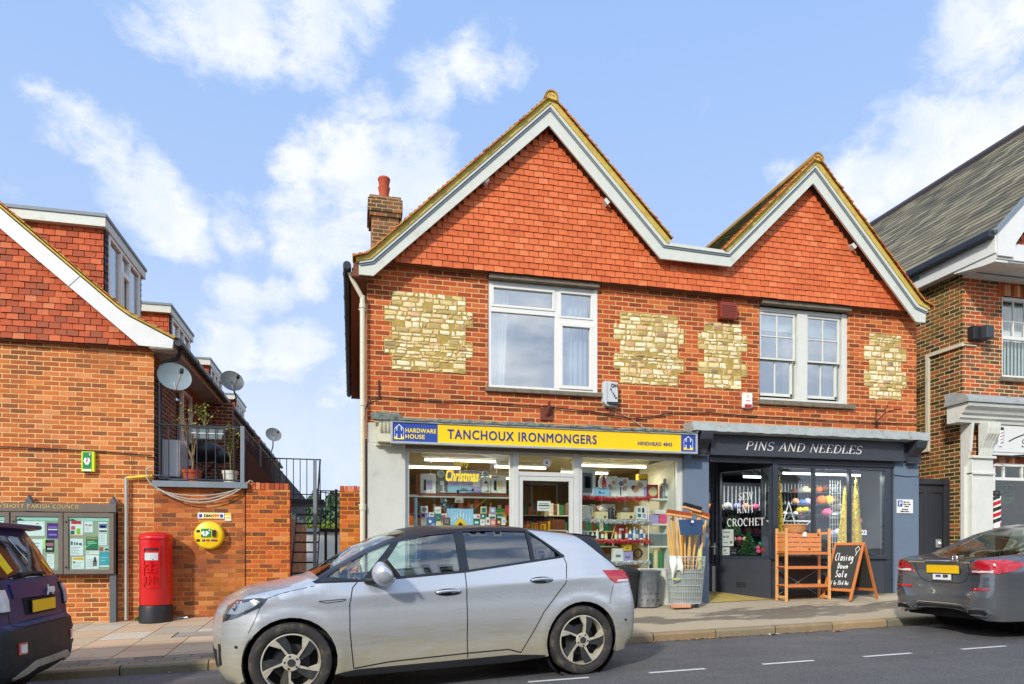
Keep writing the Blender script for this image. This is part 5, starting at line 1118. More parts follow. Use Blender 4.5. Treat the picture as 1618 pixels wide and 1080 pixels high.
# upper window
x0, x1, z0, z1 = 12.295, 13.55, 4.70, 6.32
wm = MB().frame(x0, x1, z0, z1, .07, .14, .2).box(x0+.07, x1-.07, .135, .19, 5.48, 5.55)
for i in range(1, 4): wm.box(x0+.07+(x1-x0-.14)*i/4-.012, x0+.07+(x1-x0-.14)*i/4+.012, .15, .185, 5.55, z1-.07)
wm.box(x0+.07, x1-.07, .152, .183, 5.83, 5.855)
WC = wm.build('window', 'upvc', Rb, bevel=.003); MB().box(x0+.06, x1-.06, .165, .17, z0+.06, z1-.06).build('pane', 'glass_shop', WC)
MB().box(x0-.08, x1+.1, .02, .2, z0-.08, z0-.002).build('sill', 'sill_stone', WC)
bl = MB()
for i in range(13): bl.obox(Matrix.Translation((x0+.1+i*.09, .28, 0)) @ Matrix.Rotation(R(20), 4, 'Z'), -.043, .043, -.001, .001, z0+.08, 5.48)
bl.build('vertical_blind', 'blind', WC); curtain(x0+.08, x1-.08, 5.5, z1-.08, .3, .01, .05, 'curtain', WC, seed=4); MB().box(x0-.2, x1+.2, .5, .52, z0-.2, z1+.2).build('room', 'room_dark', WC)
m_ = MB(); x = x0-.1; i = 0
while x < x1+.3: m_.box(x, x+.07, .085, .1, 6.33, 6.54); x += .078
m_.build('brick_arch', 'arch_brick' if 'arch_brick' in MATS else 'coping_brick', Rb)
# shopfront entablature, pilaster and sign
def moulding(prof, x0, x1, mat, name, ret=0):
    m2 = MB().prism(prof, x0, x1, axis='x').build(name, mat, Rb, smooth='auto')
moulding([(-.42, 4.06), (-.42, 4.12), (-.36, 4.20), (-.1, 4.28), (.1, 4.29), (.1, 4.05)], 10.93, 17, 'lead', 'lead_flashing')
moulding([(-.39, 4.05), (-.37, 3.99), (-.30, 3.95), (-.27, 3.88), (-.22, 3.86), (-.21, 3.80), (-.17, 3.78), (-.15, 3.72), (.1, 3.72), (.1, 4.05)], 10.98, 17, 'white_paint', 'cornice')
MB().prism([(-.15, 3.72), (.1, 3.72), (.1, .3), (.02, .3), (.02, 2.9), (-.1, 3.2)], 11.30, 11.36, axis='x').build('side_return', 'white_paint', Rb)
MB().box(11.36, 11.86, -.10, .1, .2, 3.05).box(11.36, 11.88, -.14, .1, 2.74, 2.78).box(11.34, 11.89, -.15, .1, 3.05, 3.10).box(11.40, 11.82, -.115, -.10, .5, 2.66).build('pilaster', 'white_paint', Rb, bevel=.008)
pr = [(-.10, 3.10), (-.14, 3.10), (-.16, 3.25), (-.22, 3.38), (-.30, 3.50), (-.32, 3.62), (-.32, 3.72), (-.10, 3.72)]
MB().prism(pr, 11.50, 11.80, axis='x').build('console', 'white_paint', Rb, bevel=.01)
cf = MB()
for i in range(4): cf.prism([(p[0]-.012, p[1]) for p in pr], 11.53+i*.07, 11.55+i*.07, axis='x')
cf.build('console_flute', 'barge_white', Rb)
MB().box(11.80, 17, -.10, .08, 3.14, 3.72).box(11.80, 17, -.13, -.10, 3.13, 3.17).build('fascia', 'white_paint_clean', Rb)
SB = thing('barber_sign', (12.5, -.1, 3.2), 'white fascia sign with a small painted pole and thin black curve', 'sign')
MB().box(11.84, 16.9, -.125, -.101, 3.19, 3.70).build('panel', 'white_paint_clean', SB)
bp = MB().tube([(11.99, -.128, 3.30), (12.03, -.128, 3.60)], .03, 10).build('pole_picture', 'alarm_white', SB)
MB().sphere((12.035, -.128, 3.635), .036, 10).build('pole_knob', 'post_black', bp); 
for i in range(4): MB().add([(11.955+i*.005, -.16, 3.34+i*.065), (12.045+i*.005, -.16, 3.37+i*.065), (12.045+i*.005, -.16, 3.385+i*.065), (11.955+i*.005, -.16, 3.355+i*.065)], [(0, 1, 2, 3)]).build('stripe', 'red_lens' if i % 2 else 'sign_blue', bp)
place(strokes([([(0, 0), (.15, .07), (.35, .14), (.6, .185), (.9, .20), (1.3, .18)], .022)], .004), 12.20, -.127, 3.40).build('swoosh', 'post_black', SB)
place(serif('SA', .15, shear=.15, thick=.8), 12.50, -.127, 3.30).build('lettering', 'post_black', SB); place(serif('L', .15, shear=.15, thick=.8), 12.80, -.127, 3.30).build('lettering', 'red_lens', SB); place(serif('ON', .15, shear=.15, thick=.8), 12.95, -.127, 3.30).build('lettering', 'post_black', SB)
m_ = MB()
for i in range(28):
    x = 12.05+i*.078; dz_ = -.10*((i-13.5)/13.5)**2; m_.box(x, x+.07, .075, .098, 2.92+dz_+.08, 3.12)
m_.build('brick_arch', 'coping_brick', Rb)
m_ = MB().frame(12.03, 14.2, .95, 3.0, .06, .06, .13).box(12.09, 14.14, .05, .125, 2.66, 2.72)
for x in (12.30, 12.75, 13.2, 13.65): m_.box(x, x+.04, .07, .12, 2.72, 2.94)
SW = m_.build('shop_window', 'upvc', Rb, bevel=.003); MB().box(12.08, 14.15, .09, .095, 1.0, 2.95).build('pane', 'glass_shop', SW)
pm('barber_wall', (160, 150, 120), .8); pm('mirror_gold', (176, 160, 96), .4); pm('led_purple', (110, 80, 220), .5, emit=1.2)
room(11.9, 14.6, .25, 3.0, .5, 3.4, 'barber_wall', Rb, 'shop_interior')
tag(MB().lathe([(.42, 0), (.42, -.04), (0, -.045)], (12.75, 1.5, 1.9), 40, axis='y').build('round_mirror', 'mirror_gold'), 'large round mirror glowing with a purple rim inside the barber window', 'mirror')
tag(MB().lathe([(.42, -.02), (.45, -.02), (.45, -.05), (.42, -.05)], (12.75, 1.5, 1.9), 40, axis='y', cap=False).build('mirror_light', 'led_purple'), 'thin ring of purple light round the mirror in the barber window', 'lamp')
r = random.Random(8); pts = []
for i in range(500): a = r.uniform(0, 6.28); rr = .16+r.gauss(0, .03); pts.append((12.62+rr*math.cos(a), .3+r.uniform(-.03, .03), 2.42+rr*math.sin(a)))
tag(leafcloud(pts, .03, 3).build('wreath', 'leaf_pine'), 'dark green festive wreath hanging in the barber window', 'wreath')
P1 = thing('barber_pole', (11.98, .0, 1.6), 'red black and white striped barber pole at the window edge', 'barber pole')
MB().tube([(12.06, .02, 1.72), (12.06, .02, 2.34)], .085, 20).build('tube', 'alarm_white', P1, smooth='auto')
for c_, o_ in (('red_lens', 0), ('post_black', .5)):
    m_ = MB(); vs = []; fs = []; n = 60
    for i in range(n+1):
        t = i/n*2.5+o_; z = 1.74+.56*i/n
        for zz in (0, .075): vs.append((12.06+.088*math.sin(t*6.283), .02-.088*math.cos(t*6.283), min(2.34, z+zz)))
    for i in range(n): fs.append((2*i, 2*i+2, 2*i+3, 2*i+1))
    m_.add(vs, fs).build('stripe', c_, P1)
MB().sphere((12.06, .02, 2.38), .08, 14).build('cap', 'post_black', P1, smooth=True)
SBk = MB().tube([(11.93, .05, 3.12), (11.93, .05, 2.86)], .012, 6).tube([(11.93, .04, 2.9), (12.0, -.05, 3.02), (12.15, -.2, 3.08), (12.35, -.4, 3.10)], .010, 6).tube([(11.93, .04, 3.1), (12.5, -.45, 3.12)], .010, 6)
tag(SBk.build('sign_bracket', 'post_black'), 'curled black iron bracket under the white barber sign', 'bracket')
LT = thing('wall_light', (11.63, .0, 5.36), 'dark square box light on the brown brick wall near the roof cove', 'wall light')
MB().box(11.46, 11.64, -.04, .1, 5.37, 5.63).build('back_box', 'black_plastic', LT, bevel=.01); MB().prism([(11.64, 5.37), (11.82, 5.37), (11.82, 5.61), (11.64, 5.63)], -.16, .1).build('housing', 'charcoal', LT, bevel=.015)
tag(MB().box(XR-.05, XR+.0, .86, .94, 3.31, 5.31).box(XR-.05, XR, .06, .86, 5.25, 5.31).box(XR-.05, XR, .94, 1.3, 3.31, 3.36).box(XR, 11.65, .06, .1, 5.265, 5.285).build('cable_trunking', 'cream_pipe', bevel=.004), 'cream square cable trunking bent round the side wall of the brown brick building', 'trunking')
tag(MB().box(XR-.03, XR+.05, .03, .12, 2.62, 2.66).box(XR-.01, XR+.10, .02, .1, 1.99, 2.04).build('door_bell', 'alarm_white', bevel=.01), 'small white fitting on the brick corner beside the dark gate', 'fitting')
# dark gate between the buildings
GT = thing('passage_gate', (10.8, .4, .5), 'scuffed charcoal boarded gate between the shop and the brown brick building', 'gate')
MB().box(10.19, 11.32, .36, .48, 2.58, 2.69).box(11.20, 11.33, .37, .47, .3, 2.58).box(10.19, 10.22, .37, .47, .3, 2.58).build('frame', 'black_door', GT, bevel=.006)
gd = MB()
for i in range(9): gd.box(10.225+i*.108, 10.225+i*.108+.104, .42, .45, .42, 2.40)
gd.box(10.225, 11.195, .41, .44, 2.42, 2.575); gd.build('boards', 'black_door', GT, bevel=.004)
MB().sphere((11.10, .39, 1.42), .045, 12).box(11.04, 11.16, .405, .42, 1.34, 1.50).build('knob', 'alu', GT)
# ================================================================== CARS
def carpaint(name, c, metal=.55, rough=.32, dirt=.0, dirtc=(150, 140, 116), coat=.8):
    m, t, p, o = newmat(name); co = t.obj(); x, y, z = t.sep(co)
    n = t.noise(co, 3, 5, .6); n2 = t.noise(t.vm('MULTIPLY', co, (1.5, 1, 9)), 2.2, 6, .65); pass
    base = c
    d = t.m('MULTIPLY', t.ss(t.m('ADD', z, t.m('MULTIPLY', t.m('SUBTRACT', n2, .5), .75)), .92, .25), dirt)
    cc = t.mix(d, base, srgb(*dirtc)); t.put(p.inputs['Base Color'], cc)
    t.put(p.inputs['Metallic'], t.m('MULTIPLY_ADD', d, -metal, metal)); t.put(p.inputs['Roughness'], t.m('ADD', t.m('MULTIPLY_ADD', n, .08, rough-.04), t.m('MULTIPLY', d, .35), clamp=True))
    p.inputs['Coat Roughness'].default_value = .06
    t.put(p.inputs['Coat Weight'], t.m('MULTIPLY_ADD', d, -.9*coat, coat))
    t.put(p.inputs['Normal'], t.bump(t.noise(co, 2.2, 2, .4), .04, .02))
carpaint('paint_silver', S(194, 200, 206), .45, .26, dirt=.85, dirtc=(150, 140, 108), coat=.6); carpaint('paint_black', S(26, 32, 42), .0, .4, coat=.0); carpaint('paint_blue', S(12, 28, 84), .0, .4, dirt=.25, dirtc=(64, 64, 70), coat=.05)
carpaint('paint_grey', S(98, 103, 108), .5, .17, dirt=.2, dirtc=(110, 108, 102))
pm('tyre', (50, 48, 46), .85, var=.2, vs=12, dirt=((118, 108, 88), 7, .5, .6)); pm('rim_dark', (58, 60, 62), .5, metal=.3, dirt=((110, 100, 80), 6, .5, .5)); pm('rim_silver', (204, 198, 178), .4, metal=.3, dirt=((128, 116, 90), 6, .5, .6))
pm('trim_black', (30, 32, 34), .6, var=.15, dirt=((110, 104, 92), 9, .6, .4)); pm('car_under', (14, 14, 15), .9); pm('chrome', (214, 216, 218), .12, metal=1, var=.02, bump=0); pm('car_seat', (92, 98, 100), .8)
pm('lamp_red', (176, 12, 30), .12, coat=1, var=.05, bump=0); pm('lamp_clear', (206, 212, 216), .12, coat=1, bump=0); pm('lamp_lens', (132, 142, 152), .12, coat=1, bump=0); pm('lamp_dark', (60, 66, 74), .15, coat=1, bump=0); pm('plate_yellow', (244, 196, 10), .4, var=.02, bump=0); pm('shut_line', (20, 22, 24), .8, bump=0)

def inpoly(p, poly):
    x, z = p; c_ = False; j = len(poly)-1
    for i in range(len(poly)):
        a, b_ = poly[i], poly[j]
        if (a[1] > z) != (b_[1] > z) and x < (b_[0]-a[0])*(z-a[1])/(b_[1]-a[1])+a[0]: c_ = not c_
        j = i
    return c_
def dense(poly, step, closed=True):
    out = []; n = len(poly)
    for i in range(n if closed else n-1):
        a, b_ = Vector(poly[i]), Vector(poly[(i+1) % n]); k_ = max(1, int((b_-a).length/step+.5))
        out += [tuple(a.lerp(b_, q/k_)) for q in range(k_)]
    if not closed: out.append(tuple(poly[-1]))
    return out
def arcp(cx_, cz_, r, a0, a1, n=18): return [(cx_+r*math.cos(R(a0+(a1-a0)*i/n)), cz_+r*math.sin(R(a0+(a1-a0)*i/n))) for i in range(n+1)]
def lerpf(tab, x):
    if x <= tab[0][0]: return tab[0][1]
    for (a, va), (b_, vb) in zip(tab, tab[1:]):
        if x <= b_:
            t = (x-a)/(b_-a); t = t*t*(3-2*t)*.5+t*.5; return va+(vb-va)*t
    return tab[-1][1]
def cdt(outlines, grid, keep):
    """triangulate: outlines = closed loops of points, grid spacing, keep(centroid)"""
    vs = []; es = []
    for lp in outlines:
        n0 = len(vs); vs += [Vector(p) for p in lp]; es += [(n0+i, n0+(i+1) % len(lp)) for i in range(len(lp))]
    x0 = min(v.x for v in vs); x1 = max(v.x for v in vs); z0 = min(v.y for v in vs); z1 = max(v.y for v in vs)
    if grid:
        allp = [tuple(v) for v in vs]; cellset = {}
        for p in allp: cellset.setdefault((int(p[0]/grid), int(p[1]/grid)), []).append(p)
        j = 0; z = z0+grid*.5
        while z < z1:
            x = x0+grid*(.5 if j % 2 else .0)
            while x < x1:
                kx, kz_ = int(x/grid), int(z/grid)
                if not any((x-q[0])**2+(z-q[1])**2 < (grid*.45)**2 for a in (-1, 0, 1) for b_ in (-1, 0, 1) for q in cellset.get((kx+a, kz_+b_), ())): vs.append(Vector((x, z)))
                x += grid
            z += grid*.87; j += 1
    r_ = geometry.delaunay_2d_cdt(vs, es, [], 0, 1e-5); V, F = r_[0], r_[2]
    return V, [tuple(f) for f in F if keep(sum((V[i] for i in f), Vector((0, 0)))/3)]

class Car:
    def __init__(s, spec): s.__dict__.update(spec); s.top = dense(s.outline, .045, False); s.prep()
    def prep(s):
        s.segs = [(Vector(a), Vector(b_)) for a, b_ in zip(s.top, s.top[1:])]
    def dist(s, p):
        m_ = 9
        for a, b_ in s.segs:
            d = b_-a; t = max(0, min(1, (p-a).dot(d)/max(d.length_squared, 1e-9))); q = (a+d*t-p).length
            if q < m_: m_ = q
        return m_
    def Y(s, x, z, d=None):
        y = lerpf(s.hw, x)*lerpf(s.tumble, z)
        for (xa, xb, z0, sl, am, wd) in getattr(s, 'creases', []):   # pressed character lines
            e_ = max(0, min(1, (x-xa)/.4))*max(0, min(1, (xb-x)/.4)); q = (z-z0-sl*x)/wd; y += am*e_*(math.exp(-q*q) if q < 0 else math.exp(-q*q*.25))
        if d is None: d = s.dist(Vector((x, z)))
        r = s.round
        if d < r: y -= r*(1-math.sqrt(max(0, 1-(1-d/r)**2)))
        for cx_, cz_, rr in s.arches:
            q = math.hypot(x-cx_, z-cz_)
            if z > .15: y += s.flare*math.exp(-((q-rr-.035)/.045)**2)
        return y
    def build(s, parent):
        low = s.bottom     # points from rear bottom to front bottom, includes arches
        loop = s.top+dense(low, .04, False)
        cl = [loop[0]]
        for p in loop[1:]:
            if (Vector(p)-Vector(cl[-1])).length > .006: cl.append(p)
        if (Vector(cl[0])-Vector(cl[-1])).length < .006: cl.pop()
        wins = [dense(w_, .04) for w_ in s.windows]; regs = [dense(pg, .05) for pg, m_ in s.regions]
        V, F = cdt([cl]+wins+regs, .045, lambda c_: inpoly(c_, cl) and not any(inpoly(c_, w_) for w_ in wins))
        P_ = []
        for v in V:
            P_.append((v.x, -s.Y(v.x, v.y), v.y))
        names = [s.paint]+[m_ for pg, m_ in s.regions]
        def reg(f):
            c_ = sum((V[i] for i in f), Vector((0, 0)))/3
            for k_, (pg, m_) in enumerate(s.regions):
                if inpoly(c_, pg): return k_+1
            return 0
        mb = MB(); mats = []
        for f in F:
            a, b_, c_ = (Vector(P_[i]) for i in f)
            n = (b_-a).cross(c_-a); mats.append(reg(f)); 
            mb.f.append(f if n.y < 0 else f[::-1])
        mb.v = P_; nv = len(P_); mb.mi = list(mats)
        mb.v = P_+[(x, -y, z) for x, y, z in P_]
        for f, k_ in zip(list(mb.f), mats): mb.f.append(tuple(i+nv for i in f[::-1])); mb.mi.append(k_)
        # strip across the car
        N = len(s.top); K = 14; base = len(mb.v); T = [Vector(p) for p in s.top]
        for i, p in enumerate(T):
            d = (T[min(i+1, N-1)]-T[max(i-1, 0)]).normalized(); n = Vector((-d.y, d.x)); w_ = s.Y(p.x, p.y, 0.0); c_ = lerpf(s.crown, i/(N-1)*1.0 if False else s.arc(i))
            for k_ in range(K+1):
                v = -1+2*k_/K; q = p+n*c_*(1-abs(v)**2.4); mb.v.append((q.x, v*w_, q.y))
        s.glass_cells = []
        for i in range(N-1):
            pm_ = (T[i]+T[i+1])/2
            mt, hole = s.topmat(pm_.x, pm_.y)
            for k_ in range(K):
                v = abs(-1+2*(k_+.5)/K)
                a = base+i*(K+1)+k_; f = (a, a+1, a+K+2, a+K+1)
                if hole and v < .9: s.glass_cells.append(f); continue
                mb.f.append(f); mb.mi.append(names.index(mt) if mt in names else (names.append(mt) or len(names)-1))
        # outward normals on the strip
        vv = mb.v
        f0 = mb.f[-1]; 
        body = mb.build('body', names, parent, smooth='auto', local=True)
        s.bvh = BVHTree.FromPolygons([Vector(v) for v in vv], [tuple(f) for f in mb.f]+s.glass_cells)
        g = MB(); g.v = list(vv); g.f = list(s.glass_cells); g.mi = [0]*len(g.f)
        g2 = MB(); used = {}
        for f in s.glass_cells:
            for i in f: used.setdefault(i, len(used))
        if used:
            xm_ = (s.outline[0][0]+s.outline[-1][0]+4)/3
            for nm, cells_ in (('windscreen', [f for f in s.glass_cells if vv[f[0]][0] < 2.2]), ('rear_window', [f for f in s.glass_cells if vv[f[0]][0] >= 2.2])):
                if not cells_: continue
                used = {}
                for f in cells_:
                    for i in f: used.setdefault(i, len(used))
                g2 = MB(); g2.v = [vv[i] for i in used]; g2.f = [tuple(used[i] for i in f) for f in cells_]; g2.mi = [0]*len(g2.f); g2.build(nm, s.screen_glass, parent, smooth=True, local=True)
        for (w_, gm) in zip(s.windows, s.window_glass):
            wl_ = dense(w_, .05); V, F = cdt([wl_], .08, lambda c_: inpoly(c_, wl_))
            for sg in (-1, 1):
                m2 = MB(); m2.add([(v.x, sg*(s.Y(v.x, v.y)-.012), v.y) for v in V], F); m2.build('side_window', gm, parent, smooth=True, local=True)
        return body
    def arc(s, i):
        if not hasattr(s, '_al'):
            L = [0]
            for a, b_ in s.segs: L.append(L[-1]+(b_-a).length)
            s._al = [q/L[-1] for q in L]
        return s._al[i]
    def hit(s, ax, u, z):
        if ax == 'side': r_ = s.bvh.ray_cast(Vector((u, -3, z)), Vector((0, 1, 0)))
        elif ax == 'rear': r_ = s.bvh.ray_cast(Vector((9, u, z)), Vector((-1, 0, 0)))
        else: r_ = s.bvh.ray_cast(Vector((-3, u, z)), Vector((1, 0, 0)))
        if r_[0] is None: return None
        n = r_[1]; d = {'side': Vector((0, -1, 0)), 'rear': Vector((1, 0, 0)), 'front': Vector((-1, 0, 0))}[ax]
        if n.dot(d) < 0: n = -n
        return r_[0], n
    def decal(s, name, poly, ax, mat, parent, h=.004, step=.03, mirror=False, smooth=True, thick=True):
        lp = dense(poly, step); V, F = cdt([lp], step*1.2, lambda c_: inpoly(c_, lp)); mb = MB(); idx = {}; vs = []
        for i, v in enumerate(V):
            r_ = s.hit(ax, v.x, v.y)
            if r_: idx[i] = len(vs); vs.append(r_[0]+r_[1]*h)
        fs = [tuple(idx[i] for i in f) for f in F if all(i in idx for i in f)]
        if not fs: return None
        ec = {}
        for f in fs:
            for a, b_ in zip(f, f[1:]+f[:1]): ec[(min(a, b_), max(a, b_))] = ec.get((min(a, b_), max(a, b_)), 0)+1
        if thick:
            n0 = len(vs); base = {}
            for (a, b_), c_ in list(ec.items()):
                if c_ == 1:
                    for q in (a, b_):
                        if q not in base:
                            base[q] = len(vs); d = {'side': Vector((0, 1, 0)), 'rear': Vector((-1, 0, 0)), 'front': Vector((1, 0, 0))}[ax]; vs.append(vs[q]+d*(h+.004))
                    fs.append((a, b_, base[b_], base[a]))
        mb.add(vs, fs)
        if mirror: mb.add([(v[0], -v[1], v[2]) for v in vs], [f[::-1] for f in fs])
        return mb.build(name, mat, parent, smooth='auto' if smooth else False, local=True)
    def line(s, name, pts, ax, parent, w_=.009, mat='shut_line', h=.0015, mirror=False):
        pts = dense(pts, .03, False); mb = MB(); prev = None; vs = []; fs = []; P_ = []
        for p in pts:
            r_ = s.hit(ax, *p)
            if r_: P_.append(r_)
        for i, (p, n) in enumerate(P_):
            t = (P_[min(i+1, len(P_)-1)][0]-P_[max(i-1, 0)][0]).normalized(); sd_ = t.cross(n).normalized()*w_/2; vs += [p+n*h+sd_, p+n*h-sd_]
        for i in range(len(P_)-1): fs.append((2*i, 2*i+1, 2*i+3, 2*i+2))
        if not fs: return
        mb.add(vs, fs)
        if mirror: mb.add([(v[0], -v[1], v[2]) for v in vs], [f[::-1] for f in fs])
        return mb.build(name, mat, parent, local=True)

def wheel(parent, x, y, r, side, rim='turbine', w_=.215, rr=None, rot=0):
    """side -1: outer face towards -y"""
    t_ = bpy.data.objects.new('wheel', None); col.objects.link(t_); t_.parent = parent; t_.location = (x, y, r); WL[t_.name] = Vector((0, 0, 0)); t_.empty_display_size = .1
    if side > 0: t_.rotation_euler = (0, 0, math.pi)
    rr = rr or r*.69
    prof = [(rr, .02), (rr+.012, -.004), (rr+.03, -.012), (r*.88, -.016), (r*.965, -.004), (r*.99, .012), (r, .035), (r, w_-.035), (r*.99, w_-.01), (rr+.01, w_), (rr, w_-.01)]
    ty = MB().lathe(prof, (0, 0, 0), 56, axis='y', cap=False)
    for q in (.05, .09, .13): pass
    ty.build('tyre', 'tyre', t_, smooth='auto', local=True)
    m_ = MB().lathe([(rr, .02), (rr-.006, .004), (rr-.014, .002), (rr-.018, .03), (rr-.03, .12)], (0, 0, 0), 56, axis='y', cap=False)
    m_.build('rim', 'rim_silver', t_, smooth='auto', local=True)
    MB().lathe([(rr-.02, .10), (0, .11)], (0, 0, 0), 40, axis='y').build('brake_drum', 'car_under', t_, local=True)
    MB().lathe([(rr*.62, .085), (rr*.6, .08), (0, .08)], (0, 0, 0), 40, axis='y').build('brake_disc', 'rim_dark', t_, smooth='auto', local=True)
    k1, k2 = MB(), MB(); R1 = rr-.012
    for i in range(5):
        a0 = i*72+rot
        def pt(rad, a, y_): return (rad*math.cos(R(a+a0)), y_, rad*math.sin(R(a+a0)))
        if rim == 'turbine':
            q = [pt(.055, -20, .012), pt(.075, 28, .014), pt(R1, 30, .006), pt(R1, 20, .006), pt(R1, 10, .006), pt(R1*.72, 2, .010)]
            bk = [(v[0], v[1]+.022, v[2]) for v in q]; n = len(q); k2.add(q+bk, [tuple(range(n))]+[(j, (j+1) % n, (j+1) % n+n, j+n) for j in range(n)])
            q = [pt(.05, 0, .004), pt(.06, 30, .004), pt(R1*.75, 31, .0), pt(R1, 37, .0), pt(R1, 30, .0), pt(R1*.8, 27, .0)]
            bk = [(v[0], v[1]+.03, v[2]) for v in q]; k1.add(q+bk, [tuple(range(n))]+[(j, (j+1) % n, (j+1) % n+n, j+n) for j in range(n)])
            q = [pt(R1*.99, 37, .004), pt(R1*.99, 46, .004), pt(R1*.90, 44, .006), pt(R1*.62, 32, .006), pt(R1*.75, 31, .004)]
            n = len(q); bk = [(v[0], v[1]+.03, v[2]) for v in q]; k1.add(q+bk, [tuple(range(n))]+[(j, (j+1) % n, (j+1) % n+n, j+n) for j in range(n)])
        else:
            for da in (-9, 9):
                q = [pt(.05, da*2, .01), pt(.05, da*2+16, .01), pt(R1, da+4, .0), pt(R1, da-4, .0)]; n = 4; bk = [(v[0], v[1]+.03, v[2]) for v in q]
                k1.add(q+bk, [tuple(range(n))]+[(j, (j+1) % n, (j+1) % n+n, j+n) for j in range(n)])
    k1.lathe([(.075, .004), (.07, -.002), (0, -.004)], (0, 0, 0), 24, axis='y').build('spokes', 'rim_silver' if rim != 'dark' else 'rim_dark', t_, local=True)
    if k2.v: k2.build('blade_inserts', 'rim_dark', t_, local=True)
    cp_ = MB().lathe([(.034, -.004), (.032, -.010), (0, -.011)], (0, 0, 0), 20, axis='y')
    cp_.build('hub_cap', 'rim_dark', t_, smooth='auto', local=True)
    bl_ = MB()
    for i in range(5): a = R(i*72+rot+10); bl_.lathe([(.009, .004), (.009, -.006), (0, -.006)], (.056*math.cos(a), 0, .056*math.sin(a)), 8, axis='y')
    bl_.build('wheel_bolts', 'car_under', t_, local=True)
    return t_
def seat(parent, x, y, mat='car_seat'):
    m_ = MB().prism([(x, .42), (x+.5, .40), (x+.52, .50), (x+.02, .55)], y-.24, y+.24).prism([(x+.46, .45), (x+.58, .45), (x+.74, 1.02), (x+.64, 1.04)], y-.23, y+.23).prism([(x+.66, 1.08), (x+.74, 1.07), (x+.78, 1.24), (x+.70, 1.26)], y-.13, y+.13)
    m_.build('seat', mat, parent, local=True, bevel=.03)

# ---- silver hatchback ------------------------------------------------------
fa, ra, wr, ar = .84, 3.645, .3475, .392
silver = Car(dict(
    paint='paint_silver', round=.07, flare=.012, creases=[(.9, 4.1, .80, .045, .012, .03), (1.2, 3.3, .40, .01, -.016, .10)], screen_glass='glass_car',
    outline=[(.38, .17), (.31, .19), (.26, .26), (.24, .42), (.24, .58), (.25, .68), (.28, .765), (.33, .83), (.41, .88), (.5, .93), (.72, .975), (.92, 1.01), (1.06, 1.045), (1.25, 1.15), (1.5, 1.275), (1.75, 1.375), (2.0, 1.445), (2.3, 1.49), (2.7, 1.508), (3.1, 1.492), (3.4, 1.46), (3.7, 1.415), (3.93, 1.385), (3.955, 1.35), (4.03, 1.20), (4.12, 1.07), (4.22, 1.02), (4.27, .92), (4.33, .74), (4.36, .58), (4.35, .42), (4.30, .30), (4.20, .22)],
    bottom=[(4.20, .22), (4.06, .20)]+arcp(ra, wr, ar, -20, 200)+[(3.20, .20), (2.9, .18), (1.3, .18), (1.24, .20)]+arcp(fa, wr, ar, -20, 200)+[(.44, .20), (.41, .17), (.38, .17)],
    arches=[(fa, wr, ar), (ra, wr, ar)],
    hw=[(.23, .46), (.26, .57), (.30, .66), (.37, .75), (.46, .83), (.58, .88), (.85, .905), (2.2, .905), (3.7, .905), (3.98, .893), (4.14, .875), (4.26, .84), (4.33, .78), (4.36, .70)],
    tumble=[(.15, .93), (.25, .955), (.40, .975), (.62, 1.0), (.72, .998), (.80, .985), (.88, .98), (.98, .965), (1.06, .93), (1.25, .835), (1.50, .70)],
    windows=[[(1.16, 1.075), (1.47, 1.04), (1.755, 1.355), (1.50, 1.262), (1.30, 1.162)],
             [(1.58, 1.045), (2.39, 1.09), (2.39, 1.455), (2.1, 1.43), (1.84, 1.375)],
             [(2.48, 1.095), (3.14, 1.165), (3.14, 1.455), (2.8, 1.468), (2.48, 1.463)],
             [(3.18, 1.17), (3.47, 1.20), (3.30, 1.35), (3.18, 1.44)]],
    window_glass=['glass_car', 'glass_car', 'glass_tint', 'glass_tint'],
    regions=[([(1.06, 1.02), (1.56, 1.02), (2.44, 1.072), (3.50, 1.185), (3.52, 1.20), (3.17, 1.475), (3.60, 1.428), (3.70, 1.40), (4.085, 1.07), (4.125, 1.05), (4.3, 1.2), (4.0, 1.6), (2.5, 1.7), (.95, 1.1)], 'paint_black'),
             ([(1.22, .12), (1.22, .215), (1.4, .24), (2.9, .255), (3.24, .225), (3.24, .12)], 'trim_black')],
    crown=[(0, .04), (.10, .06), (.16, .05), (.22, .04), (.30, .045), (.36, .07), (.46, .075), (.52, .04), (.70, .035), (.76, .05), (.82, .07), (.88, .06), (1, .10)],
    topmat=lambda x, z: ('paint_silver', False) if x < .90 and z > .20 else (('trim_black', False) if (z <= .20 or (z < .36 and x > 4)) else (('paint_black', 1.10 < x < 1.95 and z > 1.0) if (x < 4.10 and z > 1.06) else ('paint_silver', False)))))
phi = R(7.75)
Fx, Fy = -.732, -4.673
ox = Fx-fa*math.cos(phi)-.90*math.sin(phi); oy = Fy-fa*math.sin(phi)+.90*math.cos(phi)
SC = thing('parked_car', (ox, oy, -.063), 'dusty silver hatchback with a black roof parked across the hardware shop', 'car', 'cars parked along the kerb', rz=phi)
SC.rotation_euler = (0, -R(1.35), phi)
WL[SC.name] = Vector((0, 0, 0))
body = silver.build(SC)
for x in (fa, ra):
    for sd_ in (-1, 1): wheel(SC, x, sd_*.89, wr, sd_, 'turbine', rr=.255, rot=20 if x == fa else 50)
MB().box(.42, 4.1, -.66, .66, .2, .42).box(1.2, 3.2, -.84, .84, .19, .36).build('underbody', 'car_under', SC, local=True)
MB().box(.9, 1.25, -.78, .78, .4, .98).prism([(1.05, .9), (1.55, .78), (1.55, .96), (1.25, 1.02)], -.76, .76).build('dashboard', 'trim_black', SC, local=True)
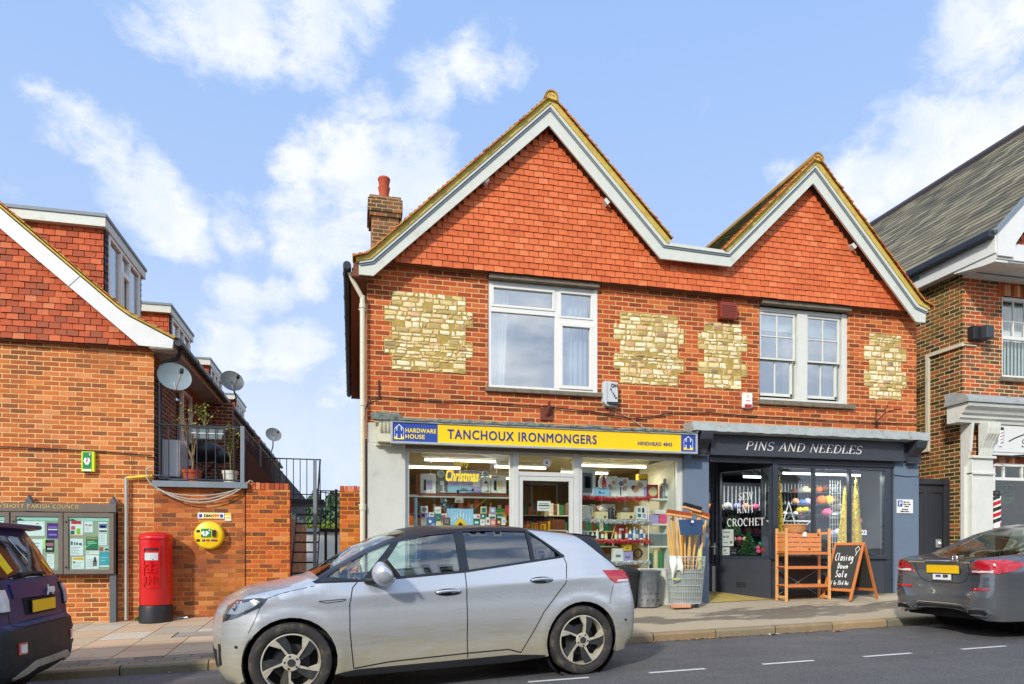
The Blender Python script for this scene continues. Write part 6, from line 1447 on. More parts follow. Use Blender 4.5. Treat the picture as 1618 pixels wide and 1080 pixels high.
seat(SC, 1.75, -.37); seat(SC, 1.75, .37); MB().prism([(2.7, .4), (3.2, .42), (3.2, .55), (2.72, .56)], -.62, .62).prism([(3.15, .5), (3.3, .5), (3.42, 1.08), (3.32, 1.08)], -.60, .60).build('rear_bench', 'car_seat', SC, local=True, bevel=.03)
MB().lathe([(.17, -.012), (.185, 0), (.17, .012)], (1.62, .37, .98), 24, axis='x', cap=False).build('steering_wheel', 'car_under', SC, local=True)
silver.line('shut_line', [(1.42, 1.02), (1.375, .97), (1.345, .83), (1.34, .6), (1.37, .25)], 'side', SC); silver.line('shut_line', [(2.435, 1.07), (2.43, .7), (2.435, .26)], 'side', SC)
silver.line('shut_line', [(3.50, 1.19), (3.515, 1.12), (3.47, .93), (3.35, .80), (3.22, .66), (3.10, .45), (2.98, .27)], 'side', SC); silver.line('shut_line', [(1.37, .25), (1.7, .285), (2.43, .305), (2.85, .31), (2.98, .27)], 'side', SC, w_=.012)
silver.line('shut_line', [(.60, .84), (.55, .72), (.50, .62)], 'side', SC, w_=.005); silver.line('shut_line', [(4.02, .90), (3.98, .78), (3.96, .70)], 'side', SC, w_=.005); silver.line('shut_line', [(.62, .90), (.8, .955), (1.05, 1.0)], 'side', SC, w_=.006)
silver.line('window_trim', [(1.08, 1.045), (1.56, 1.03), (2.44, 1.078), (3.48, 1.19)], 'side', SC, w_=.018, mat='paint_black', h=.004)
silver.decal('arch_lip', arcp(fa, wr, ar+.012, -12, 192, 26)+arcp(fa, wr, ar-.004, 192, -12, 26), 'side', 'paint_silver', SC, h=.008, step=.03)
silver.decal('arch_lip', arcp(ra, wr, ar+.012, -12, 192, 26)+arcp(ra, wr, ar-.004, 192, -12, 26), 'side', 'paint_silver', SC, h=.008, step=.03)
for x in (fa, ra):
    MB().lathe([(ar+.01, -.86), (ar+.01, -.55)], (x, 0, wr), 40, axis='y', cap=False).lathe([(ar+.01, -.55), (0, -.55)], (x, 0, wr), 40, axis='y').build('arch_liner', 'car_under', SC, local=True)
HLp = silver.decal('headlight', [(.30, .71), (.30, .755), (.34, .84), (.42, .895), (.60, .915), (.66, .905), (.60, .84), (.42, .755), (.28, .71)], 'side', 'lamp_dark', SC, h=.006)
silver.decal('lens', [(.34, .78), (.40, .86), (.56, .895), (.60, .885), (.54, .835), (.42, .78)], 'side', 'lamp_lens', HLp or SC, h=.010)
silver.decal('lens', [(.32, .72), (.32, .76), (.345, .82), (.37, .80), (.35, .75)], 'side', 'lamp_dark', HLp or SC, h=.010)
TLp = silver.decal('tail_light', [(3.91, 1.04), (4.185, 1.035), (4.215, .915), (4.04, .905), (3.98, .95)], 'side', 'lamp_red', SC, h=.008); silver.decal('lens', [(4.06, .918), (4.21, .918), (4.208, .94), (4.08, .94)], 'side', 'lamp_clear', TLp, h=.012)
silver.decal('tail_light', [(-.80, .92), (-.80, 1.03), (-.50, 1.03), (-.52, .94)], 'rear', 'lamp_red', SC, h=.008); silver.decal('tail_light', [(.80, .92), (.80, 1.03), (.50, 1.03), (.52, .94)], 'rear', 'lamp_red', SC, h=.008)
silver.decal('bumper_grille', [(-.40, .28), (-.38, .44), (.38, .44), (.40, .28)], 'front', 'trim_black', SC, h=.006)
silver.decal('air_intake', [(.25, .30), (.25, .50), (.27, .51), (.275, .32)], 'side', 'trim_black', SC, h=.006)
for a, z in ((1.10, .855),):
    silver.line('wing_badge', [(a-.02, z+.012), (a+.21, z+.022)], 'side', SC, w_=.006, mat='chrome', h=.004); silver.line('wing_badge', [(a-.02, z+.012), (a+.04, z-.006), (a+.20, z+.006), (a+.21, z+.022)], 'side', SC, w_=.005, mat='shut_line', h=.004)
for x, z in ((.40, .50), (4.16, .52)): silver.decal('parking_sensor', arcp(x, z, .014, 0, 360, 10)[:-1], 'side', 'trim_black', SC, h=.003, step=.01)
for x, z in ((2.25, .90), (3.21, .975)):
    r_ = silver.hit('side', x, z); hb = silver.decal('handle_recess', arcp(x, z, 1, 0, 0, 1)[:1] and [(x+.125*math.cos(R(a)), z-.006+.034*math.sin(R(a))) for a in range(0, 360, 20)], 'side', 'paint_black', SC, h=.002)
    mh = MB(); mh.tube([r_[0]+Vector((-.11, -.004, -.004)), r_[0]+Vector((-.07, -.022, .004)), r_[0]+Vector((.0, -.03, .008)), r_[0]+Vector((.07, -.022, .006)), r_[0]+Vector((.11, -.004, .0))], .013, 10); mh.build('door_handle', 'paint_silver', SC, smooth='auto', local=True)
mr = MB(); n = 16; M_ = Matrix.Translation((1.64, -1.03, 1.10)) @ Matrix.Rotation(R(-38), 4, 'Y')
mr.sphere((0, 0, 0), 1, 24, (.095, .125, .115)); mr.v = [tuple(M_ @ Vector((v[0]*(1.25 if v[0] < 0 else .8), v[1], v[2]))) for v in mr.v]
MI = mr.build('mirror', 'paint_silver', SC, smooth=True, local=True)
MB().tube([(1.50, -.86, 1.03), (1.60, -.96, 1.035), (1.66, -.99, 1.04)], .032, 8).obox(M_, .05, .078, -.11, .11, -.095, .09).build('mirror_foot', 'trim_black', MI, smooth='auto', local=True)
MB().prism([(3.72, 1.435), (4.0, 1.395), (3.99, 1.375), (3.72, 1.40)], -.58, .58).build('spoiler', 'paint_black', SC, local=True, bevel=.01)

# ---- blue square SUV seen from the rear -------------------------------------
wr2, ar2, fa2, ra2 = .35, .42, .90, 3.47
suv = Car(dict(paint='paint_blue', round=.09, flare=.03, screen_glass='glass_car',
    outline=[(.12, .25), (.03, .35), (.0, .6), (.03, .85), (.1, 1.0), (.5, 1.06), (1.05, 1.10), (1.25, 1.2), (1.6, 1.5), (1.75, 1.6), (2.2, 1.66), (3.0, 1.67), (3.5, 1.66), (3.76, 1.635), (3.85, 1.59), (3.92, 1.45), (4.06, 1.14), (4.10, 1.08), (4.14, .95), (4.155, .74), (4.21, .70), (4.235, .60), (4.235, .42), (4.20, .32), (4.10, .26)],
    bottom=[(4.10, .26), (3.95, .24)]+arcp(ra2, wr2, ar2, -15, 195)+[(3.0, .24), (1.4, .24)]+arcp(fa2, wr2, ar2, -15, 195)+[(.45, .24), (.12, .25)],
    arches=[(fa2, wr2, ar2), (ra2, wr2, ar2)],
    hw=[(0, .62), (.08, .74), (.25, .85), (.5, .895), (3.6, .9), (3.95, .885), (4.08, .86), (4.15, .83), (4.21, .78), (4.236, .70)],
    tumble=[(.2, .97), (.4, .99), (.7, 1.0), (1.0, .99), (1.1, .955), (1.35, .87), (1.66, .76)],
    windows=[[(1.35, 1.14), (2.2, 1.14), (2.2, 1.53), (1.75, 1.50)], [(2.28, 1.14), (3.1, 1.14), (3.1, 1.53), (2.28, 1.54)], [(3.18, 1.16), (3.75, 1.20), (3.65, 1.50), (3.18, 1.53)]], window_glass=['glass_tint']*3,
    regions=[([(.0, .15), (.0, .42), (1.4, .42), (3.0, .42), (3.9, .42), (4.02, .68), (4.26, .72), (4.3, .15)], 'trim_black')],
    crown=[(0, .12), (.2, .1), (.3, .05), (.4, .07), (.5, .03), (.7, .03), (.78, .05), (.9, .045), (1, .05)],
    topmat=lambda x, z: ('trim_black', False) if z < .70 and (x > 3.5 or z < .45) else (('paint_blue', (1.2 < x < 1.72 and z > 1.12))) if x < 3.9 or z < 1.05 or z > 1.57 else ('paint_blue', False)))
sphi = R(1.5)
# rear face at local x=4.235; far rear corner (local y=+.85) sits at world (-3.14,-2.68)
def origin(rear_x, far_y, lx, ly, a): return (rear_x-lx*math.cos(a)+ly*math.sin(a), far_y-lx*math.sin(a)-ly*math.cos(a))
o_ = origin(-3.035, -2.75, 4.235, .80, sphi)
SU = thing('parked_car', (o_[0], o_[1], -.225), 'dark blue boxy off-roader cut off by the left edge, seen from behind', 'car', 'cars parked along the kerb', rz=sphi); SU.rotation_euler = (0, -R(1.6), sphi); WL[SU.name] = Vector((0, 0, 0))
suv.build(SU)
for x in (fa2, ra2):
    for sd_ in (-1, 1): wheel(SU, x, sd_*.88, wr2, sd_, 'five', rr=.23)
MB().box(.2, 4.05, -.7, .7, .25, .5).build('underbody', 'car_under', SU, local=True)
for x in (fa2, ra2): MB().lathe([(ar2+.01, -.86), (ar2+.01, .86)], (x, 0, wr2), 36, axis='y', cap=False).build('arch_liner', 'car_under', SU, local=True)
RG = suv.decal('rear_window', [(-.66, 1.16), (-.58, 1.52), (.58, 1.52), (.66, 1.16), (.55, 1.13), (-.55, 1.13)], 'rear', 'glass_black' if 'glass_black' in MATS else 'lamp_dark', SU, h=.006)
suv.decal('sunshade_print', [(-.56, 1.50), (-.40, 1.50), (-.30, 1.20), (-.42, 1.17)], 'rear', 'sign_yellow', SU, h=.011); suv.decal('sunshade_print', [(.46, 1.28), (.52, 1.30), (.60, 1.17), (.54, 1.17)], 'rear', 'sign_yellow', SU, h=.011)
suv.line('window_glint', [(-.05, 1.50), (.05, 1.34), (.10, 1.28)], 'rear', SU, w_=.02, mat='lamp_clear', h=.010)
for dz_, yy in ((1.44, -.47), (1.37, -.45), (1.30, -.42), (1.23, -.39)): suv.decal('print', [(yy-.03, dz_), (yy+.04, dz_), (yy+.05, dz_+.03), (yy-.02, dz_+.03)], 'rear', 'lime', SU, h=.014, step=.02)
MB().prism([(3.76, 1.655), (4.0, 1.64), (4.0, 1.60), (3.90, 1.585), (3.76, 1.60)], -.62, .62).build('spoiler', 'paint_blue', SU, local=True, bevel=.02)
wp = [suv.hit('rear', y, z)[0]+Vector((.03, 0, 0)) for y, z in ((-.28, 1.165), (0, 1.18), (.30, 1.165))]; MB().tube(wp, .022, 8, r1=.012).build('wiper', 'trim_black', SU, smooth='auto', local=True)
suv.decal('tailgate_panel', [(-.52, .96), (-.50, 1.085), (.50, 1.085), (.52, .96)], 'rear', 'paint_blue', SU, h=.014)
suv.decal('plate_recess', [(-.34, .80), (-.36, .955), (.36, .955), (.34, .80)], 'rear', 'car_under', SU, h=.003)
pz = suv.hit('rear', 0, .86)[0].x+.03
PLt = MB().box(pz-.012, pz-.004, -.27, .27, .815, .935).build('plate_holder', 'trim_black', SU, local=True); MB().box(pz-.004, pz, -.26, .26, .822, .928).build('number_plate', 'plate_yellow', SU, local=True, bevel=.001)
def rear_text(mb, x, y, z, parent, mat, name='badge'):   # text reads from +x; left end at -y side
    mb.v = [(x-v[1]*1.0, y+v[0], z+v[2]) for v in mb.v]; mb.f = [f[::-1] for f in mb.f] if False else mb.f; return mb.build(name, mat, parent, local=True)
rear_text(sans('Jeep', .10, bold=.004, depth=.008), suv.hit('rear', .15, 1.0)[0].x+.034, .12, .985, SU, 'alarm_white')
for sgn in (-1, 1):
    q = suv.decal('tail_light', [(sgn*.60, .84), (sgn*.60, 1.06), (sgn*.78, 1.06), (sgn*.78, .84)][::1], 'rear', 'trim_black', SU, h=.014); suv.decal('lens', [(sgn*.62, .86), (sgn*.62, 1.04), (sgn*.76, 1.04), (sgn*.76, .86)], 'rear', 'lamp_clear', q, h=.024)
    q = suv.decal('fog_light', [(sgn*.50, .48), (sgn*.50, .58), (sgn*.62, .58), (sgn*.62, .48)], 'rear', 'lamp_red', SU, h=.010); suv.decal('lens', [(sgn*.52, .495), (sgn*.52, .565), (sgn*.60, .565), (sgn*.60, .495)], 'rear', 'lamp_clear', q, h=.018)
suv.line('shut_line', [(-.60, 1.12), (-.62, .9), (-.60, .73), (-.45, .71), (.45, .71), (.60, .73), (.62, .9), (.60, 1.12)], 'rear', SU, w_=.01)
suv.decal('skid_plate', [(-.62, .30), (-.35, .40), (.35, .40), (.62, .30), (.55, .27), (.3, .335), (-.3, .335), (-.55, .27)], 'rear', 'rim_silver', SU, h=.016)
suv.decal('tail_light', [(3.98, .86), (3.98, 1.06), (4.09, 1.04), (4.11, .86)], 'side', 'lamp_clear', SU, h=.010)
suv.decal('rear_light_side', [(-.3, 1.585), (-.3, 1.605), (.3, 1.605), (.3, 1.585)], 'rear', 'lamp_red', SU, h=.01)
MB().lathe([(.03, -.1), (.03, .0), (.022, 0), (.022, -.1)], (4.1, .45, .28), 12, axis='x').build('exhaust', 'chrome', SU, local=True)

# ---- grey saloon ------------------------------------------------------------
wr3, ar3, fa3, ra3 = .335, .375, 4.06, 1.12     # heads to the right: local x is reversed, built tail at x=0 then mirrored
grey = Car(dict(paint='paint_grey', round=.11, flare=.02, screen_glass='glass_car',
    outline=[(.10, .22), (.02, .27), (-.0, .38), (.0, .50), (.035, .62), (.05, .70), (.06, .84), (.03, .955), (.05, .985), (.12, .995), (.35, 1.02), (.62, 1.035), (.9, 1.16), (1.25, 1.30), (1.6, 1.39), (1.9, 1.42), (2.4, 1.43), (2.8, 1.40), (3.3, 1.22), (3.75, 1.00), (4.2, .94), (4.6, .84), (4.85, .68), (4.92, .5), (4.9, .3), (4.8, .2)][::-1],
    bottom=[(.10, .22), (.4, .22), (.74, .22)]+arcp(ra3, wr3, ar3, 200, -20)+[(1.5, .20), (3.7, .20)]+arcp(fa3, wr3, ar3, 200, -20)+[(4.45, .2), (4.8, .2)],
    arches=[(fa3, wr3, ar3), (ra3, wr3, ar3)],
    hw=[(0, .64), (.03, .72), (.10, .80), (.22, .86), (.45, .905), (.9, .925), (4.0, .925), (4.5, .88), (4.75, .78), (4.92, .55)],
    tumble=[(.2, .95), (.4, .98), (.62, 1.0), (.8, .985), (.92, .95), (1.0, .91), (1.2, .78), (1.43, .63)],
    windows=[[(1.0, 1.06), (1.9, 1.0), (1.9, 1.32), (1.45, 1.28)], [(1.98, 1.0), (3.2, .98), (2.7, 1.30), (1.98, 1.33)]], window_glass=['glass_tint', 'glass_car'],
    regions=[], crown=[(0, .1), (.12, .05), (.3, .06), (.45, .05), (.55, .03), (.68, .04), (.74, .07), (.8, .04), (.86, .05), (.92, .09), (1, .12)],
    topmat=lambda x, z: ('paint_grey', (.62 < x < 1.5 and z > 1.03) or (2.85 < x < 3.72 and z > 1.0))))
# the tail is at local x=0; rotate so that +x local points to the right of the picture
gphi = R(-1.5)
far = (7.33, -2.5)      # far rear corner of the bumper
ox3 = far[0]-.02*math.cos(gphi)+.84*math.sin(gphi); oy3 = far[1]-.02*math.sin(gphi)-.84*math.cos(gphi)
GS = thing('parked_car', (ox3, oy3, .185), 'glossy dark grey saloon with twin exhausts at the right edge, tail towards the shops', 'car', 'cars parked along the kerb', rz=gphi); GS.rotation_euler = (0, -R(1.6), gphi); WL[GS.name] = Vector((0, 0, 0))
_t = grey.top; grey.build(GS)
for x in (fa3, ra3):
    for sd_ in (-1, 1): wheel(GS, x, sd_*.90, wr3, sd_, 'five', rr=.235, w_=.24)
    MB().lathe([(ar3+.01, -.88), (ar3+.01, .88)], (x, 0, wr3), 36, axis='y', cap=False).build('arch_liner', 'car_under', GS, local=True)
MB().box(.25, 4.7, -.74, .74, .2, .45).build('underbody', 'car_under', GS, local=True); MB().box(.6, 3.9, -.78, .78, .4, .9).build('cabin_floor', 'car_under', GS, local=True)
MB().box(1.05, 1.15, -.6, .6, .88, 1.05).build('parcel_shelf', 'trim_black', GS, local=True); seat(GS, 2.3, -.4); seat(GS, 2.3, .4)
# decals: 'front' axis of the helper looks at the low-x end, i.e. the tail here
for sgn in (-1, 1):
    q = grey.decal('tail_light', [(sgn*.46, .80), (sgn*.52, .925), (sgn*.62, .965), (sgn*.79, .965), (sgn*.80, .80)], 'front', 'lamp_red', GS, h=.012); grey.decal('lens', [(sgn*.50, .812), (sgn*.50, .838), (sgn*.76, .845), (sgn*.76, .815)], 'front', 'lamp_clear', q, h=.02)
    q = grey.decal('exhaust', [(sgn*.44, .285), (sgn*.47, .365), (sgn*.70, .375), (sgn*.74, .32), (sgn*.70, .285)], 'front', 'chrome', GS, h=.018); grey.decal('pipe_mouth', [(sgn*.48, .30), (sgn*.50, .35), (sgn*.68, .358), (sgn*.71, .32), (sgn*.68, .30)], 'front', 'car_under', q, h=.024)
    grey.decal('reflector', [(sgn*.48, .585), (sgn*.48, .615), (sgn*.72, .622), (sgn*.74, .60)], 'front', 'lamp_red', GS, h=.010)
grey.decal('tail_light', [(.06, .80), (.05, .965), (.22, .965), (.42, .93), (.44, .90), (.30, .83)], 'side', 'lamp_red', GS, h=.012)
grey.line('boot_chrome', [(-.50, .945), (.50, .945)], 'front', GS, w_=.022, mat='chrome', h=.014); grey.line('bumper_chrome', [(-.46, .33), (-.36, .40), (.36, .40), (.46, .33)], 'front', GS, w_=.014, mat='chrome', h=.016)
grey.line('shut_line', [(-.44, .97), (-.42, .80), (-.36, .70), (-.25, .665), (.25, .665), (.36, .70), (.42, .80), (.44, .97)], 'front', GS, w_=.01); grey.decal('plate_recess', [(-.34, .765), (-.36, .92), (.36, .92), (.34, .765)], 'front', 'paint_grey', GS, h=.001)
grey.decal('diffuser', [(-.42, .225), (-.38, .37), (.38, .37), (.42, .225)], 'front', 'trim_black', GS, h=.008)
px_ = grey.hit('front', 0, .85)[0].x-.02
MB().box(px_, px_+.01, -.27, .27, .785, .90).build('plate_holder', 'trim_black', GS, local=True); MB().box(px_-.004, px_, -.26, .26, .79, .895).build('number_plate', 'plate_yellow', GS, local=True)
MB().box(px_-.002, px_+.006, -.13, .16, .70, .775).build('taxi_plate', 'alarm_white', GS, local=True)
def tail_text(mb, x, y, z, mat, name='badge'):   # seen from -x: text runs from +y to -y
    mb.v = [(x+v[1], y-v[0], z+v[2]) for v in mb.v]; return mb.build(name, mat, GS, local=True)
tail_text(sans('828', .05, bold=.002), px_-.004, -.01, .735, 'post_black', 'print'); MB().box(px_-.004, px_-.002, .03, .11, .735, .765).build('print', 'sign_blue', GS, local=True)
bx_ = grey.hit('front', .35, .955)[0].x-.014; tail_text(sans('E 220 d', .03, bold=.001), bx_, .40, .965, 'chrome')
lg = MB().lathe([(.036, -.008), (.042, 0), (.036, .008)], (grey.hit('front', 0, .972)[0].x-.012, 0, .985), 24, axis='x', cap=False)
for a in (90, 210, 330): lg.tube([(grey.hit('front', 0, .972)[0].x-.012, 0, .985), (grey.hit('front', 0, .972)[0].x-.012, .036*math.cos(R(a)), .985+.036*math.sin(R(a)))], .004, 6)
lg.build('star_badge', 'chrome', GS, local=True)
grey.line('window_trim', [(.98, 1.05), (1.9, .985), (3.2, .965)], 'side', GS, w_=.016, mat='chrome', h=.004)
grey.line('shut_line', [(1.94, .98), (1.94, .3)], 'side', GS)
# ================================================================== STREET ITEMS, SIGNS AND SHOP GOODS
SURVEY = (-.239, -10.83, 1.27)
def at(px, py, Y):
    """position in the display plane y=Y, in metres, from bearings surveyed at a fixed point in the street: returns (x, z)"""
    a, e = (px-809)/1078.67, (870-py)/1078.67; d = (math.cos(TH)*a+math.sin(TH), math.cos(TH)-math.sin(TH)*a)
    t = (Y-SURVEY[1])/d[1]; return SURVEY[0]+t*d[0], SURVEY[2]+t*e
# ---- yellow fascia sign
YS = thing('shop_sign', (2.9, -.3, 2.9), 'long yellow fascia sign lettered TANCHOUX IRONMONGERS with blue ends', 'sign')
MB().box(.36, 5.44, -.27, -.10, 2.935, 3.235).build('box', 'alu', YS); MB().frame(.34, 5.455, 2.905, 3.262, .035, -.335, -.27).build('frame', 'alu', YS, bevel=.004)
MB().box(1.06, 5.155, -.315, -.272, 2.941, 3.226).build('yellow_panel', 'sign_yellow', YS); bl1 = MB().box(.376, 1.058, -.315, -.272, 2.941, 3.226).build('blue_panel', 'sign_blue', YS); bl2 = MB().box(5.157, 5.419, -.315, -.272, 2.941, 3.226).build('blue_panel', 'sign_blue', YS)
def fit(mb, x0, x1, z0, z1, y):
    xs = [v[0] for v in mb.v]; zs = [v[2] for v in mb.v]; a, b_, c_, d = min(xs), max(xs), min(zs), max(zs)
    mb.v = [(x0+(v[0]-a)/(b_-a)*(x1-x0), y+v[1], z0+(v[2]-c_)/(d-c_)*(z1-z0)) for v in mb.v]; return mb
T1 = fit(sans('TANCHOUX IRONMONGERS', .2, bold=.0035, spacing=1.12), 1.21, 3.655, 3.005, 3.155, -.318); T1.build('lettering', 'letter_blue', YS); fit(sans('HINDHEAD 4843', .1, bold=.0015, spacing=1.1), 4.375, 4.99, 3.018, 3.082, -.318).build('lettering', 'letter_blue', YS)
fit(sans('HARDWARE', .1, bold=.002, spacing=1.08), .565, 1.035, 3.078, 3.145, -.318).build('lettering', 'letter_yellow', bl1); fit(sans('HOUSE', .1, bold=.002, spacing=1.08), .565, .86, 2.985, 3.052, -.318).build('lettering', 'letter_yellow', bl1)
def hlogo(x0, x1, z0, z1, par):
    w_, h_ = x1-x0, z1-z0; q = lambda a, b_: (x0+a*w_, z0+b_*h_)
    m_ = strokes([([q(.04, .72), q(.5, 1), q(.96, .72)], .010), ([q(.27, .86), q(.27, .60)], .014), ([q(.73, .86), q(.73, .60)], .014), ([q(.27, .38), q(.27, .10)], .014), ([q(.73, .38), q(.73, .10)], .014), ([q(.04, .70), q(.04, .1)], .006), ([q(.96, .70), q(.96, .1)], .006)], .003)
    m_.v = [(v[0], v[1]-.317, v[2]) for v in m_.v]; m_.build('house_mark', 'letter_white', par)
    MB().prism([q(0, .02), q(1, .02), q(1, .2), q(.74, .2), q(.66, .1), q(.34, .1), q(.26, .2), q(0, .2)], -.321, -.316).build('house_mark', 'letter_yellow', par)
hlogo(.395, .545, 2.965, 3.195, bl1); hlogo(5.20, 5.375, 2.965, 3.195, bl2)
# ---- dark fascia lettering
PS = thing('shop_sign', (7.6, -.17, 3.0), 'PINS AND NEEDLES in slanted white serif letters on the charcoal fascia', 'sign')
fit(serif('PINS AND NEEDLES', .18, shear=.22, depth=.008, thick=.72, track=.05), 6.46, 8.84, 3.03, 3.19, -.163).build('lettering', 'letter_white', PS)
# ---- wall boxes
A1 = thing('alarm_box', (3.97, 0, 3.7), 'dented grey wedge-shaped alarm box lettered DH ALARM beside the big window', 'alarm')
MB().prism([(3.845, 3.75), (3.90, 3.69), (4.105, 3.69), (4.105, 4.09), (3.86, 4.105)], -.12, -.003).prism([(3.845, 3.75), (3.90, 3.69), (3.90, 4.09), (3.86, 4.10)], -.14, -.121).build('case', 'alarm_grey', A1, bevel=.008)
MB().prism([(3.86, 3.755), (3.95, 3.70), (4.10, 3.695), (4.10, 3.76)], -.126, -.1205).build('scorch_patch', 'black_plastic', A1)
fit(sans('DH', .1, bold=.003), 3.985, 4.095, 4.0, 4.06, -.124).build('lettering', 'post_black', A1)
for i, ch in enumerate('ALARM'): place(sans(ch, .042, bold=.002), 3.965+i*.022, -.124, 3.955-i*.036).build('lettering', 'post_black', A1)
A2 = thing('alarm_box', (6.57, 0, 3.78), 'upright white alarm box with a red base strip left of the paired sash windows', 'alarm')
MB().box(6.475, 6.665, -.07, -.003, 3.79, 4.06).build('case', 'alarm_white', A2, bevel=.02); MB().box(6.50, 6.64, -.078, -.069, 3.80, 3.855).build('lens', 'red_lens', A2, bevel=.004); MB().box(6.53, 6.61, -.072, -.070, 3.91, 3.925).box(6.56, 6.575, -.072, -.07, 3.97, 4.02).build('print', 'orange_print', A2)
VN = thing('wall_vent', (6.17, 0, 5.3), 'rust-red louvred vent box above a stone panel under the tile hanging', 'vent')
MB().prism([(0, 5.32), (-.12, 5.33), (-.12, 5.60), (0, 5.66)], 6.01, 6.33, axis='x').build('hood', 'vent_red', VN, bevel=.006)
m_ = MB()
for i in range(7): m_.box(6.04+.0, 6.30, -.128, -.12, 5.36+i*.03, 5.372+i*.03)
m_.build('louvres', 'vent_red', VN)
BK = thing('rusty_bracket', (2.89, 0, 3.4), 'rusty iron plate with a stub of pipe on the bricks above the yellow sign', 'bracket')
MB().box(2.79, 3.0, -.03, -.002, 3.42, 3.62).build('plate', 'rust', BK, bevel=.004); MB().tube([(2.90, -.03, 3.50), (2.90, -.11, 3.60), (2.91, -.12, 3.72)], .025, 8).build('stub_pipe', 'rust', BK, smooth='auto')
cpts = [(-.03, .3, 3.35), (-.03, -.02, 3.45), (0, -.03, 3.52), (.06, -.03, 3.61), (.19, -.03, 3.67), (.5, -.03, 3.65), (1.18, -.03, 3.635), (1.6, -.03, 3.66), (2.2, -.03, 3.652), (2.9, -.035, 3.64), (3.34, -.03, 3.613), (3.7, -.03, 3.60), (3.95, -.03, 3.56), (4.4, -.03, 3.513), (4.75, -.03, 3.56), (5.11, -.03, 3.64), (5.83, -.03, 3.68), (6.82, -.03, 3.655), (7.5, -.03, 3.66), (8.1, -.03, 3.643), (9.26, -.03, 3.64), (9.6, -.03, 3.655), (10.15, -.03, 3.67), (10.2, .0, 3.675)]
tag(MB().tube(cpts, .010, 6).build('facade_cable', 'cable_black'), 'black cable sagging across the brickwork from the cream downpipe to the right corner', 'cable')
tag(MB().tube([(3.96, -.02, 3.69), (4.2, -.015, 3.6), (4.5, -.015, 3.44), (4.62, -.05, 3.36)], .005, 5).build('alarm_wire', 'cable_grey'), 'thin pale wire dropping from the grey alarm box to the yellow sign', 'cable')
HB = MB().tube([(9.27, -.01, 3.56), (9.27, -.02, 3.92)], .010, 6).tube([(9.27, -.02, 3.66), (9.33, -.14, 3.80), (9.45, -.28, 3.86), (9.53, -.36, 3.84)], .009, 6).tube([(9.27, -.02, 3.88), (9.33, -.10, 3.84), (9.37, -.16, 3.90), (9.35, -.2, 3.95)], .008, 6).sphere((9.27, -.03, 3.59), .025, 8)
tag(HB.build('sign_bracket', 'post_black'), 'curled black iron sign bracket on the bricks below the right-hand stone panel', 'bracket')
HK = MB().box(.172, .192, -.02, -.002, 3.68, 3.93).tube([(.182, -.02, 3.68), (.182, -.06, 3.66), (.182, -.06, 3.70)], .006, 6)
tag(HK.build('wall_hook', 'post_black'), 'small black iron hook on the bricks near the cream downpipe', 'hook')
PK = thing('parking_sign', (9.86, -.06, 1.97), 'small white parking restriction sign with a blue P on the blue pillar', 'sign')
MB().box(9.685, 10.04, -.068, -.053, 1.975, 2.235).build('plate', 'alarm_white', PK, bevel=.003); MB().box(9.70, 9.80, -.072, -.068, 2.10, 2.215).build('blue_square', 'sign_blue', PK); place(sans('P', .11, bold=.003), 9.72, -.073, 2.118).build('lettering', 'letter_white', PK)
for s_, x, z in (('Mon - Sat', 9.825, 2.175), ('8 am - 6 pm', 9.825, 2.135), ('2 hours', 9.845, 2.095), ('No return', 9.79, 2.04), ('within 2 hours', 9.755, 2.0)): place(sans(s_, .034, bold=.0012, wx=.95), x, -.071, z).build('lettering', 'post_black', PK)
tag(MB().tube([(9.6, -.06, 2.69), (9.9, -.062, 2.665), (10.2, -.055, 2.67)], .005, 5).build('pillar_wire', 'cable_black'), 'thin wire crossing the top of the blue pillar above the parking sign', 'cable')

# ---- goods standing outside
pm('wood_pine', (226, 168, 104), .6, var=.12, vs=14, bump=.15, bs=30); pm('wood_orange', (212, 126, 68), .55, var=.15, vs=12); pm('wood_crate', (226, 142, 84), .65, var=.14, vs=16); pm('broom_handle', (222, 176, 96), .5, var=.12)
pm('galv', (164, 170, 172), .35, metal=.8, var=.25, vs=9, bump=.1); pm('wire_zinc', (206, 210, 208), .35, metal=.6, var=.1); pm('bristle_orange', (178, 84, 36), .9, var=.25, bump=1, bs=160); pm('bristle_black', (32, 32, 36), .9, var=.3, bump=1, bs=160)
pm('shovel_blue', (44, 72, 108), .45, var=.08); pm('cloth_white', (226, 226, 214), .9, var=.08); pm('cloth_hem', (196, 200, 120), .9); pm('wicker', (198, 138, 84), .8, var=.25, vs=40, bump=.8, bs=70); pm('chalkboard', (52, 54, 52), .7, var=.15, vs=3); pm('chalk', (230, 232, 230), .9, var=.1); pm('wood_frame', (198, 116, 56), .5, var=.15, vs=10); pm('brick_pink', (206, 150, 116), .9, var=.15)
tag(MB().box(4.88, 5.18, -.62, -.50, .34, .40).build('loose_brick', 'brick_pink', bevel=.006), 'pinkish loose brick chocking the wire basket on the pavement', 'brick')
BN = thing('black_bin', (4.22, -.15, .33), 'black plastic bin with a domed lid between the silver car and the galvanised bin', 'bin')
MB().lathe([(.17, 0), (.22, .52), (.235, .53), (.235, .56)], (4.22, -.15, .335), 28).build('tub', 'black_plastic', BN, smooth='auto'); MB().lathe([(.24, .56), (.245, .60), (.20, .64), (.10, .67), (0, .68)], (4.22, -.15, .335), 28).build('lid', 'black_plastic', BN, smooth='auto')
GB = thing('galvanised_bin', (4.62, -.12, .33), 'shiny galvanised metal incinerator bin with holes, wrapped in clear film', 'bin')
m_ = MB().lathe([(.20, 0), (.225, .56), (.232, .565), (.235, .58), (.225, .59), (.22, .56), (.19, .03), (0, .03)], (4.62, -.12, .333), 40)
m_.build('drum', 'galv', GB, smooth='auto'); m_ = MB()
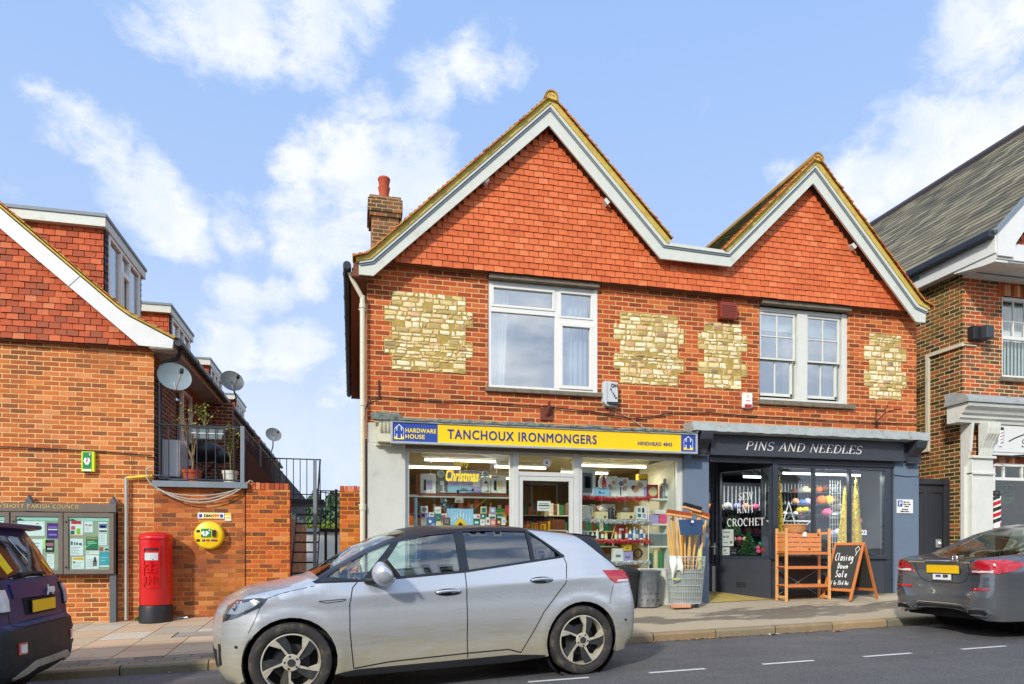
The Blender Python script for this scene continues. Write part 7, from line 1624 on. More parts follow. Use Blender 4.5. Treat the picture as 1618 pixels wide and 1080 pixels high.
for z in (.10, .22):
    for k_ in range(14): a = k_*6.283/14+z*3; r0 = .20+.025*z/.56; m_.lathe([(.011, -.002), (.011, .002), (0, .002)], (4.62+(r0+.002)*math.cos(a), -.12+(r0+.002)*math.sin(a), .333+z), 8)
for k_ in range(10):
    a = -2.6+k_*.23; m_.sphere((4.62+.208*math.cos(a), -.12+.208*math.sin(a), .333+(.12 if k_ % 2 else .23)), .012, 6)
m_.build('vent_holes', 'car_under', GB)
MB().lathe([(.236, .585), (.24, .60), (.16, .62), (0, .625)], (4.62, -.12, .333), 36).build('lid', 'galv', GB, smooth='auto')
r_ = random.Random(5); m_ = MB(); vs = []; fs = []; n = 40
for j, z in enumerate((.62, .5, .38, .27)):
    for k_ in range(n+1): a = math.pi+math.pi*k_/n; rr = .246-.006*j+r_.uniform(-.006, .008); vs.append((4.62+rr*math.cos(a), -.12+rr*math.sin(a), .333+z+(r_.uniform(-.05, .08) if j == 3 else 0)))
for j in range(3):
    for k_ in range(n): q = j*(n+1)+k_; fs.append((q, q+1, q+n+2, q+n+1))
m_.add(vs, fs).build('plastic_film', 'film', GB)
WBk = thing('wire_basket', (5.18, -.42, .33), 'tapered wire mesh trolley basket full of broom handles', 'basket')
cx3, cy3 = 5.18, -.40; m_ = MB()
def ov(f, a): return (cx3+(.29+.07*f)*math.cos(a), cy3+(.17+.05*f)*math.sin(a), .40+.77*f)
for k_ in range(44): a = k_*6.283/44; m_.tube([ov(0, a), ov(1, a)], .0035, 4)
for f in (0, .03, .12, .25, .39, .53, .67, .81, .93, 1): m_.tube([ov(f, k_*6.283/36) for k_ in range(37)], .005 if 0 < f < 1 else .009, 5)
m_.build('wires', 'wire_zinc', WBk)
m_ = MB()
for i in range(12): m_.tube([(cx3-.27+i*.049, cy3-.15, .40), (cx3-.27+i*.049, cy3+.15, .40)], .004, 4)
m_.build('base_grid', 'wire_zinc', WBk)
pm('liner_grey', (140, 150, 142), .8, var=.15); l_ = MB(); l_.add([(cx3+(.275+.05*f)*math.cos(k_*.2618), cy3+(.155+.04*f)*math.sin(k_*.2618), .41+.56*f) for f in (0, 1) for k_ in range(24)], [(k_, (k_+1) % 24, (k_+1) % 24+24, k_+24) for k_ in range(24)]).build('liner', 'liner_grey', WBk)
for q_ in ((5.33, -.52, .365), (5.36, -.24, .375)): MB().lathe([(.035, -.012), (.035, .012)], q_, 14, axis='y').build('castor', 'black_plastic', WBk)
MB().tube([(5.48, -.35, 1.17), (5.48, -.42, .9), (5.36, -.5, .42)], .007, 6).build('price_frame', 'wire_zinc', WBk)
def pole(name, p0, p1, r, mat, label, grp=None, cat='pole'):
    return tag(MB().tube([p0, p1], r, 8).build(name, mat, smooth='auto'), label, cat, grp)
r_ = random.Random(12)
for i in range(22):
    x = 4.97+i*.0195+r_.uniform(-.01, .01); y = -.42+r_.uniform(-.10, .10); dx_ = (i-10.5)*.014+r_.uniform(-.02, .02)
    pole('wooden_pole', (x*.6+5.18*.4, y*.9-.04, .43), (x+dx_+.05, y+r_.uniform(0, .08), r_.uniform(1.60, 1.86)), r_.uniform(.013, .018), 'broom_handle', 'plain wooden handle standing in the wire basket', 'wooden handles in the wire basket')
def broom(x, y, z, L, rot, mat, label, p0):
    t_ = thing('broom', (x, y, z), label, 'broom'); M_ = Matrix.Translation((x, y, z)) @ Matrix.Rotation(rot, 4, 'Y')
    MB().obox(M_, -L/2, L/2, -.04, .04, -.025, .01).build('head', 'wood_pine', t_, bevel=.006)
    m2 = MB(); rr = random.Random(int(x*100)); n = int(L/.013)
    for i in range(n):
        for j in range(6):
            a = -L/2+.006+i*.013; b_ = -.035+j*.014; tx = rr.uniform(-.012, .012)
            m2.add([M_ @ Vector(v) for v in ((a-.006, b_, .01), (a+.006, b_, .01), (a+.004+tx, b_+rr.uniform(-.012, .012), .085+rr.uniform(-.01, .008)))], [(0, 1, 2)])
    m2.obox(M_, -L/2+.005, L/2-.005, -.033, .033, .01, .07); m2.build('bristles', mat, t_)
    MB().tube([M_ @ Vector((0, 0, -.02)), p0], .012, 8).build('handle', 'broom_handle', t_, smooth='auto')
broom(5.06, -.42, 1.86, .44, R(7), 'bristle_orange', 'orange-bristled broom head lying left of the black one, above the wire basket', (5.14, -.4, .6)); broom(5.31, -.40, 1.97, .33, R(14), 'bristle_black', 'black-bristled broom head standing highest above the wire basket', (5.2, -.36, .6)); broom(5.50, -.34, 1.87, .30, R(18), 'bristle_orange', 'orange-bristled broom head at the right end beside the blue pillar', (5.28, -.34, .6))
SHV = thing('shovel', (5.17, -.55, 1.66), 'dark blue broad shovel blade upside down in front of the broom handles', 'shovel')
m_ = MB(); vs = []; n = 10
for j in range(2):
    for i in range(n+1): f = i/n; vs.append((4.99+.40*f-.0*(j), -.62-.03*math.sin(f*math.pi)+.004*(j), 1.53))
    for i in range(n+1): f = i/n; vs.append((4.965+.44*f, -.60-.035*math.sin(f*math.pi)+.004*j, 1.78))
fs = [(i, i+1, i+n+2, i+n+1) for i in range(n)]+[(i+2*(n+1), i+n+1+2*(n+1), i+n+2+2*(n+1), i+1+2*(n+1)) for i in range(n)]
m_.add(vs, fs).box(5.15, 5.22, -.655, -.62, 1.70, 1.775).build('blade', 'shovel_blue', SHV, smooth='auto'); MB().box(5.16, 5.205, -.662, -.655, 1.73, 1.765).build('label', 'alarm_white', SHV); MB().tube([(5.17, -.60, 1.55), (5.19, -.45, .6)], .014, 8).build('handle', 'broom_handle', SHV, smooth='auto')
m_ = MB(); vs = []; fs = []; n = 16
for j in range(9):
    for i in range(n+1): f = i/n; vs.append((4.80+.20*f+.005*j, -.60+.018*math.sin(f*9+j*.5)-.01*j*(1-j/9)+.012*math.sin(j), 1.19-.36*j/8*(.82+.18*math.cos(f*5))))
for j in range(8):
    for i in range(n): q = j*(n+1)+i; fs.append((q, q+1, q+n+2, q+n+1))
GLV = thing('work_cloth', (4.9, -.6, .8), 'off-white cloth hanging over the left rim of the wire basket', 'cloth'); m_.add(vs, fs).build('fabric', 'cloth_white', GLV, smooth=True)
MB().box(4.85, 4.98, -.615, -.60, .80, .825).build('hem', 'cloth_hem', GLV)
SFT = thing('film_wrapped_tool', (5.46, -.44, .9), 'pale green wrapped tool leaning at the right side of the wire basket', 'tool'); MB().tube([(5.40, -.50, .9), (5.44, -.44, 1.3)], .035, 8).build('wrap', 'cloth_hem', SFT, smooth='auto'); MB().tube([(5.44, -.44, 1.3), (5.49, -.38, 1.62)], .012, 6).build('shaft', 'sign_blue', SFT)
# pine shelf rack
RK = thing('shelf_rack', (7.53, -.25, .38), 'pine shelf rack with open lower shelves before the charcoal stall riser', 'shelf rack')
X0, X1, Y0_, Y1_ = 7.08, 7.985, -.415, -.115
for x in (X0, X1-.045):
    for y in (Y0_, Y1_-.03): MB().box(x, x+.045, y, y+.03, gz(x, y)+.004, 1.665).build('upright', 'wood_pine', RK, bevel=.003)
    for z in (.44, 1.56): MB().box(x+.012, x+.034, Y0_+.03, Y1_-.03, z, z+.045).build('cross_bar', 'wood_pine', RK)
for z in (.655, .975, 1.225):
    m_ = MB().box(X0+.047, X1-.047, Y0_+.012, Y0_+.032, z-.02, z+.026).box(X0+.047, X1-.047, Y1_-.032, Y1_-.012, z-.02, z+.026)
    m_.box(X0+.01, X1-.01, Y0_+.033, Y1_-.033, z+.006, z+.024); m_.build('shelf', 'wood_orange', RK, bevel=.002)
MB().tube([(X0+.03, Y1_-.004, .48), (X1-.03, Y1_-.004, .94)], .004, 5).tube([(X1-.03, Y1_-.002, .48), (X0+.03, Y1_-.002, .94)], .004, 5).build('cross_wire', 'alu', RK)
CR = thing('wooden_crate', (7.4, -.26, 1.25), 'slatted orange wooden crate with a white price tag on the top shelf', 'crate')
a0, a1, c0_, c1_ = 7.10, 7.80, -.40, -.13; m_ = MB()
for i in range(4):
    z = 1.262+i*.082; m_.box(a0, a1, c0_, c0_+.012, z, z+.07).box(a0, a1, c1_-.012, c1_, z, z+.07).box(a0, a0+.012, c0_+.013, c1_-.013, z, z+.07).box(a1-.012, a1, c0_+.013, c1_-.013, z, z+.07)
for x in (a0+.013, a1-.035):
    for y in (c0_+.013, c1_-.035): m_.box(x, x+.022, y, y+.022, 1.255, 1.58)
m_.box(a0+.013, a1-.013, c0_+.013, c1_-.013, 1.252, 1.26); m_.build('slats', 'wood_crate', CR, bevel=.002)
MB().box(7.42, 7.50, -.412, -.404, 1.52, 1.60).build('price_tag', 'alarm_white', CR); MB().lathe([(.022, -.403), (0, -.4045)], (7.74, 0, 1.55), 14, axis='y').lathe([(.02, -.403), (0, -.4045)], (7.56, 0, 1.30), 14, axis='y').build('stamp', 'rust', CR)
WK = thing('wicker_basket', (7.36, -.24, 1.59), 'round-edged wicker hamper basket with a lid on top of the slatted crate', 'basket')
MB().lathe([(.17, 0), (.19, .06), (.2, .115), (.195, .12)], (7.36, -.26, 1.588), 32).build('body', 'wicker', WK, smooth='auto'); MB().lathe([(.208, .12), (.212, .135), (.19, .15), (0, .158)], (7.36, -.26, 1.588), 32).build('lid', 'wicker', WK, smooth='auto')
# chalkboard A-sign
AB = thing('chalkboard_sign', (8.42, -.4, .4), 'wooden-framed A-board chalked with Closing Down Sale standing on the pavement', 'sign board')
Pn, Pf = Vector((8.46, -.68)), Vector((8.30, -.12)); ax_ = (Pf-Pn).normalized(); sp = Vector((ax_.y, -ax_.x)); Wb = (Pf-Pn).length
def leaf(sgn, name):
    top = Vector((Pn.x, Pn.y, 1.415)); zb0 = gz(Pn.x, Pn.y)+.01; foot = top+Vector((sp.x, sp.y, 0))*sgn*.38; foot.z = zb0
    e1 = Vector((ax_.x, ax_.y, 0)); e2 = (top-foot); L = e2.length; e2.normalize(); n_ = e1.cross(e2).normalized()
    if n_.x*sp.x*sgn+n_.y*sp.y*sgn < 0: n_ = -n_
    M_ = Matrix(((e1.x, n_.x, e2.x, foot.x), (e1.y, n_.y, e2.y, foot.y), (e1.z, n_.z, e2.z, foot.z), (0, 0, 0, 1)))
    m2 = MB().obox(M_, 0, .045, -.012, .012, 0, L).obox(M_, Wb-.045, Wb, -.012, .012, 0, L).obox(M_, .046, Wb-.046, -.011, .011, L-.05, L-.003).obox(M_, .046, Wb-.046, -.011, .011, .16, .21)
    fr2 = m2.build(name, 'wood_frame', AB, bevel=.002); MB().obox(M_, .044, Wb-.044, -.005, .005, .205, L-.045).build('board', 'chalkboard', fr2); return M_, L, fr2
MA, LA, frA = leaf(-1, 'front_leaf'); MBk, LB_, _f = leaf(1, 'rear_leaf')
def chalk(pts_list, w_=.010):
    m2 = strokes([(p, w_) for p in pts_list], .002)
    # board coordinates: x from left (far end) to right (near end) as read from the front
    m2.v = [tuple(MA @ Vector((Wb-v[0], .0065-v[1], v[2]))) for v in m2.v]; return m2
ch_lines = []
def word(txt, x, z, h, w_, wt=.009):
    G2 = {'C': [_arc(.4, .5, .36, .5, 60, 300)], 'l': [[(.2, 1), (.18, .1), (.35, 0)]], 'o': [_arc(.3, .27, .22, .27, 0, 360)], 's': [[(.45, .5), (.2, .52), (.15, .38), (.4, .25), (.38, .05), (.1, .02)]],
          'i': [[(.2, .5), (.2, 0)], [(.2, .68), (.22, .72)]], 'n': [[(.1, .52), (.12, 0)], [(.12, .35), (.3, .52), (.42, .4), (.44, 0)]], 'g': [_arc(.28, .3, .2, .22, 0, 360), [(.48, .5), (.46, -.3), (.2, -.38), (.1, -.25)]],
          'D': [[(.15, 0), (.15, 1), (.5, .8), (.55, .4), (.4, .05), (.12, 0)]], 'w': [[(.05, .5), (.18, 0), (.3, .4), (.42, 0), (.56, .5)]], 'S': [[(.5, .9), (.2, 1), (.1, .7), (.4, .5), (.5, .2), (.2, 0), (.05, .15)]],
          'a': [_arc(.25, .25, .2, .25, 0, 360), [(.46, .5), (.48, 0)]], 'e': [[(.1, .28), (.45, .3), (.38, .5), (.15, .45), (.1, .15), (.3, 0), (.48, .1)]], 'u': [[(.1, .5), (.12, .08), (.35, .02), (.45, .5)], [(.45, .5), (.47, 0)]], 't': [[(.25, .9), (.22, .05), (.4, 0)], [(.05, .6), (.42, .62)]],
          'b': [[(.12, 1), (.12, 0), (.4, .05), (.45, .35), (.15, .45)]], 'y': [[(.08, .5), (.25, .05)], [(.45, .5), (.1, -.35)]], '2': [[(.08, .8), (.3, 1), (.5, .75), (.1, 0), (.55, 0)]], '3': [[(.1, .95), (.45, .9), (.25, .55), (.5, .3), (.3, 0), (.05, .1)]], 'c': [_arc(.3, .27, .22, .27, 50, 310)], 'r': [[(.12, .5), (.12, 0)], [(.12, .35), (.38, .5)]], 'd': [_arc(.25, .25, .2, .25, 0, 360), [(.45, 1), (.46, 0)]], ' ': []}
    n = len(txt); adv = w_/n; L_ = []
    for k_, c_ in enumerate(txt):
        for s_ in G2.get(c_, []): L_.append([(x+k_*adv+a*adv*1.35, z+b_*h) for a, b_ in s_])
    return L_
L1 = word('Closing', .09, .73, .14, .36)+word('Down', .17, .58, .10, .22)+word('Sale', .17, .42, .12, .24)
m_ = chalk(L1, .013); m2 = chalk(word('Out by 23rd Dec'.replace('O', 'C'), .07, .28, .075, .40)+[[(.47, .87), (.44, .95), (.48, 1.0), (.52, .95), (.49, .9), (.46, .82)]], .008); m_.add(m2.v, m2.f); m_.build('chalk_writing', 'chalk', frA)

# ================================================================== SHOP INTERIORS
for (x0, x1, y, z, mt, st, lab, e) in ((.95, 2.15, .55, 2.79, 'tube_warm', 0, 'long lit fluorescent tube along the top of the left hardware window', 12), (3.6, 5.0, .75, 2.80, 'tube_warm', 0, 'lit fluorescent tube across the top of the right hardware window', 14)):
    t_ = thing('tube_light', ((x0+x1)/2, y, z), lab, 'light'); MB().tube([(x0, y, z), (x1, y, z)], .022, 10).build('tube', mt, t_); MB().box(x0-.05, x1+.05, y-.02, y+.05, z+.045, z+.10).box((x0+x1)/2-.02, (x0+x1)/2+.02, y-.02, y+.02, z+.10, 2.95).build('fitting', 'alu_frame', t_)
    al = bpy.data.lights.new('tube_glow', 'AREA'); al.shape = 'RECTANGLE'; al.size = x1-x0; al.size_y = .06; al.energy = e; al.color = (1, .84, .58); ao = bpy.data.objects.new('tube_glow', al); col.objects.link(ao); ao.parent = t_; ao.location = (0, 0, -.03)
for i, (x, y) in enumerate(((1.3, 2.2), (2.9, 1.8), (4.4, 2.4), (2.9, 3.8))):
    t_ = thing('tube_light', (x, y, 2.85), 'lit ceiling tube %s inside the hardware shop' % ('deep behind the left window', 'seen through the fanlight over the door', 'deep behind the right window', 'at the back behind the door')[i], 'light'); MB().tube([(x-.5, y, 2.86), (x+.5, y, 2.86)], .022, 8).build('tube', 'tube_warm', t_); MB().box(x-.52, x+.52, y-.04, y+.04, 2.89, 2.95).build('fitting', 'alu_frame', t_)
    al = bpy.data.lights.new('tube_glow', 'AREA'); al.shape = 'RECTANGLE'; al.size = 1; al.size_y = .1; al.energy = 9; al.color = (1, .82, .52); ao = bpy.data.objects.new('tube_glow', al); col.objects.link(ao); ao.parent = t_; ao.location = (0, 0, -.03)
pal = [('g_red', (190, 50, 44)), ('g_orange', (214, 110, 40)), ('g_yellow', (232, 190, 40)), ('g_green', (40, 130, 84)), ('g_blue', (60, 110, 180)), ('g_white', (228, 228, 222)), ('g_grey', (120, 122, 126)), ('g_brown', (120, 70, 40)), ('g_black', (36, 36, 40)), ('g_pink', (220, 90, 130)), ('g_lilac', (170, 160, 210)), ('g_sky', (150, 196, 226)), ('g_teal', (30, 120, 110)), ('g_cream', (224, 208, 160)), ('g_skin', (206, 150, 120))]
for n_, c_ in pal: pm(n_, c_, .5, var=.1, vs=20)
# deep shelving filled with goods: too many to count
r_ = random.Random(21); SHS = MB(); names = [p[0] for p in pal]
def bay(x0, x1, y, z0, z1, rows, depth=.35, axis='y', palette=(0, 1, 2, 3, 4, 5, 6, 7, 7, 8)):
    for j in range(rows):
        z = z0+(z1-z0)*j/rows; h = (z1-z0)/rows; a = x0
        SHS.cur = 5
        if axis == 'y': SHS.box(x0, x1, y, y+depth, z, z+.02)
        else: SHS.box(y, y+depth, x0, x1, z, z+.02)
        while a < x1-.05:
            w2_ = r_.uniform(.03, .12); hh = h*r_.uniform(.45, .85); SHS.cur = r_.choice(palette)
            if axis == 'y': SHS.box(a, a+w2_*.92, y+.03, y+depth-.02, z+.021, z+.02+hh)
            else: SHS.box(y+.03, y+depth-.02, a, a+w2_*.92, z+.021, z+.02+hh)
            a += w2_
    SHS.cur = 0
bay(.6, 5.5, 5.7, .4, 2.5, 6); bay(.7, 2.1, 3.0, .4, 2.1, 5); bay(3.7, 5.2, 2.6, .4, 2.3, 6, palette=(7, 7, 6, 8, 12, 12, 3, 5)); bay(1.8, 5.5, 2.35, .4, 2.1, 6, axis='x', depth=.3, palette=(0, 1, 1, 2, 7, 3, 7)); bay(1.6, 5.5, 3.45, .4, 1.9, 6, axis='x', depth=.3, palette=(2, 2, 1, 7, 3, 8))
tag(SHS.build('shop_stock', names), 'densely filled shelves of small goods deep inside the hardware shop', 'shop stock', kind='stuff')

YD = .38
GD = {}
def bxd(name, px0, py0, px1, py1, mat, label, cat, Y=YD, dp=.12, prints=(), grp=None, bevel=.003):
    x0, z1 = at(px0, py0, Y); x1, z0 = at(px1, py1, Y)
    m2 = MB().box(x0, x1, Y, Y+dp, z0, z1)
    if prints:
        t_ = thing(name, ((x0+x1)/2, Y+dp/2, z0), label, cat, grp); m2.build('carton', mat, t_, bevel=bevel)
        for (sh, a, b_, c_, d, mt) in prints:
            X_, Z_ = lambda q: x0+q*(x1-x0), lambda q: z0+q*(z1-z0)
            p_ = MB()
            if sh == 'r': p_.box(X_(a), X_(c_), Y-.003, Y+.001, Z_(b_), Z_(d))
            elif sh == 'o': p_.lathe([((c_-a)*(x1-x0)/2, 0), (0, -.001)], (X_((a+c_)/2), Y-.003, Z_((b_+d)/2)), 20, axis='y')
            elif sh == 't': p_.prism([(X_(a), Z_(b_)), (X_(c_), Z_(b_)), (X_((a+c_)/2), Z_(d))], Y-.004, Y)
            p_.build('picture', mt, t_)
        return t_
    return tag(m2.build(name, mat, bevel=bevel), label, cat, grp)
# left window, upper shelf
x0, z0 = at(661, 779, YD); x1, _ = at(803, 779, YD); LS = thing('display_shelf', (x0, YD, z0), 'brown wooden display shelf hung high in the left hardware window', 'shelf')
MB().box(x0, x1, YD-.06, YD+.2, z0-.03, z0).box(x0-.02, x0, YD-.06, YD+.2, z0-.03, z0+.33).build('board', 'timber_brown', LS); MB().tube([(x0+.2, YD, z0), (x0+.2, YD, 2.95)], .005, 5).tube([(x1-.2, YD, z0), (x1-.2, YD, 2.95)], .005, 5).build('hanger', 'alu', LS)
z_s = 779
bxd('heater_box', 664, 748, 689, z_s, 'g_white', 'white heater carton at the left end of the brown display shelf', 'box', prints=(('r', .22, .15, .38, .7, 'g_black'), ('r', .42, .2, .75, .66, 'g_lilac')))
t_ = bxd('lamp_box', 690, 754, 706, z_s, 'g_grey', 'dark grey carton picturing a white desk lamp on the brown display shelf', 'box', prints=(('o', .3, .5, .75, .8, 'g_white'), ('r', .6, .12, .7, .6, 'g_white'), ('r', .35, .06, .85, .12, 'g_white')))
bxd('playset_box', 707, 742, 760, z_s, 'g_lilac', 'widest pale blue carton in the middle of the brown display shelf', 'box', prints=(('r', .0, .0, .72, .3, 'g_sky'), ('r', .28, .0, .34, .12, 'g_black'), ('r', .72, .1, .78, .2, 'g_black'), ('r', .76, .3, .98, .9, 'g_white'), ('r', .3, .1, .75, .13, 'g_grey')))
bxd('lamp_box', 761, 753, 775, z_s, 'g_white', 'narrow white carton picturing a black lamp on the brown display shelf', 'box', prints=(('t', .25, .6, .75, .8, 'g_black'), ('r', .68, .12, .76, .65, 'g_black'), ('r', .45, .1, .82, .15, 'g_black')))
bxd('heater_box', 776, 750, 800, z_s, 'g_white', 'white heater carton at the right end of the brown display shelf', 'box', prints=(('r', .18, .15, .36, .7, 'g_black'), ('r', .4, .2, .75, .7, 'g_cream'), ('r', .05, .85, .5, .9, 'g_pink')))
def clock(px, py, rpx, label, rim='g_white', Y=YD):
    x, z = at(px, py, Y); rr = rpx/98; t_ = thing('clock', (x, Y, z-rr), label, 'clock'); MB().lathe([(rr, 0), (rr, -.03), (rr*.9, -.035)], (x, Y+.04, z), 24, axis='y').build('rim', rim, t_, smooth='auto'); MB().lathe([(rr*.85, -.036), (0, -.037)], (x, Y+.04, z), 24, axis='y').build('face', 'g_sky', t_); MB().box(x-.003, x+.003, Y-.001, Y+.002, z, z+rr*.6).box(x, x+rr*.45, Y-.001, Y+.002, z-.003, z+.003).build('hands', 'g_black', t_)
clock(697, 748, 6, 'round white clock standing on the dark grey lamp carton'); clock(767, 748, 5, 'small round clock standing on the narrow white lamp carton')
# rail and lower display
x0, z0 = at(646, 783, YD); x1, _ = at(809, 783, YD); RLd = thing('display_rail', (x0, YD, z0-1), 'white tubular display rail and stand across the left hardware window', 'rail'); MB().tube([(x0, YD-.02, z0), (x1, YD-.02, z0)], .022, 10).build('rail', 'g_white', RLd); MB().tube([(x0+.11, YD-.0, z0-.03), (x0+.11, YD-.0, .98)], .028, 10).build('leg', 'g_sky', RLd)
x0, z0 = at(650, 833, YD); x1, _ = at(808, 833, YD)
LT2 = MB().box(.66, 2.3, .12, .75, z0-.04, z0); tag(LT2.build('display_table', 'g_white'), 'white display board carrying the small clocks and candle arch', 'shelf')
Z0L = z0
def small(px0, py0, px1, py1, mat, label, cat='box', Y=YD, prints=(), row=0):
    Y = Y+row; x0, z1 = at(px0, py0, Y); x1, zb_ = at(px1, py1, Y); zb_ = Z0L if py1 > 826 else zb_
    return bxd('small_box' if cat == 'box' else cat.replace(' ', '_'), px0, py0, px1, py1, mat, label, cat, Y=Y, dp=.06, prints=prints)
sm = [(665, 799, 676, 810, 'g_white', 'white framed clock on the purple carton at the left of the clock display', 'clock', (('o', .15, .15, .85, .85, 'g_grey'), ('r', .4, .4, .6, .6, 'g_white'))), (665, 810, 677, 818, 'g_lilac', 'purple and black carton second from top in the leftmost clock stack', 'box', (('r', .1, .2, .5, .8, 'g_black'),)), (665, 818, 674, 833, 'g_white', 'tall white carton at the foot of the leftmost clock stack', 'box', (('r', .1, .6, .9, .9, 'g_cream'),)),
      (678, 809, 686, 816, 'g_white', 'small white calendar clock between two stacks', 'clock', (('r', .2, .3, .8, .7, 'g_grey'),)), (676, 817, 688, 833, 'g_blue', 'blue patterned carton beside the tall white carton', 'box', (('o', .1, .4, .5, .8, 'g_white'), ('r', .5, .1, .9, .4, 'g_lilac'))), (687, 800, 697, 811, 'g_white', 'white square clock on top of the second clock stack', 'clock', (('r', .2, .4, .8, .5, 'g_grey'),)), (687, 811, 697, 822, 'g_teal', 'teal carton under the white square clock', 'box', (('r', .2, .2, .8, .6, 'g_grey'),)), (689, 822, 697, 833, 'g_cream', 'cream house-shaped ornament at the front of the clock display', 'ornament', ()),
      (697, 811, 706, 830, 'g_white', 'white upright carton left of the grey candle-arch carton', 'box', (('r', .2, .6, .8, .9, 'g_pink'),)), (700, 817, 711, 829, 'g_brown', 'brown picture carton in front of the grey candle-arch carton', 'box', (('r', .2, .2, .8, .8, 'g_grey'),)),
      (748, 812, 759, 819, 'g_white', 'white carton just right of the candle-arch carton, upper row', 'box', (('r', .5, .2, .9, .7, 'g_pink'),)), (748, 819, 758, 830, 'g_teal', 'teal carton just right of the candle-arch carton, lower row', 'box', (('r', .2, .3, .8, .6, 'g_white'),)), (760, 800, 769, 811, 'g_cream', 'cream-framed dark picture clock on the third stack', 'clock', (('r', .15, .15, .85, .85, 'g_teal'),)), (760, 811, 769, 819, 'g_teal', 'teal carton beneath the cream-framed clock', 'box', (('r', .2, .3, .5, .7, 'g_white'),)), (759, 819, 766, 830, 'g_white', 'small white carton with a pink dot in the bottom row', 'box', (('o', .3, .3, .7, .7, 'g_pink'),)),
      (768, 817, 774, 829, 'g_white', 'little white cube clock in the bottom row right of the arch', 'clock', (('r', .3, .3, .7, .7, 'g_black'),)), (774, 801, 783, 811, 'g_lilac', 'lilac clock on top of the fourth stack', 'clock', (('o', .2, .2, .8, .8, 'g_white'),)), (773, 811, 783, 820, 'g_white', 'white and teal carton below the lilac clock', 'box', (('r', .1, .1, .9, .5, 'g_teal'),)), (774, 820, 784, 830, 'g_pink', 'pinkish picture carton at the foot of the fourth stack', 'box', (('r', .2, .2, .8, .8, 'g_cream'),)), (785, 811, 795, 819, 'g_teal', 'teal carton with white print at the right of the clock display', 'box', (('r', .1, .2, .9, .4, 'g_white'),)), (784, 819, 793, 830, 'g_brown', 'brown carton at the right foot of the clock display', 'box', (('o', .2, .2, .7, .8, 'g_cream'),)), (793, 817, 799, 829, 'g_white', 'last small white clock of the bottom row', 'clock', (('o', .2, .2, .8, .8, 'g_sky'),)), (799, 798, 808, 813, 'g_red', 'red and brown packet at the right edge of the left window', 'packet', (('r', .5, .3, .9, .8, 'g_pink'),))]
for k_, (a, b_, c_, d, mt, lb, ct, pr_) in enumerate(sm): small(a, b_, c_, d, mt, lb, ct, prints=pr_, row=(.0, .02, .04)[k_ % 3])
CA = bxd('candle_arch_box', 707, 803, 748, 830, 'g_sky', 'large pale grey carton picturing a lit candle arch in the left window', 'box', Y=YD+.02, prints=(('t', .22, .02, .78, .5, 'g_yellow'), ('t', .38, .0, .62, .2, 'g_brown'))+tuple(('r', .14+i*.115, .2+.32*(1-abs(i-3)/3.2), .17+i*.115, .45+.42*(1-abs(i-3)/3.2), 'g_white') for i in range(7)))
def tinsel(name, path, rr, n, mat, label, cat='tinsel', leaf=.014, seed=1):
    r2_ = random.Random(seed); pts = []; P_ = [Vector(p) for p in path]; L = [(b_-a).length for a, b_ in zip(P_, P_[1:])]; T_ = sum(L)
    for _ in range(n):
        s_ = r2_.uniform(0, T_)
        for a, b_, l_ in zip(P_, P_[1:], L):
            if s_ <= l_: q = a.lerp(b_, s_/l_); break
            s_ -= l_
        else: q = P_[-1]
        pts.append((q.x+r2_.gauss(0, rr), q.y+r2_.gauss(0, rr), q.z+r2_.gauss(0, rr)))
    return tag(leafcloud(pts, leaf, seed).build(name, mat), label, cat)
def shiny(name, cs):
    m, t, p, o = newmat(name); g = t.new('ShaderNodeNewGeometry'); t.put(p.inputs['Base Color'], t.ramp(g.outputs['Random Per Island'], [(i/(len(cs)-1), c_) for i, c_ in enumerate(cs)])); p.inputs['Metallic'].default_value = .2; p.inputs['Roughness'].default_value = .35
shiny('tinsel_red', [S(150, 10, 30), S(226, 30, 50), S(240, 90, 100)]); shiny('tinsel_silver', [S(150, 156, 160), S(220, 224, 226), S(250, 250, 250)]); shiny('tinsel_gold', [S(140, 116, 20), S(216, 186, 40), S(250, 236, 110), S(170, 160, 40)]); shiny('tinsel_blue', [S(60, 100, 140), S(140, 180, 210)])
x, z = at(700, 795, YD+.3); tinsel('tinsel_bunch', [(x, YD+.3, z+.06), (x+.04, YD+.3, z-.08)], .03, 260, 'tinsel_blue', 'hanging bunch of pale blue tinsel behind the white rail', seed=4)
x, z = at(753, 797, YD+.2); TY = thing('toy_figure', (x, YD+.2, z-.07), 'orange toy figure with a stick hanging behind the white rail', 'toy'); MB().sphere((x, YD+.2, z), .045, 10, (1, .7, 1.1)).sphere((x, YD+.2, z+.06), .03, 10).build('body', 'orange_print', TY, smooth=True); MB().tube([(x-.05, YD+.18, z-.07), (x+.17, YD+.18, z+.1)], .006, 6).build('stick', 'letter_yellow', TY)
bxd('hanging_notice', 719, 786, 732, 794, 'g_white', 'small white notice hanging mid-height in the left hardware window', 'notice', Y=YD+.25, dp=.004, prints=(('r', .2, .4, .8, .5, 'g_grey'),))
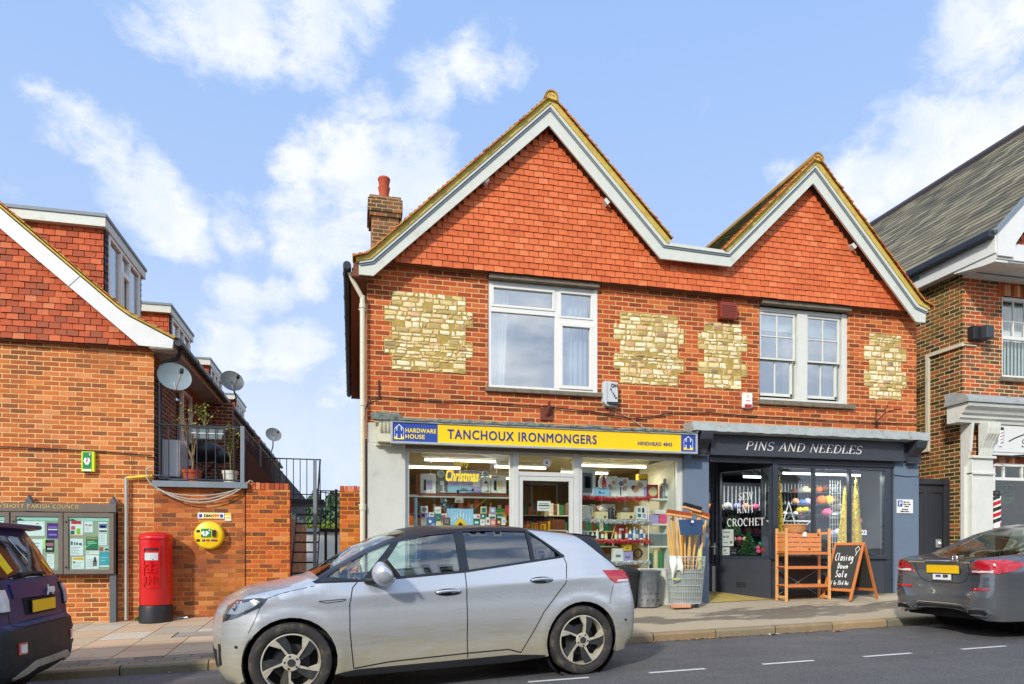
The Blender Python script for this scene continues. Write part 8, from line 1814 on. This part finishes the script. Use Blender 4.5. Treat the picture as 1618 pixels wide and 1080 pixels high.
# painted greeting on the left glass
GT_ = thing('window_greeting', (1.3, .04, 2.3), 'gold Merry Christmas lettering painted on the left hardware window', 'lettering')
for s_, (a, b_, c_, d) in (('Merry', (717, 727, 742, 740)), ('Christmas', (704, 741, 757, 761))):
    x0, z1 = at(a, b_, .048); x1, z0 = at(c_, d, .048); fit(sans(s_, .2, bold=.006, shear=.3), x0, x1, z0, z1, .050).build('lettering', 'letter_yellow', GT_)
x, z = at(864, 730, .045); ST_ = thing('window_sticker', (x, .04, z), 'round white sticker with a blue flame and orange ring on the fanlight', 'sticker'); MB().lathe([(.085, 0), (0, -.001)], (x, .048, z), 28, axis='y').build('disc', 'alarm_white', ST_); MB().lathe([(.07, -.0012), (.078, -.0012)], (x, .048, z), 28, axis='y', cap=False).build('ring', 'orange_print', ST_); MB().prism([(x-.012, z-.03), (x+.012, z-.03), (x+.014, z-.01), (x, z+.03), (x-.014, z-.01)], .044, .0465).build('flame', 'letter_blue', ST_)
bxd('door_notice', 849, 791, 870, 807, 'g_white', 'white paper notice hanging inside the glass door', 'notice', Y=.065, dp=.003, prints=(('r', .15, .7, .85, .76, 'g_grey'), ('r', .1, .5, .9, .6, 'g_black'), ('r', .15, .25, .85, .3, 'g_grey')))

# right window: chrome rack with tinsel
TL = [at(918, y, YD) for y in (784, 820, 852, 886)]; xR = at(1024, 800, YD)[0]; xL = at(917, 800, YD)[0]
RC = thing('display_rack', (xL, YD, .95), 'white wire display rack filling the right hardware window', 'rack')
m_ = MB()
for x in (xL, xR):
    for y in (YD-.02, YD+.34): m_.tube([(x, y, .9), (x, y, TL[0][1]+.02)], .011, 8)
m_.build('post', 'g_white', RC); 
for (x, z) in TL: MB().box(xL, xR, YD-.02, YD+.34, z-.012, z).build('shelf', 'g_white', RC)
for i, (mt, lab) in enumerate((('tinsel_red', 'thick red tinsel along the top shelf of the right window rack'), ('tinsel_silver', 'silver tinsel along the second shelf of the right window rack'), ('tinsel_red', 'red tinsel along the third shelf of the right window rack'), ('tinsel_silver', 'silver tinsel along the lowest shelf of the right window rack'))):
    z = TL[i][1]-.03; tinsel('tinsel_garland', [(xL+.02, YD-.05, z+.01), ((xL+xR)/2, YD-.05, z-.01), (xR+.02, YD-.05, z+.005)], .017, 1500, mt, lab, seed=50+i, leaf=.013)
zt = [t[1] for t in TL]
bxd('heater_box', 918, 737, 941, 784, 'g_white', 'tall white carton picturing a glowing heater in the right window', 'box', prints=(('r', .12, .12, .78, .80, 'g_grey'), ('r', .25, .28, .66, .68, 'g_skin'), ('r', .25, .40, .66, .42, 'g_brown'), ('r', .25, .54, .66, .56, 'g_brown')))
x, z = at(952, 760, YD); IR = thing('steam_iron', (x, YD, z-.12), 'red and white steam iron standing on end on the top shelf', 'iron'); MB().prism([(x-.075, z-.12), (x+.03, z-.12), (x+.045, z-.04), (x, z+.13), (x-.05, z+.06), (x-.075, z-.02)], YD-.04, YD+.02).build('soleplate', 'g_white', IR, bevel=.01); MB().prism([(x-.03, z-.12), (x+.06, z-.10), (x+.05, z-.0), (x+.01, z+.13), (x-.02, z+.02)], YD-.06, YD-.035).build('handle', 'g_red', IR, bevel=.012)
bxd('fan_box', 938, 769, 963, 784, 'g_sky', 'low light-blue carton under the steam iron', 'box', Y=YD-.01, prints=(('r', .3, .3, .7, .4, 'g_blue'), ('r', .35, .4, .45, .6, 'g_blue')))
for (a, b_, c_, d, lb, y_) in ((957, 752, 976, 784, 'white photo carton with two faces, left of three on the top shelf', .05), (974, 754, 993, 784, 'white photo carton with a grey pan and faces, middle of three on the top shelf', .03), (991, 758, 1022, 784, 'white photo carton with a sleeping face and lilac edge, right of three', .0)):
    bxd('photo_box', a, b_, c_, d, 'g_white', lb, 'box', Y=YD+y_, prints=(('o', .25, .28, .6, .62, 'g_skin'), ('o', .2, .42, .45, .62, 'g_brown'), ('o', .5, .55, .8, .85, 'g_skin'), ('r', .85, .0, .99, .6, 'g_lilac')) if a != 974 else (('o', .2, .5, .6, .85, 'g_grey'), ('o', .5, .3, .9, .55, 'g_skin'), ('o', .55, .7, .9, .9, 'g_skin'), ('r', .3, .05, .38, .5, 'g_black')))
bxd('yellow_box', 1009, 748, 1024, 768, 'g_yellow', 'yellow carton with black lettering behind the photo cartons', 'box', Y=YD+.12, prints=(('r', .2, .2, .35, .6, 'g_black'), ('r', .45, .2, .55, .6, 'g_black'), ('r', .65, .2, .8, .6, 'g_black')))
wsh = thing('white_shelving', (5.0, YD, .9), 'plain white shelves at the right end of the right hardware window', 'shelf')
xa, xb = at(1025, 800, YD)[0], at(1063, 800, YD)[0]; zw = [at(1040, y, YD)[1] for y in (787, 827, 862)]
for z in zw: MB().box(xa, xb, YD, YD+.34, z-.03, z).build('shelf', 'g_white', wsh)
bxd('red_clock_box', 1023, 765, 1040, 787, 'g_red', 'red carton with a round cream clock face on the top white shelf', 'box', Y=YD+.02, prints=(('o', .1, .1, .9, .85, 'g_cream'), ('r', .48, .45, .52, .75, 'g_black')))
x, z = at(1050, 787, YD+.1); LN = thing('steel_lantern', (x, YD+.1, z), 'shiny steel jar lantern with a domed lid on the top white shelf', 'lantern'); MB().lathe([(.095, 0), (.095, .22), (.10, .225), (.06, .27), (.03, .28), (.028, .35), (0, .36)], (x, YD+.1, z), 24).build('body', 'galv', LN, smooth='auto'); MB().box(x-.035, x+.03, YD-.001, YD+.004, z+.03, z+.2).build('label', 'g_white', LN)
# shelf 2
def kettle(px, py, w_, h_, mat, lab, Z):
    x, _ = at(px, py, YD); t_ = thing('kettle', (x, YD+.05, Z), lab, 'kettle'); MB().lathe([(w_*.5, 0), (w_*.48, h_*.3), (w_*.36, h_*.85), (w_*.28, h_), (0, h_*1.04)], (x, YD+.05, Z), 24).build('body', mat, t_, smooth='auto'); MB().tube([(x+w_*.3, YD+.05, Z+h_*.92), (x+w_*.62, YD+.05, Z+h_*.8), (x+w_*.64, YD+.05, Z+h_*.3), (x+w_*.48, YD+.05, Z+h_*.15)], .012, 8).build('handle', mat, t_, smooth='auto'); MB().prism([(x-w_*.36, Z+h_*.8), (x-w_*.55, Z+h_*.95), (x-w_*.30, Z+h_*.95)], YD+.03, YD+.07).build('spout', mat, t_)
kettle(928, 818, .17, .24, 'g_white', 'white jug kettle at the left of the second shelf', zt[1]); kettle(967, 818, .12, .21, 'g_black', 'dark grey jug kettle in the middle of the second shelf', zt[1])
def toaster(a, c_, py, lab, mat='g_cream'): return bxd('toaster', a, py, c_, 820, mat, lab, 'toaster', dp=.2, prints=(('o', .62, .15, .84, .45, 'g_brown'), ('r', .1, .2, .5, .26, 'g_white')), bevel=.012)
toaster(943, 961, 808, 'cream toaster carrying a teapot on the second shelf'); toaster(981, 1003, 809, 'wide cream toaster carrying a coffee set on the second shelf')
def teapot(px, py, lab, mat):
    x, z = at(px, py, YD+.08); t_ = thing('teapot', (x, YD+.08, z), lab, 'teapot'); MB().sphere((x, YD+.08, z+.045), .05, 16, (1, 1, .85)).sphere((x, YD+.08, z+.095), .012, 8).build('body', mat, t_, smooth=True); MB().tube([(x-.045, YD+.08, z+.04), (x-.08, YD+.08, z+.08)], .010, 6).build('spout', mat, t_); MB().tube([(x+.04, YD+.08, z+.07), (x+.08, YD+.08, z+.065), (x+.07, YD+.08, z+.02), (x+.045, YD+.08, z+.02)], .006, 6).build('handle', mat, t_)
teapot(950, 808, 'white teapot on top of the cream toaster', 'g_white'); teapot(990, 809, 'grey coffee pot on top of the wide cream toaster', 'g_grey')
bxd('white_carton', 1006, 799, 1023, 820, 'g_white', 'white carton with black and teal pictures at the right of the second shelf', 'box', prints=(('r', .1, .55, .35, .85, 'g_grey'), ('r', .5, .5, .7, .85, 'g_black'), ('r', .1, .15, .4, .4, 'g_teal'), ('r', .55, .1, .85, .4, 'g_lilac')))
bxd('white_carton', 955, 796, 972, 806, 'g_white', 'white carton peeping out behind the dark grey kettle', 'box', Y=YD+.2)
# shelf 3: bottles
def bottle(x, y, z, r0, h, c_, cap, lab, grp=None):
    t_ = thing('bottle', (x, y, z), lab, 'bottle', grp); MB().lathe([(r0, 0), (r0, h*.62), (r0*.8, h*.72), (r0*.35, h*.8), (r0*.35, h*.86)], (x, y, z), 16).build('body', c_, t_, smooth='auto'); MB().lathe([(r0*.42, h*.86), (r0*.42, h), (0, h)], (x, y, z), 12).build('cap', cap, t_); MB().lathe([(r0*1.01, h*.15), (r0*1.01, h*.5)], (x, y, z), 16, cap=False).build('label', 'g_white' if c_ != 'g_white' else 'g_blue', t_)
bt = [(922, 'g_sky', 'g_teal', .20), (929, 'g_white', 'g_teal', .17), (936, 'g_white', 'g_cream', .14), (944, 'g_cream', 'g_black', .21), (952, 'g_brown', 'g_white', .19), (958, 'g_yellow', 'g_yellow', .15), (973, 'g_yellow', 'g_black', .16), (980, 'g_pink', 'g_white', .19), (990, 'g_red', 'g_yellow', .22), (996, 'g_white', 'g_grey', .20), (1002, 'g_sky', 'g_white', .23), (1007, 'g_blue', 'g_white', .20), (1013, 'g_white', 'g_grey', .22), (1018, 'g_orange', 'g_white', .22)]
ordn = ['first', 'second', 'third', 'fourth', 'fifth', 'sixth', 'seventh', 'eighth', 'ninth', 'tenth', 'eleventh', 'twelfth', 'thirteenth', 'last']
for i, (px, c_, cp2, h_) in enumerate(bt):
    bottle(at(px, 852, YD+.04)[0], YD+.03+.02*(i % 2), zt[2], .028, h_, c_, cp2, '%s bottle, %s from the left on the third shelf of the rack' % (c_[2:], ordn[i]), 'bottles on the third shelf')
bxd('red_carton', 976, 829, 988, 842, 'g_red', 'dark red carton behind the bottles of the third shelf', 'box', Y=YD+.16, prints=(('r', .2, .3, .8, .6, 'g_white'),))
x, z = at(966, 852, YD); tag(MB().tube([(x, YD, z), (x+.10, YD+.08, z+.24)], .011, 8).build('wooden_brush', 'wood_pine'), 'wooden brush handle leaning among the bottles of the third shelf', 'brush')
for (a, b_, c_, d, mt, lb) in ((970, 866, 985, 886, 'g_white', 'white kitchen carton on the lowest rack shelf'), (986, 860, 998, 870, 'g_yellow', 'yellow packet on the lowest rack shelf'), (985, 871, 1000, 886, 'g_lilac', 'lilac tray carton beneath the yellow packet')): bxd('shelf_box', a, b_, c_, d, mt, lb, 'box', prints=(('r', .2, .3, .7, .5, 'g_grey'),))
x, z = at(1009, 874, YD); tag(MB().lathe([(.085, 0), (.085, -.03), (.06, -.03), (.06, 0)], (x, YD+.04, z), 28, axis='y', cap=False).build('round_scale', 'g_black'), 'black ring-shaped gadget on the lowest rack shelf', 'gadget')
for (a, b_, c_, d, mt, lb) in ((1026, 813, 1041, 827, 'g_lilac', 'lilac storage box on the middle white shelf'), (1042, 812, 1058, 827, 'g_pink', 'pale pink storage box on the middle white shelf'), (1036, 805, 1058, 812, 'g_white', 'white lidded box stacked on the pink storage box')): bxd('storage_box', a, b_, c_, d, mt, lb, 'box', Y=YD+.02, dp=.2, bevel=.006)
xx0, zz1 = at(1025, 842, YD); xx1, zz0 = at(1057, 862, YD); TB = thing('storage_tub', (xx0, YD, zw[2]), 'translucent grey storage tub on the lowest white shelf', 'tub'); MB().prism([(xx0, zz1-.02), (xx0+.02, zw[2]), (xx1-.02, zw[2]), (xx1, zz1-.02)], YD+.02, YD+.26).build('tub', 'planter_grey', TB, bevel=.006); MB().box(xx0-.01, xx1+.01, YD+.01, YD+.27, zz1-.02, zz1).build('lid', 'g_sky', TB)
for i, (px, h_, mt) in enumerate(((1028, .30, 'g_teal'), (1036, .36, 'g_cream'), (1044, .34, 'g_green'))):
    x, _ = at(px, 900, YD+.1); tag(MB().lathe([(.04, 0), (.042, h_), (0, h_)], (x, YD+.1, .93), 14).build('paper_roll', mat=mt), '%s roll standing at the foot of the white shelving' % ('teal', 'cream', 'green')[i], 'roll')

# ---- needlework shop window
glow = [(6.9, 2.4, 2.85), (8.4, 2.2, 2.85)]
for i, (x, y, z) in enumerate(glow):
    t_ = thing('tube_light', (x, y, z), ('lit white ceiling tube above the SEW KNIT CROCHET window', 'lit white ceiling tube deep behind the yarn display')[i], 'light'); MB().tube([(x-.5, y, z), (x+.5, y, z)], .02, 8).build('tube', 'tube_cool', t_); MB().box(x-.52, x+.52, y-.03, y+.03, z+.03, z+.09).build('fitting', 'alu_frame', t_)
    al = bpy.data.lights.new('tube_glow', 'AREA'); al.shape = 'RECTANGLE'; al.size = 1; al.size_y = .1; al.energy = 16; al.color = (.95, .97, 1); ao = bpy.data.objects.new('tube_glow', al); col.objects.link(ao); ao.parent = t_; ao.location = (0, 0, -.03)
SW_ = thing('slat_wall', (8.2, 2.9, .5), 'dark slatted display wall with pale vertical strips inside the needlework shop', 'display wall')
MB().box(7.0, 9.6, 2.9, 2.95, .45, 2.8).build('panel', 'charcoal', SW_); m_ = MB()
for i in range(26): m_.box(7.05+i*.098, 7.065+i*.098, 2.875, 2.9, 1.9, 2.72)
m_.build('strips', 'g_white', SW_)
for z in (1.35, 1.62, 1.89, 2.16): MB().box(7.2, 9.3, 2.45, 2.88, z-.02, z).build('shelf', 'charcoal_gloss', SW_)
yc = ['g_cream', 'g_brown', 'g_teal', 'g_lilac', 'g_orange', 'g_grey', 'g_pink', 'g_white', 'g_yellow', 'g_blue', 'g_skin']; lbn = dict(g_cream='cream', g_brown='brown', g_teal='teal', g_lilac='lilac', g_orange='orange', g_grey='grey', g_pink='pink', g_white='white', g_yellow='mustard', g_blue='blue', g_skin='peach')
for n_ in yc:
    pm('yarn_'+n_[2:], dict(pal)[n_], .95, var=.3, vs=30, bump=1, bs=60)
yb = MB().sphere((0, 0, 0), .088, 16, (1, 1, .92)); ybm = {}
r_ = random.Random(33); k_ = 0
for row, z in enumerate((1.35, 1.62, 1.89, 2.16)):
    x = 7.35
    while x < 9.15:
        c_ = yc[(k_*7+row*3) % len(yc)]; k_ += 1; sc_ = r_.uniform(.85, 1.2)
        m_ = MB().sphere((x, 2.6, z+.08*sc_), .085*sc_, 14, (1.05, 1, .92))
        tag(m_.build('yarn_ball', 'yarn_'+c_[2:], smooth=True), '%s ball of yarn on the dark shelves, %s shelf' % (lbn[c_], ('lowest', 'second lowest', 'second highest', 'top')[row]), 'yarn', '%s yarn balls on the %s shelf' % (lbn[c_], ('lowest', 'second lowest', 'second highest', 'top')[row])); x += r_.uniform(.19, .26)
NW = thing('yarn_display', (8.9, 1.15, .5), 'dark slatted yarn display directly behind the front shop window', 'display wall')
MB().box(7.75, 10.08, 1.30, 1.34, .45, 2.9).build('panel', 'charcoal', NW); m_ = MB()
for i in range(30): m_.box(7.8+i*.075, 7.812+i*.075, 1.275, 1.30, 1.95, 2.62)
m_.build('strips', 'g_white', NW)
for py in (777, 796, 812): z = at(1290, py, 1.1)[1]; MB().box(7.85, 9.7, 1.0, 1.29, z-.03, z-.012).build('shelf', 'charcoal_gloss', NW)
for k_, (px, py, rr, c_) in enumerate(((1255, 776, 5.5, 'brown'), (1263, 775, 6, 'grey'), (1272, 773, 6.5, 'cream'), (1280, 775, 5, 'cream'), (1294, 773, 6, 'orange'), (1303, 771, 6.5, 'brown'), (1316, 772, 6, 'grey'), (1257, 792, 6, 'skin'), (1267, 793, 5, 'blue'), (1276, 792, 6, 'lilac'), (1298, 790, 9, 'orange'), (1309, 790, 9, 'yellow'), (1318, 790, 7, 'brown'), (1262, 805, 6, 'yellow'), (1271, 804, 6.5, 'yellow'), (1280, 807, 5, 'grey'), (1317, 801, 5.5, 'skin'), (1327, 801, 5.5, 'white'), (1306, 809, 8.5, 'pink'), (1318, 814, 5, 'white'), (1326, 813, 6, 'grey'), (1240, 811, 4, 'white'), (1248, 812, 4, 'grey'), (1257, 811, 4, 'white'), (1266, 815, 4, 'pink'), (1324, 840, 6, 'white'), (1316, 842, 5, 'lilac'), (1357, 823, 6, 'pink'), (1351, 795, 5, 'lilac'))):
    x, z = at(px, py, 1.1); tag(MB().sphere((x, 1.1, z), rr/84, 14, (1.05, 1, .95)).build('yarn_ball', 'yarn_'+c_, smooth=True), '%s ball of yarn in the near display behind the front shop window' % dict(skin='peach', yellow='mustard').get(c_, c_), 'yarn', '%s yarn balls in the near window display' % dict(skin='peach', yellow='mustard').get(c_, c_))
al = bpy.data.lights.new('window_glow', 'AREA'); al.shape = 'RECTANGLE'; al.size = 1.6; al.size_y = .1; al.energy = 34; ao = bpy.data.objects.new('window_glow', al); col.objects.link(ao); ao.location = (8.6, .5, 2.7); WTL = thing('tube_light', (8.5, .55, 2.74), 'white strip light behind the top bar of the front shop window', 'light'); MB().tube([(7.7, .55, 2.74), (9.4, .55, 2.74)], .018, 8).build('tube', 'tube_cool', WTL)
def cone(px0, px1, py0, py1, Y, lab, sd_):
    x0, z1 = at((px0+px1)/2, py0, Y); w_ = at(px1, py1, Y)[0]-at(px0, py1, Y)[0]; z0 = 1.105; rr = random.Random(sd_); pts = []
    for _ in range(3600): f = 1-math.sqrt(rr.random()); a = rr.uniform(0, 6.283); q = w_/2*(1-f)*.9+.012; pts.append((x0+q*math.cos(a), Y+q*math.sin(a)*.9, z0+(z1-z0)*f))
    t_ = thing('tinsel_cone', (x0, Y, z0), lab, 'tinsel tree'); leafcloud(pts, .014, sd_).build('tinsel', 'tinsel_gold', t_); MB().lathe([(w_/2*.9, 0), (.004, z1-z0)], (x0, Y, z0), 16).build('core', 'g_yellow', t_)
cone(1222, 1240, 748, 850, .45, 'gold tinsel cone tree at the left edge of the front shop window', 1); cone(1324, 1345, 768, 862, .45, 'shorter gold tinsel cone tree left of the second window bar', 2); cone(1343, 1362, 750, 862, .4, 'tall gold tinsel cone tree right of the second window bar', 3)
STR = thing('wire_star', (7.75, .5, 1.1), 'large silver wire star with looped strands in the front shop window', 'star'); m_ = MB(); sx, sz, sr2 = 7.79, 1.68, .50
P5 = [(sx+sr2*math.cos(R(90+144*i)), sz+sr2*math.sin(R(90+144*i))) for i in range(6)]
for a, b_ in zip(P5, P5[1:]): m_.tube([(a[0], .5, a[1]), (b_[0], .5, b_[1])], .010, 6)
rr = random.Random(9)
for i in range(110): a = rr.uniform(0, 6.28); q = rr.uniform(0, .27); m_.tube([(sx+q*math.cos(a), .5+rr.uniform(-.02, .02), sz+q*math.sin(a)), (sx+q*math.cos(a)+rr.uniform(-.1, .1), .5+rr.uniform(-.02, .02), sz+q*math.sin(a)+rr.uniform(-.1, .1))], .003, 4)
m_.build('wire', 'tinsel_silver', STR)
sn = MB(); vs = []; fs = []; n = 50
for j in range(5):
    for i in range(n+1): vs.append((7.22+2.2*i/n, .14+.16*j, 1.105+.05*abs(math.sin(i*.5+j))*(1 if 0 < j < 4 else .3)+.06*math.exp(-((i-46)/4)**2)*(j in (1, 2))))
for j in range(4):
    for i in range(n): q = j*(n+1)+i; fs.append((q, q+1, q+n+2, q+n+1))
tag(sn.add(vs, fs).build('display_snow', 'g_white', smooth=True), 'white artificial snow blanket along the base of the front shop window', 'snow blanket')
def on_diag(mb, s0, z, off=-.012):
    """x along the diagonal glass from its far (left) end, front face outwards"""
    M2 = MD @ Matrix.Translation((Ld-.06-s0, off, z)) @ Matrix.Rotation(math.pi, 4, 'Z'); return M2
dg = thing('window_lettering', (6.85, .5, 1.7), 'white serif words SEW KNIT CROCHET on the angled shop window', 'lettering')
for s_, xa_, xb_, z0, z1 in (('SEW', .38, .68, 2.21, 2.36), ('KNIT', .35, .70, 1.97, 2.12), ('CROCHET', .14, .90, 1.73, 1.88)):
    mb_ = fit(serif(s_, .15, depth=.003, thick=.9), 0, xb_-xa_, 0, z1-z0, 0)
    # diagonal: far end (left) is at s=Ld, near end at s=0
    M2 = MD @ Matrix.Translation((Ld-.06-xa_*(Ld-.12)/1.0, .0, z0)) @ Matrix.Rotation(math.pi, 4, 'Z')
    mb_.v = [tuple(MD @ Vector((Ld-.06-(xa_+v[0])*(Ld-.12)/1.0, .006-v[1], z0+v[2]))) for v in mb_.v]; mb_.build('lettering', 'letter_white', dg)
def diag_box(name, a, b_, z0, z1, d0, d1, mat, lab, cat, pr_=()):
    t_ = thing(name, tuple(MD @ Vector((Ld-.06-(a+b_)/2, 0, z0))), lab, cat); MB().obox(MD, Ld-.06-b_, Ld-.06-a, -d1, -d0, z0, z1).build('sheet', mat, t_)
    m2 = MB()
    for (p, q, r2, s2) in pr_: m2.obox(MD, Ld-.06-(a+r2*(b_-a)), Ld-.06-(a+p*(b_-a)), -d0+.0005, -d0+.002, z0+q*(z1-z0), z0+s2*(z1-z0))
    if pr_: m2.build('print', 'g_grey', t_)
diag_box('window_poster', .02, .26, 1.36, 1.68, .012, .014, 'g_white', 'white printed sheet stuck inside the left of the angled window, upper', 'poster', ((.1, .8, .7, .86), (.1, .5, .3, .62), (.4, .5, .6, .62), (.7, .15, .9, .3), (.1, .2, .5, .24))); diag_box('window_poster', .02, .18, 1.19, 1.34, .012, .014, 'g_white', 'white printed sheet at the bottom left corner of the angled window', 'poster', ((.2, .5, .5, .7), (.2, .2, .8, .25))); diag_box('window_poster', .19, .34, 1.19, 1.34, .012, .014, 'g_black', 'black printed card at the bottom of the angled window', 'poster', ((.2, .6, .4, .75), (.6, .6, .8, .75), (.2, .2, .8, .4)))
PLn = thing('artificial_plant', (6.95, 1.0, 1.1), 'bushy green fir sprigs with red and pink balls inside the angled window', 'decoration')
rr = random.Random(14); pts = []
for _ in range(900): a = rr.uniform(0, 6.28); f = rr.random(); q = .22*(1-f)*math.sqrt(rr.random())+.01; pts.append((7.02+q*math.cos(a), .62+q*math.sin(a)*.6, 1.2+f*.42))
for _ in range(700): a = rr.uniform(0, 6.28); f = rr.random(); q = .26*(1-f)*math.sqrt(rr.random())+.01; pts.append((7.0+q*math.cos(a), 1.15+q*math.sin(a)*.6, 1.5+f*.5))
leafcloud(pts, .022, 15).build('sprigs', 'leaf_pine', PLn)
for x, y, z, c_ in ((7.17, .40, 1.28, 'g_red'), (7.10, .44, 1.33, 'g_pink'), (7.13, .42, 1.40, 'g_green'), (7.08, .40, 1.26, 'g_pink'), (7.0, .9, 1.50, 'g_pink'), (6.92, .95, 1.5, 'g_skin'), (7.08, .85, 1.5, 'g_cream')): MB().sphere((x, y, z), .042, 12).build('bauble', 'yarn_'+c_[2:] if 'yarn_'+c_[2:] in MATS else c_, PLn, smooth=True)
x, z = at(1366, 840, .02); NN = thing('street_number', (x, .02, z), 'white number 22 stuck low on the right pane of the front shop window', 'number'); place(sans('22', .12, bold=.004), x-.06, .028, z-.05).build('lettering', 'letter_white', NN)
GRD = MB()
for i in range(5): GRD.tube([(9.0+i*.06, .9, 1.2), (9.0+i*.06, .9, 2.68)], .005, 4)
for i in range(13): GRD.tube([(9.0, .9, 1.2+i*.12), (9.24, .9, 1.2+i*.12)], .004, 4)
tag(GRD.build('wire_grid', 'wire_zinc'), 'white wire grid panel hanging behind the right pane of the shop window', 'grid panel')
for i, x in enumerate((7.35, 7.62, 7.88)):
    t_ = thing('spotlight', (x, 1.0, 2.78), 'small silver ceiling spotlight, %s of three over the yarn window' % ('left', 'middle', 'right')[i], 'spotlight'); MB().tube([(x, 1.0, 2.94), (x, 1.0, 2.84)], .008, 6).build('stem', 'alu', t_); MB().tube([(x-.03, .98, 2.86), (x+.03, .93, 2.76)], .032, 12).build('head', 'alu', t_)
WPw = thing('wrapping_paper_stand', (5.93, -.02, 1.7), 'narrow strip of small coloured notices on the edge of the blue pillar by the lobby', 'notices')
MB().box(5.826, 5.832, -.02, .06, 1.55, 2.25).build('backing', 'alarm_white', WPw); MB().box(5.832, 5.835, -.015, .055, 2.0, 2.12).build('notice', 'lime', WPw); MB().box(5.832, 5.835, -.015, .055, 1.62, 1.8).build('notice', 'red_lens', WPw)

# ---- litter and leaves along the kerb
leafmat('dry_leaf', [S(150, 84, 40), S(190, 130, 70), S(110, 66, 40), S(206, 160, 96)]); r_ = random.Random(77); pts = []
for _ in range(300):
    x = r_.uniform(-5, 9.5); x = x if r_.random() < .4 else r_.gauss(4.6, 1.1); pts.append((x, -2.50-abs(r_.gauss(0, .05)), rz_(x)+.012))
for _ in range(50): x = r_.uniform(-5, -1); pts.append((x, 1.15-abs(r_.gauss(0, .12)), gz(x, 1.1)+.012))
m_ = MB()
for (x, y, z) in pts:
    a = r_.uniform(0, 6.28); s_ = r_.uniform(.008, .03); c_, d = math.cos(a)*s_, math.sin(a)*s_; e = r_.uniform(-.006, .012)
    m_.add([(x+c_, y+d, z+e), (x-d*.6, y+c_*.6, z+.004), (x-c_, y-d, z-e*.3), (x+d*.6, y-c_*.6, z+.008)], [(0, 1, 2, 3)])
tag(m_.build('fallen_leaves', 'dry_leaf'), 'scattered brown dry leaves and crumbs along the kerb and wall foot', 'leaves', kind='stuff')
for i, (px, py, c_, lb) in enumerate(((890, 0, 'g_white', ''),)): pass
for x, y, mt, lb in ((5.4, -2.55, 'cloth_white', 'crumpled pale wrapper in the gutter before the wire basket'), (6.35, -2.62, 'g_skin', 'flattened pinkish-brown paper scrap in the gutter before the pine rack')):
    z = rz_(x)+.004; m_ = MB(); rr = random.Random(int(x*10)); m_.add([(x-.09, y-.02, z), (x-.02, y-.035, z+.02), (x+.09, y-.02, z+.004), (x+.08, y+.02, z+.012), (x, y+.03, z+.004), (x-.07, y+.02, z+.015)], [(0, 1, 4, 5), (1, 2, 3, 4)]); tag(m_.build('litter', mt), lb, 'litter')
MH = MB().box(-2.62, -2.10, -.66, -.30, 0, 0); 
mhz = lambda x, y: gz(x, y)+.004
struct(MB().add([(-2.62, -.66, mhz(-2.62, -.66)), (-2.10, -.66, mhz(-2.1, -.66)), (-2.10, -.30, mhz(-2.1, -.30)), (-2.62, -.30, mhz(-2.62, -.3))], [(0, 1, 2, 3)]).build('utility_cover', 'yard_concrete'))
struct(MB().add([(-2.64, -.68, mhz(0, -.68)-.0765), (-2.62, -.68, mhz(-2.62, -.68)+.002), (-2.62, -.28, mhz(-2.62, -.28)+.002), (-2.64, -.28, mhz(-2.64, -.28)+.002)], [(0, 1, 2, 3)]).build('cover_joint', 'black_plastic'))
WD = thing('pavement_weed', (-3.52, 1.1, .15), 'small green weed at the wall foot beside the post box', 'weed'); rr = random.Random(2); leafcloud([(-3.52+rr.gauss(0, .04), 1.1+rr.gauss(0, .03), .17+abs(rr.gauss(0, .035))) for _ in range(70)], .022, 5).build('leaves', 'leaf_bright', WD)
tag(MB().tube([(-2.98, 1.08, .20), (-2.80, 1.05, .20)], .012, 8).build('metal_stub', 'alu'), 'short shiny metal tube lying on the pavement right of the post box', 'tube')
# ================================================================== HOUSES ACROSS THE STREET (seen only as reflections in the glass)
for i, (x0, x1, zg, mt, lab) in enumerate(((-22, -9, 5.4, 'brick_left', 'brick house across the street, left of the three reflected in the glass'), (-8.6, 6.5, 5.6, 'brick_front_old', 'brick house across the street, middle of the three reflected in the glass'), (6.9, 24, 5.2, 'charcoal', 'dark painted house across the street, right of the three reflected in the glass'))):
    T_ = thing('opposite_house', ((x0+x1)/2, -24, 0), lab, 'house', 'houses across the street'); y_ = -22.5; n = 2; wd_ = (x1-x0)/n
    MB().box(x0, x1, -31, y_, -.3, zg).build('wall', mt, T_)
    for k_ in range(n):
        a = x0+k_*wd_; MB().prism([(a, zg), (a+wd_, zg), (a+wd_/2, zg+wd_*.42)], y_-.4, y_+.05).build('gable', 'brick_dark', T_); MB().prism([(a-.1, zg-.05), (a+wd_/2, zg+wd_*.42+.1), (a+wd_+.1, zg-.05), (a+wd_/2, zg+wd_*.42-.25)], y_+.05, y_+.2).build('bargeboard', 'white_paint_clean', T_)
        MB().prism([(a, zg), (a+wd_, zg), (a+wd_/2, zg+wd_*.42)], -31, y_-.4).build('roof', 'slate', T_)
        for xx in (a+wd_*.28, a+wd_*.72): w_ = MB().frame(xx-.7, xx+.7, 3.3, 4.7, .09, y_+.01, y_+.06).build('window', 'upvc', T_); MB().box(xx-.62, xx+.62, y_+.005, y_+.02, 3.38, 4.62).build('pane', 'glass_black', w_)
        MB().box(a+.5, a+wd_-.5, y_+.005, y_+.1, .3, 2.7).build('shop_window', 'glass_black', T_)
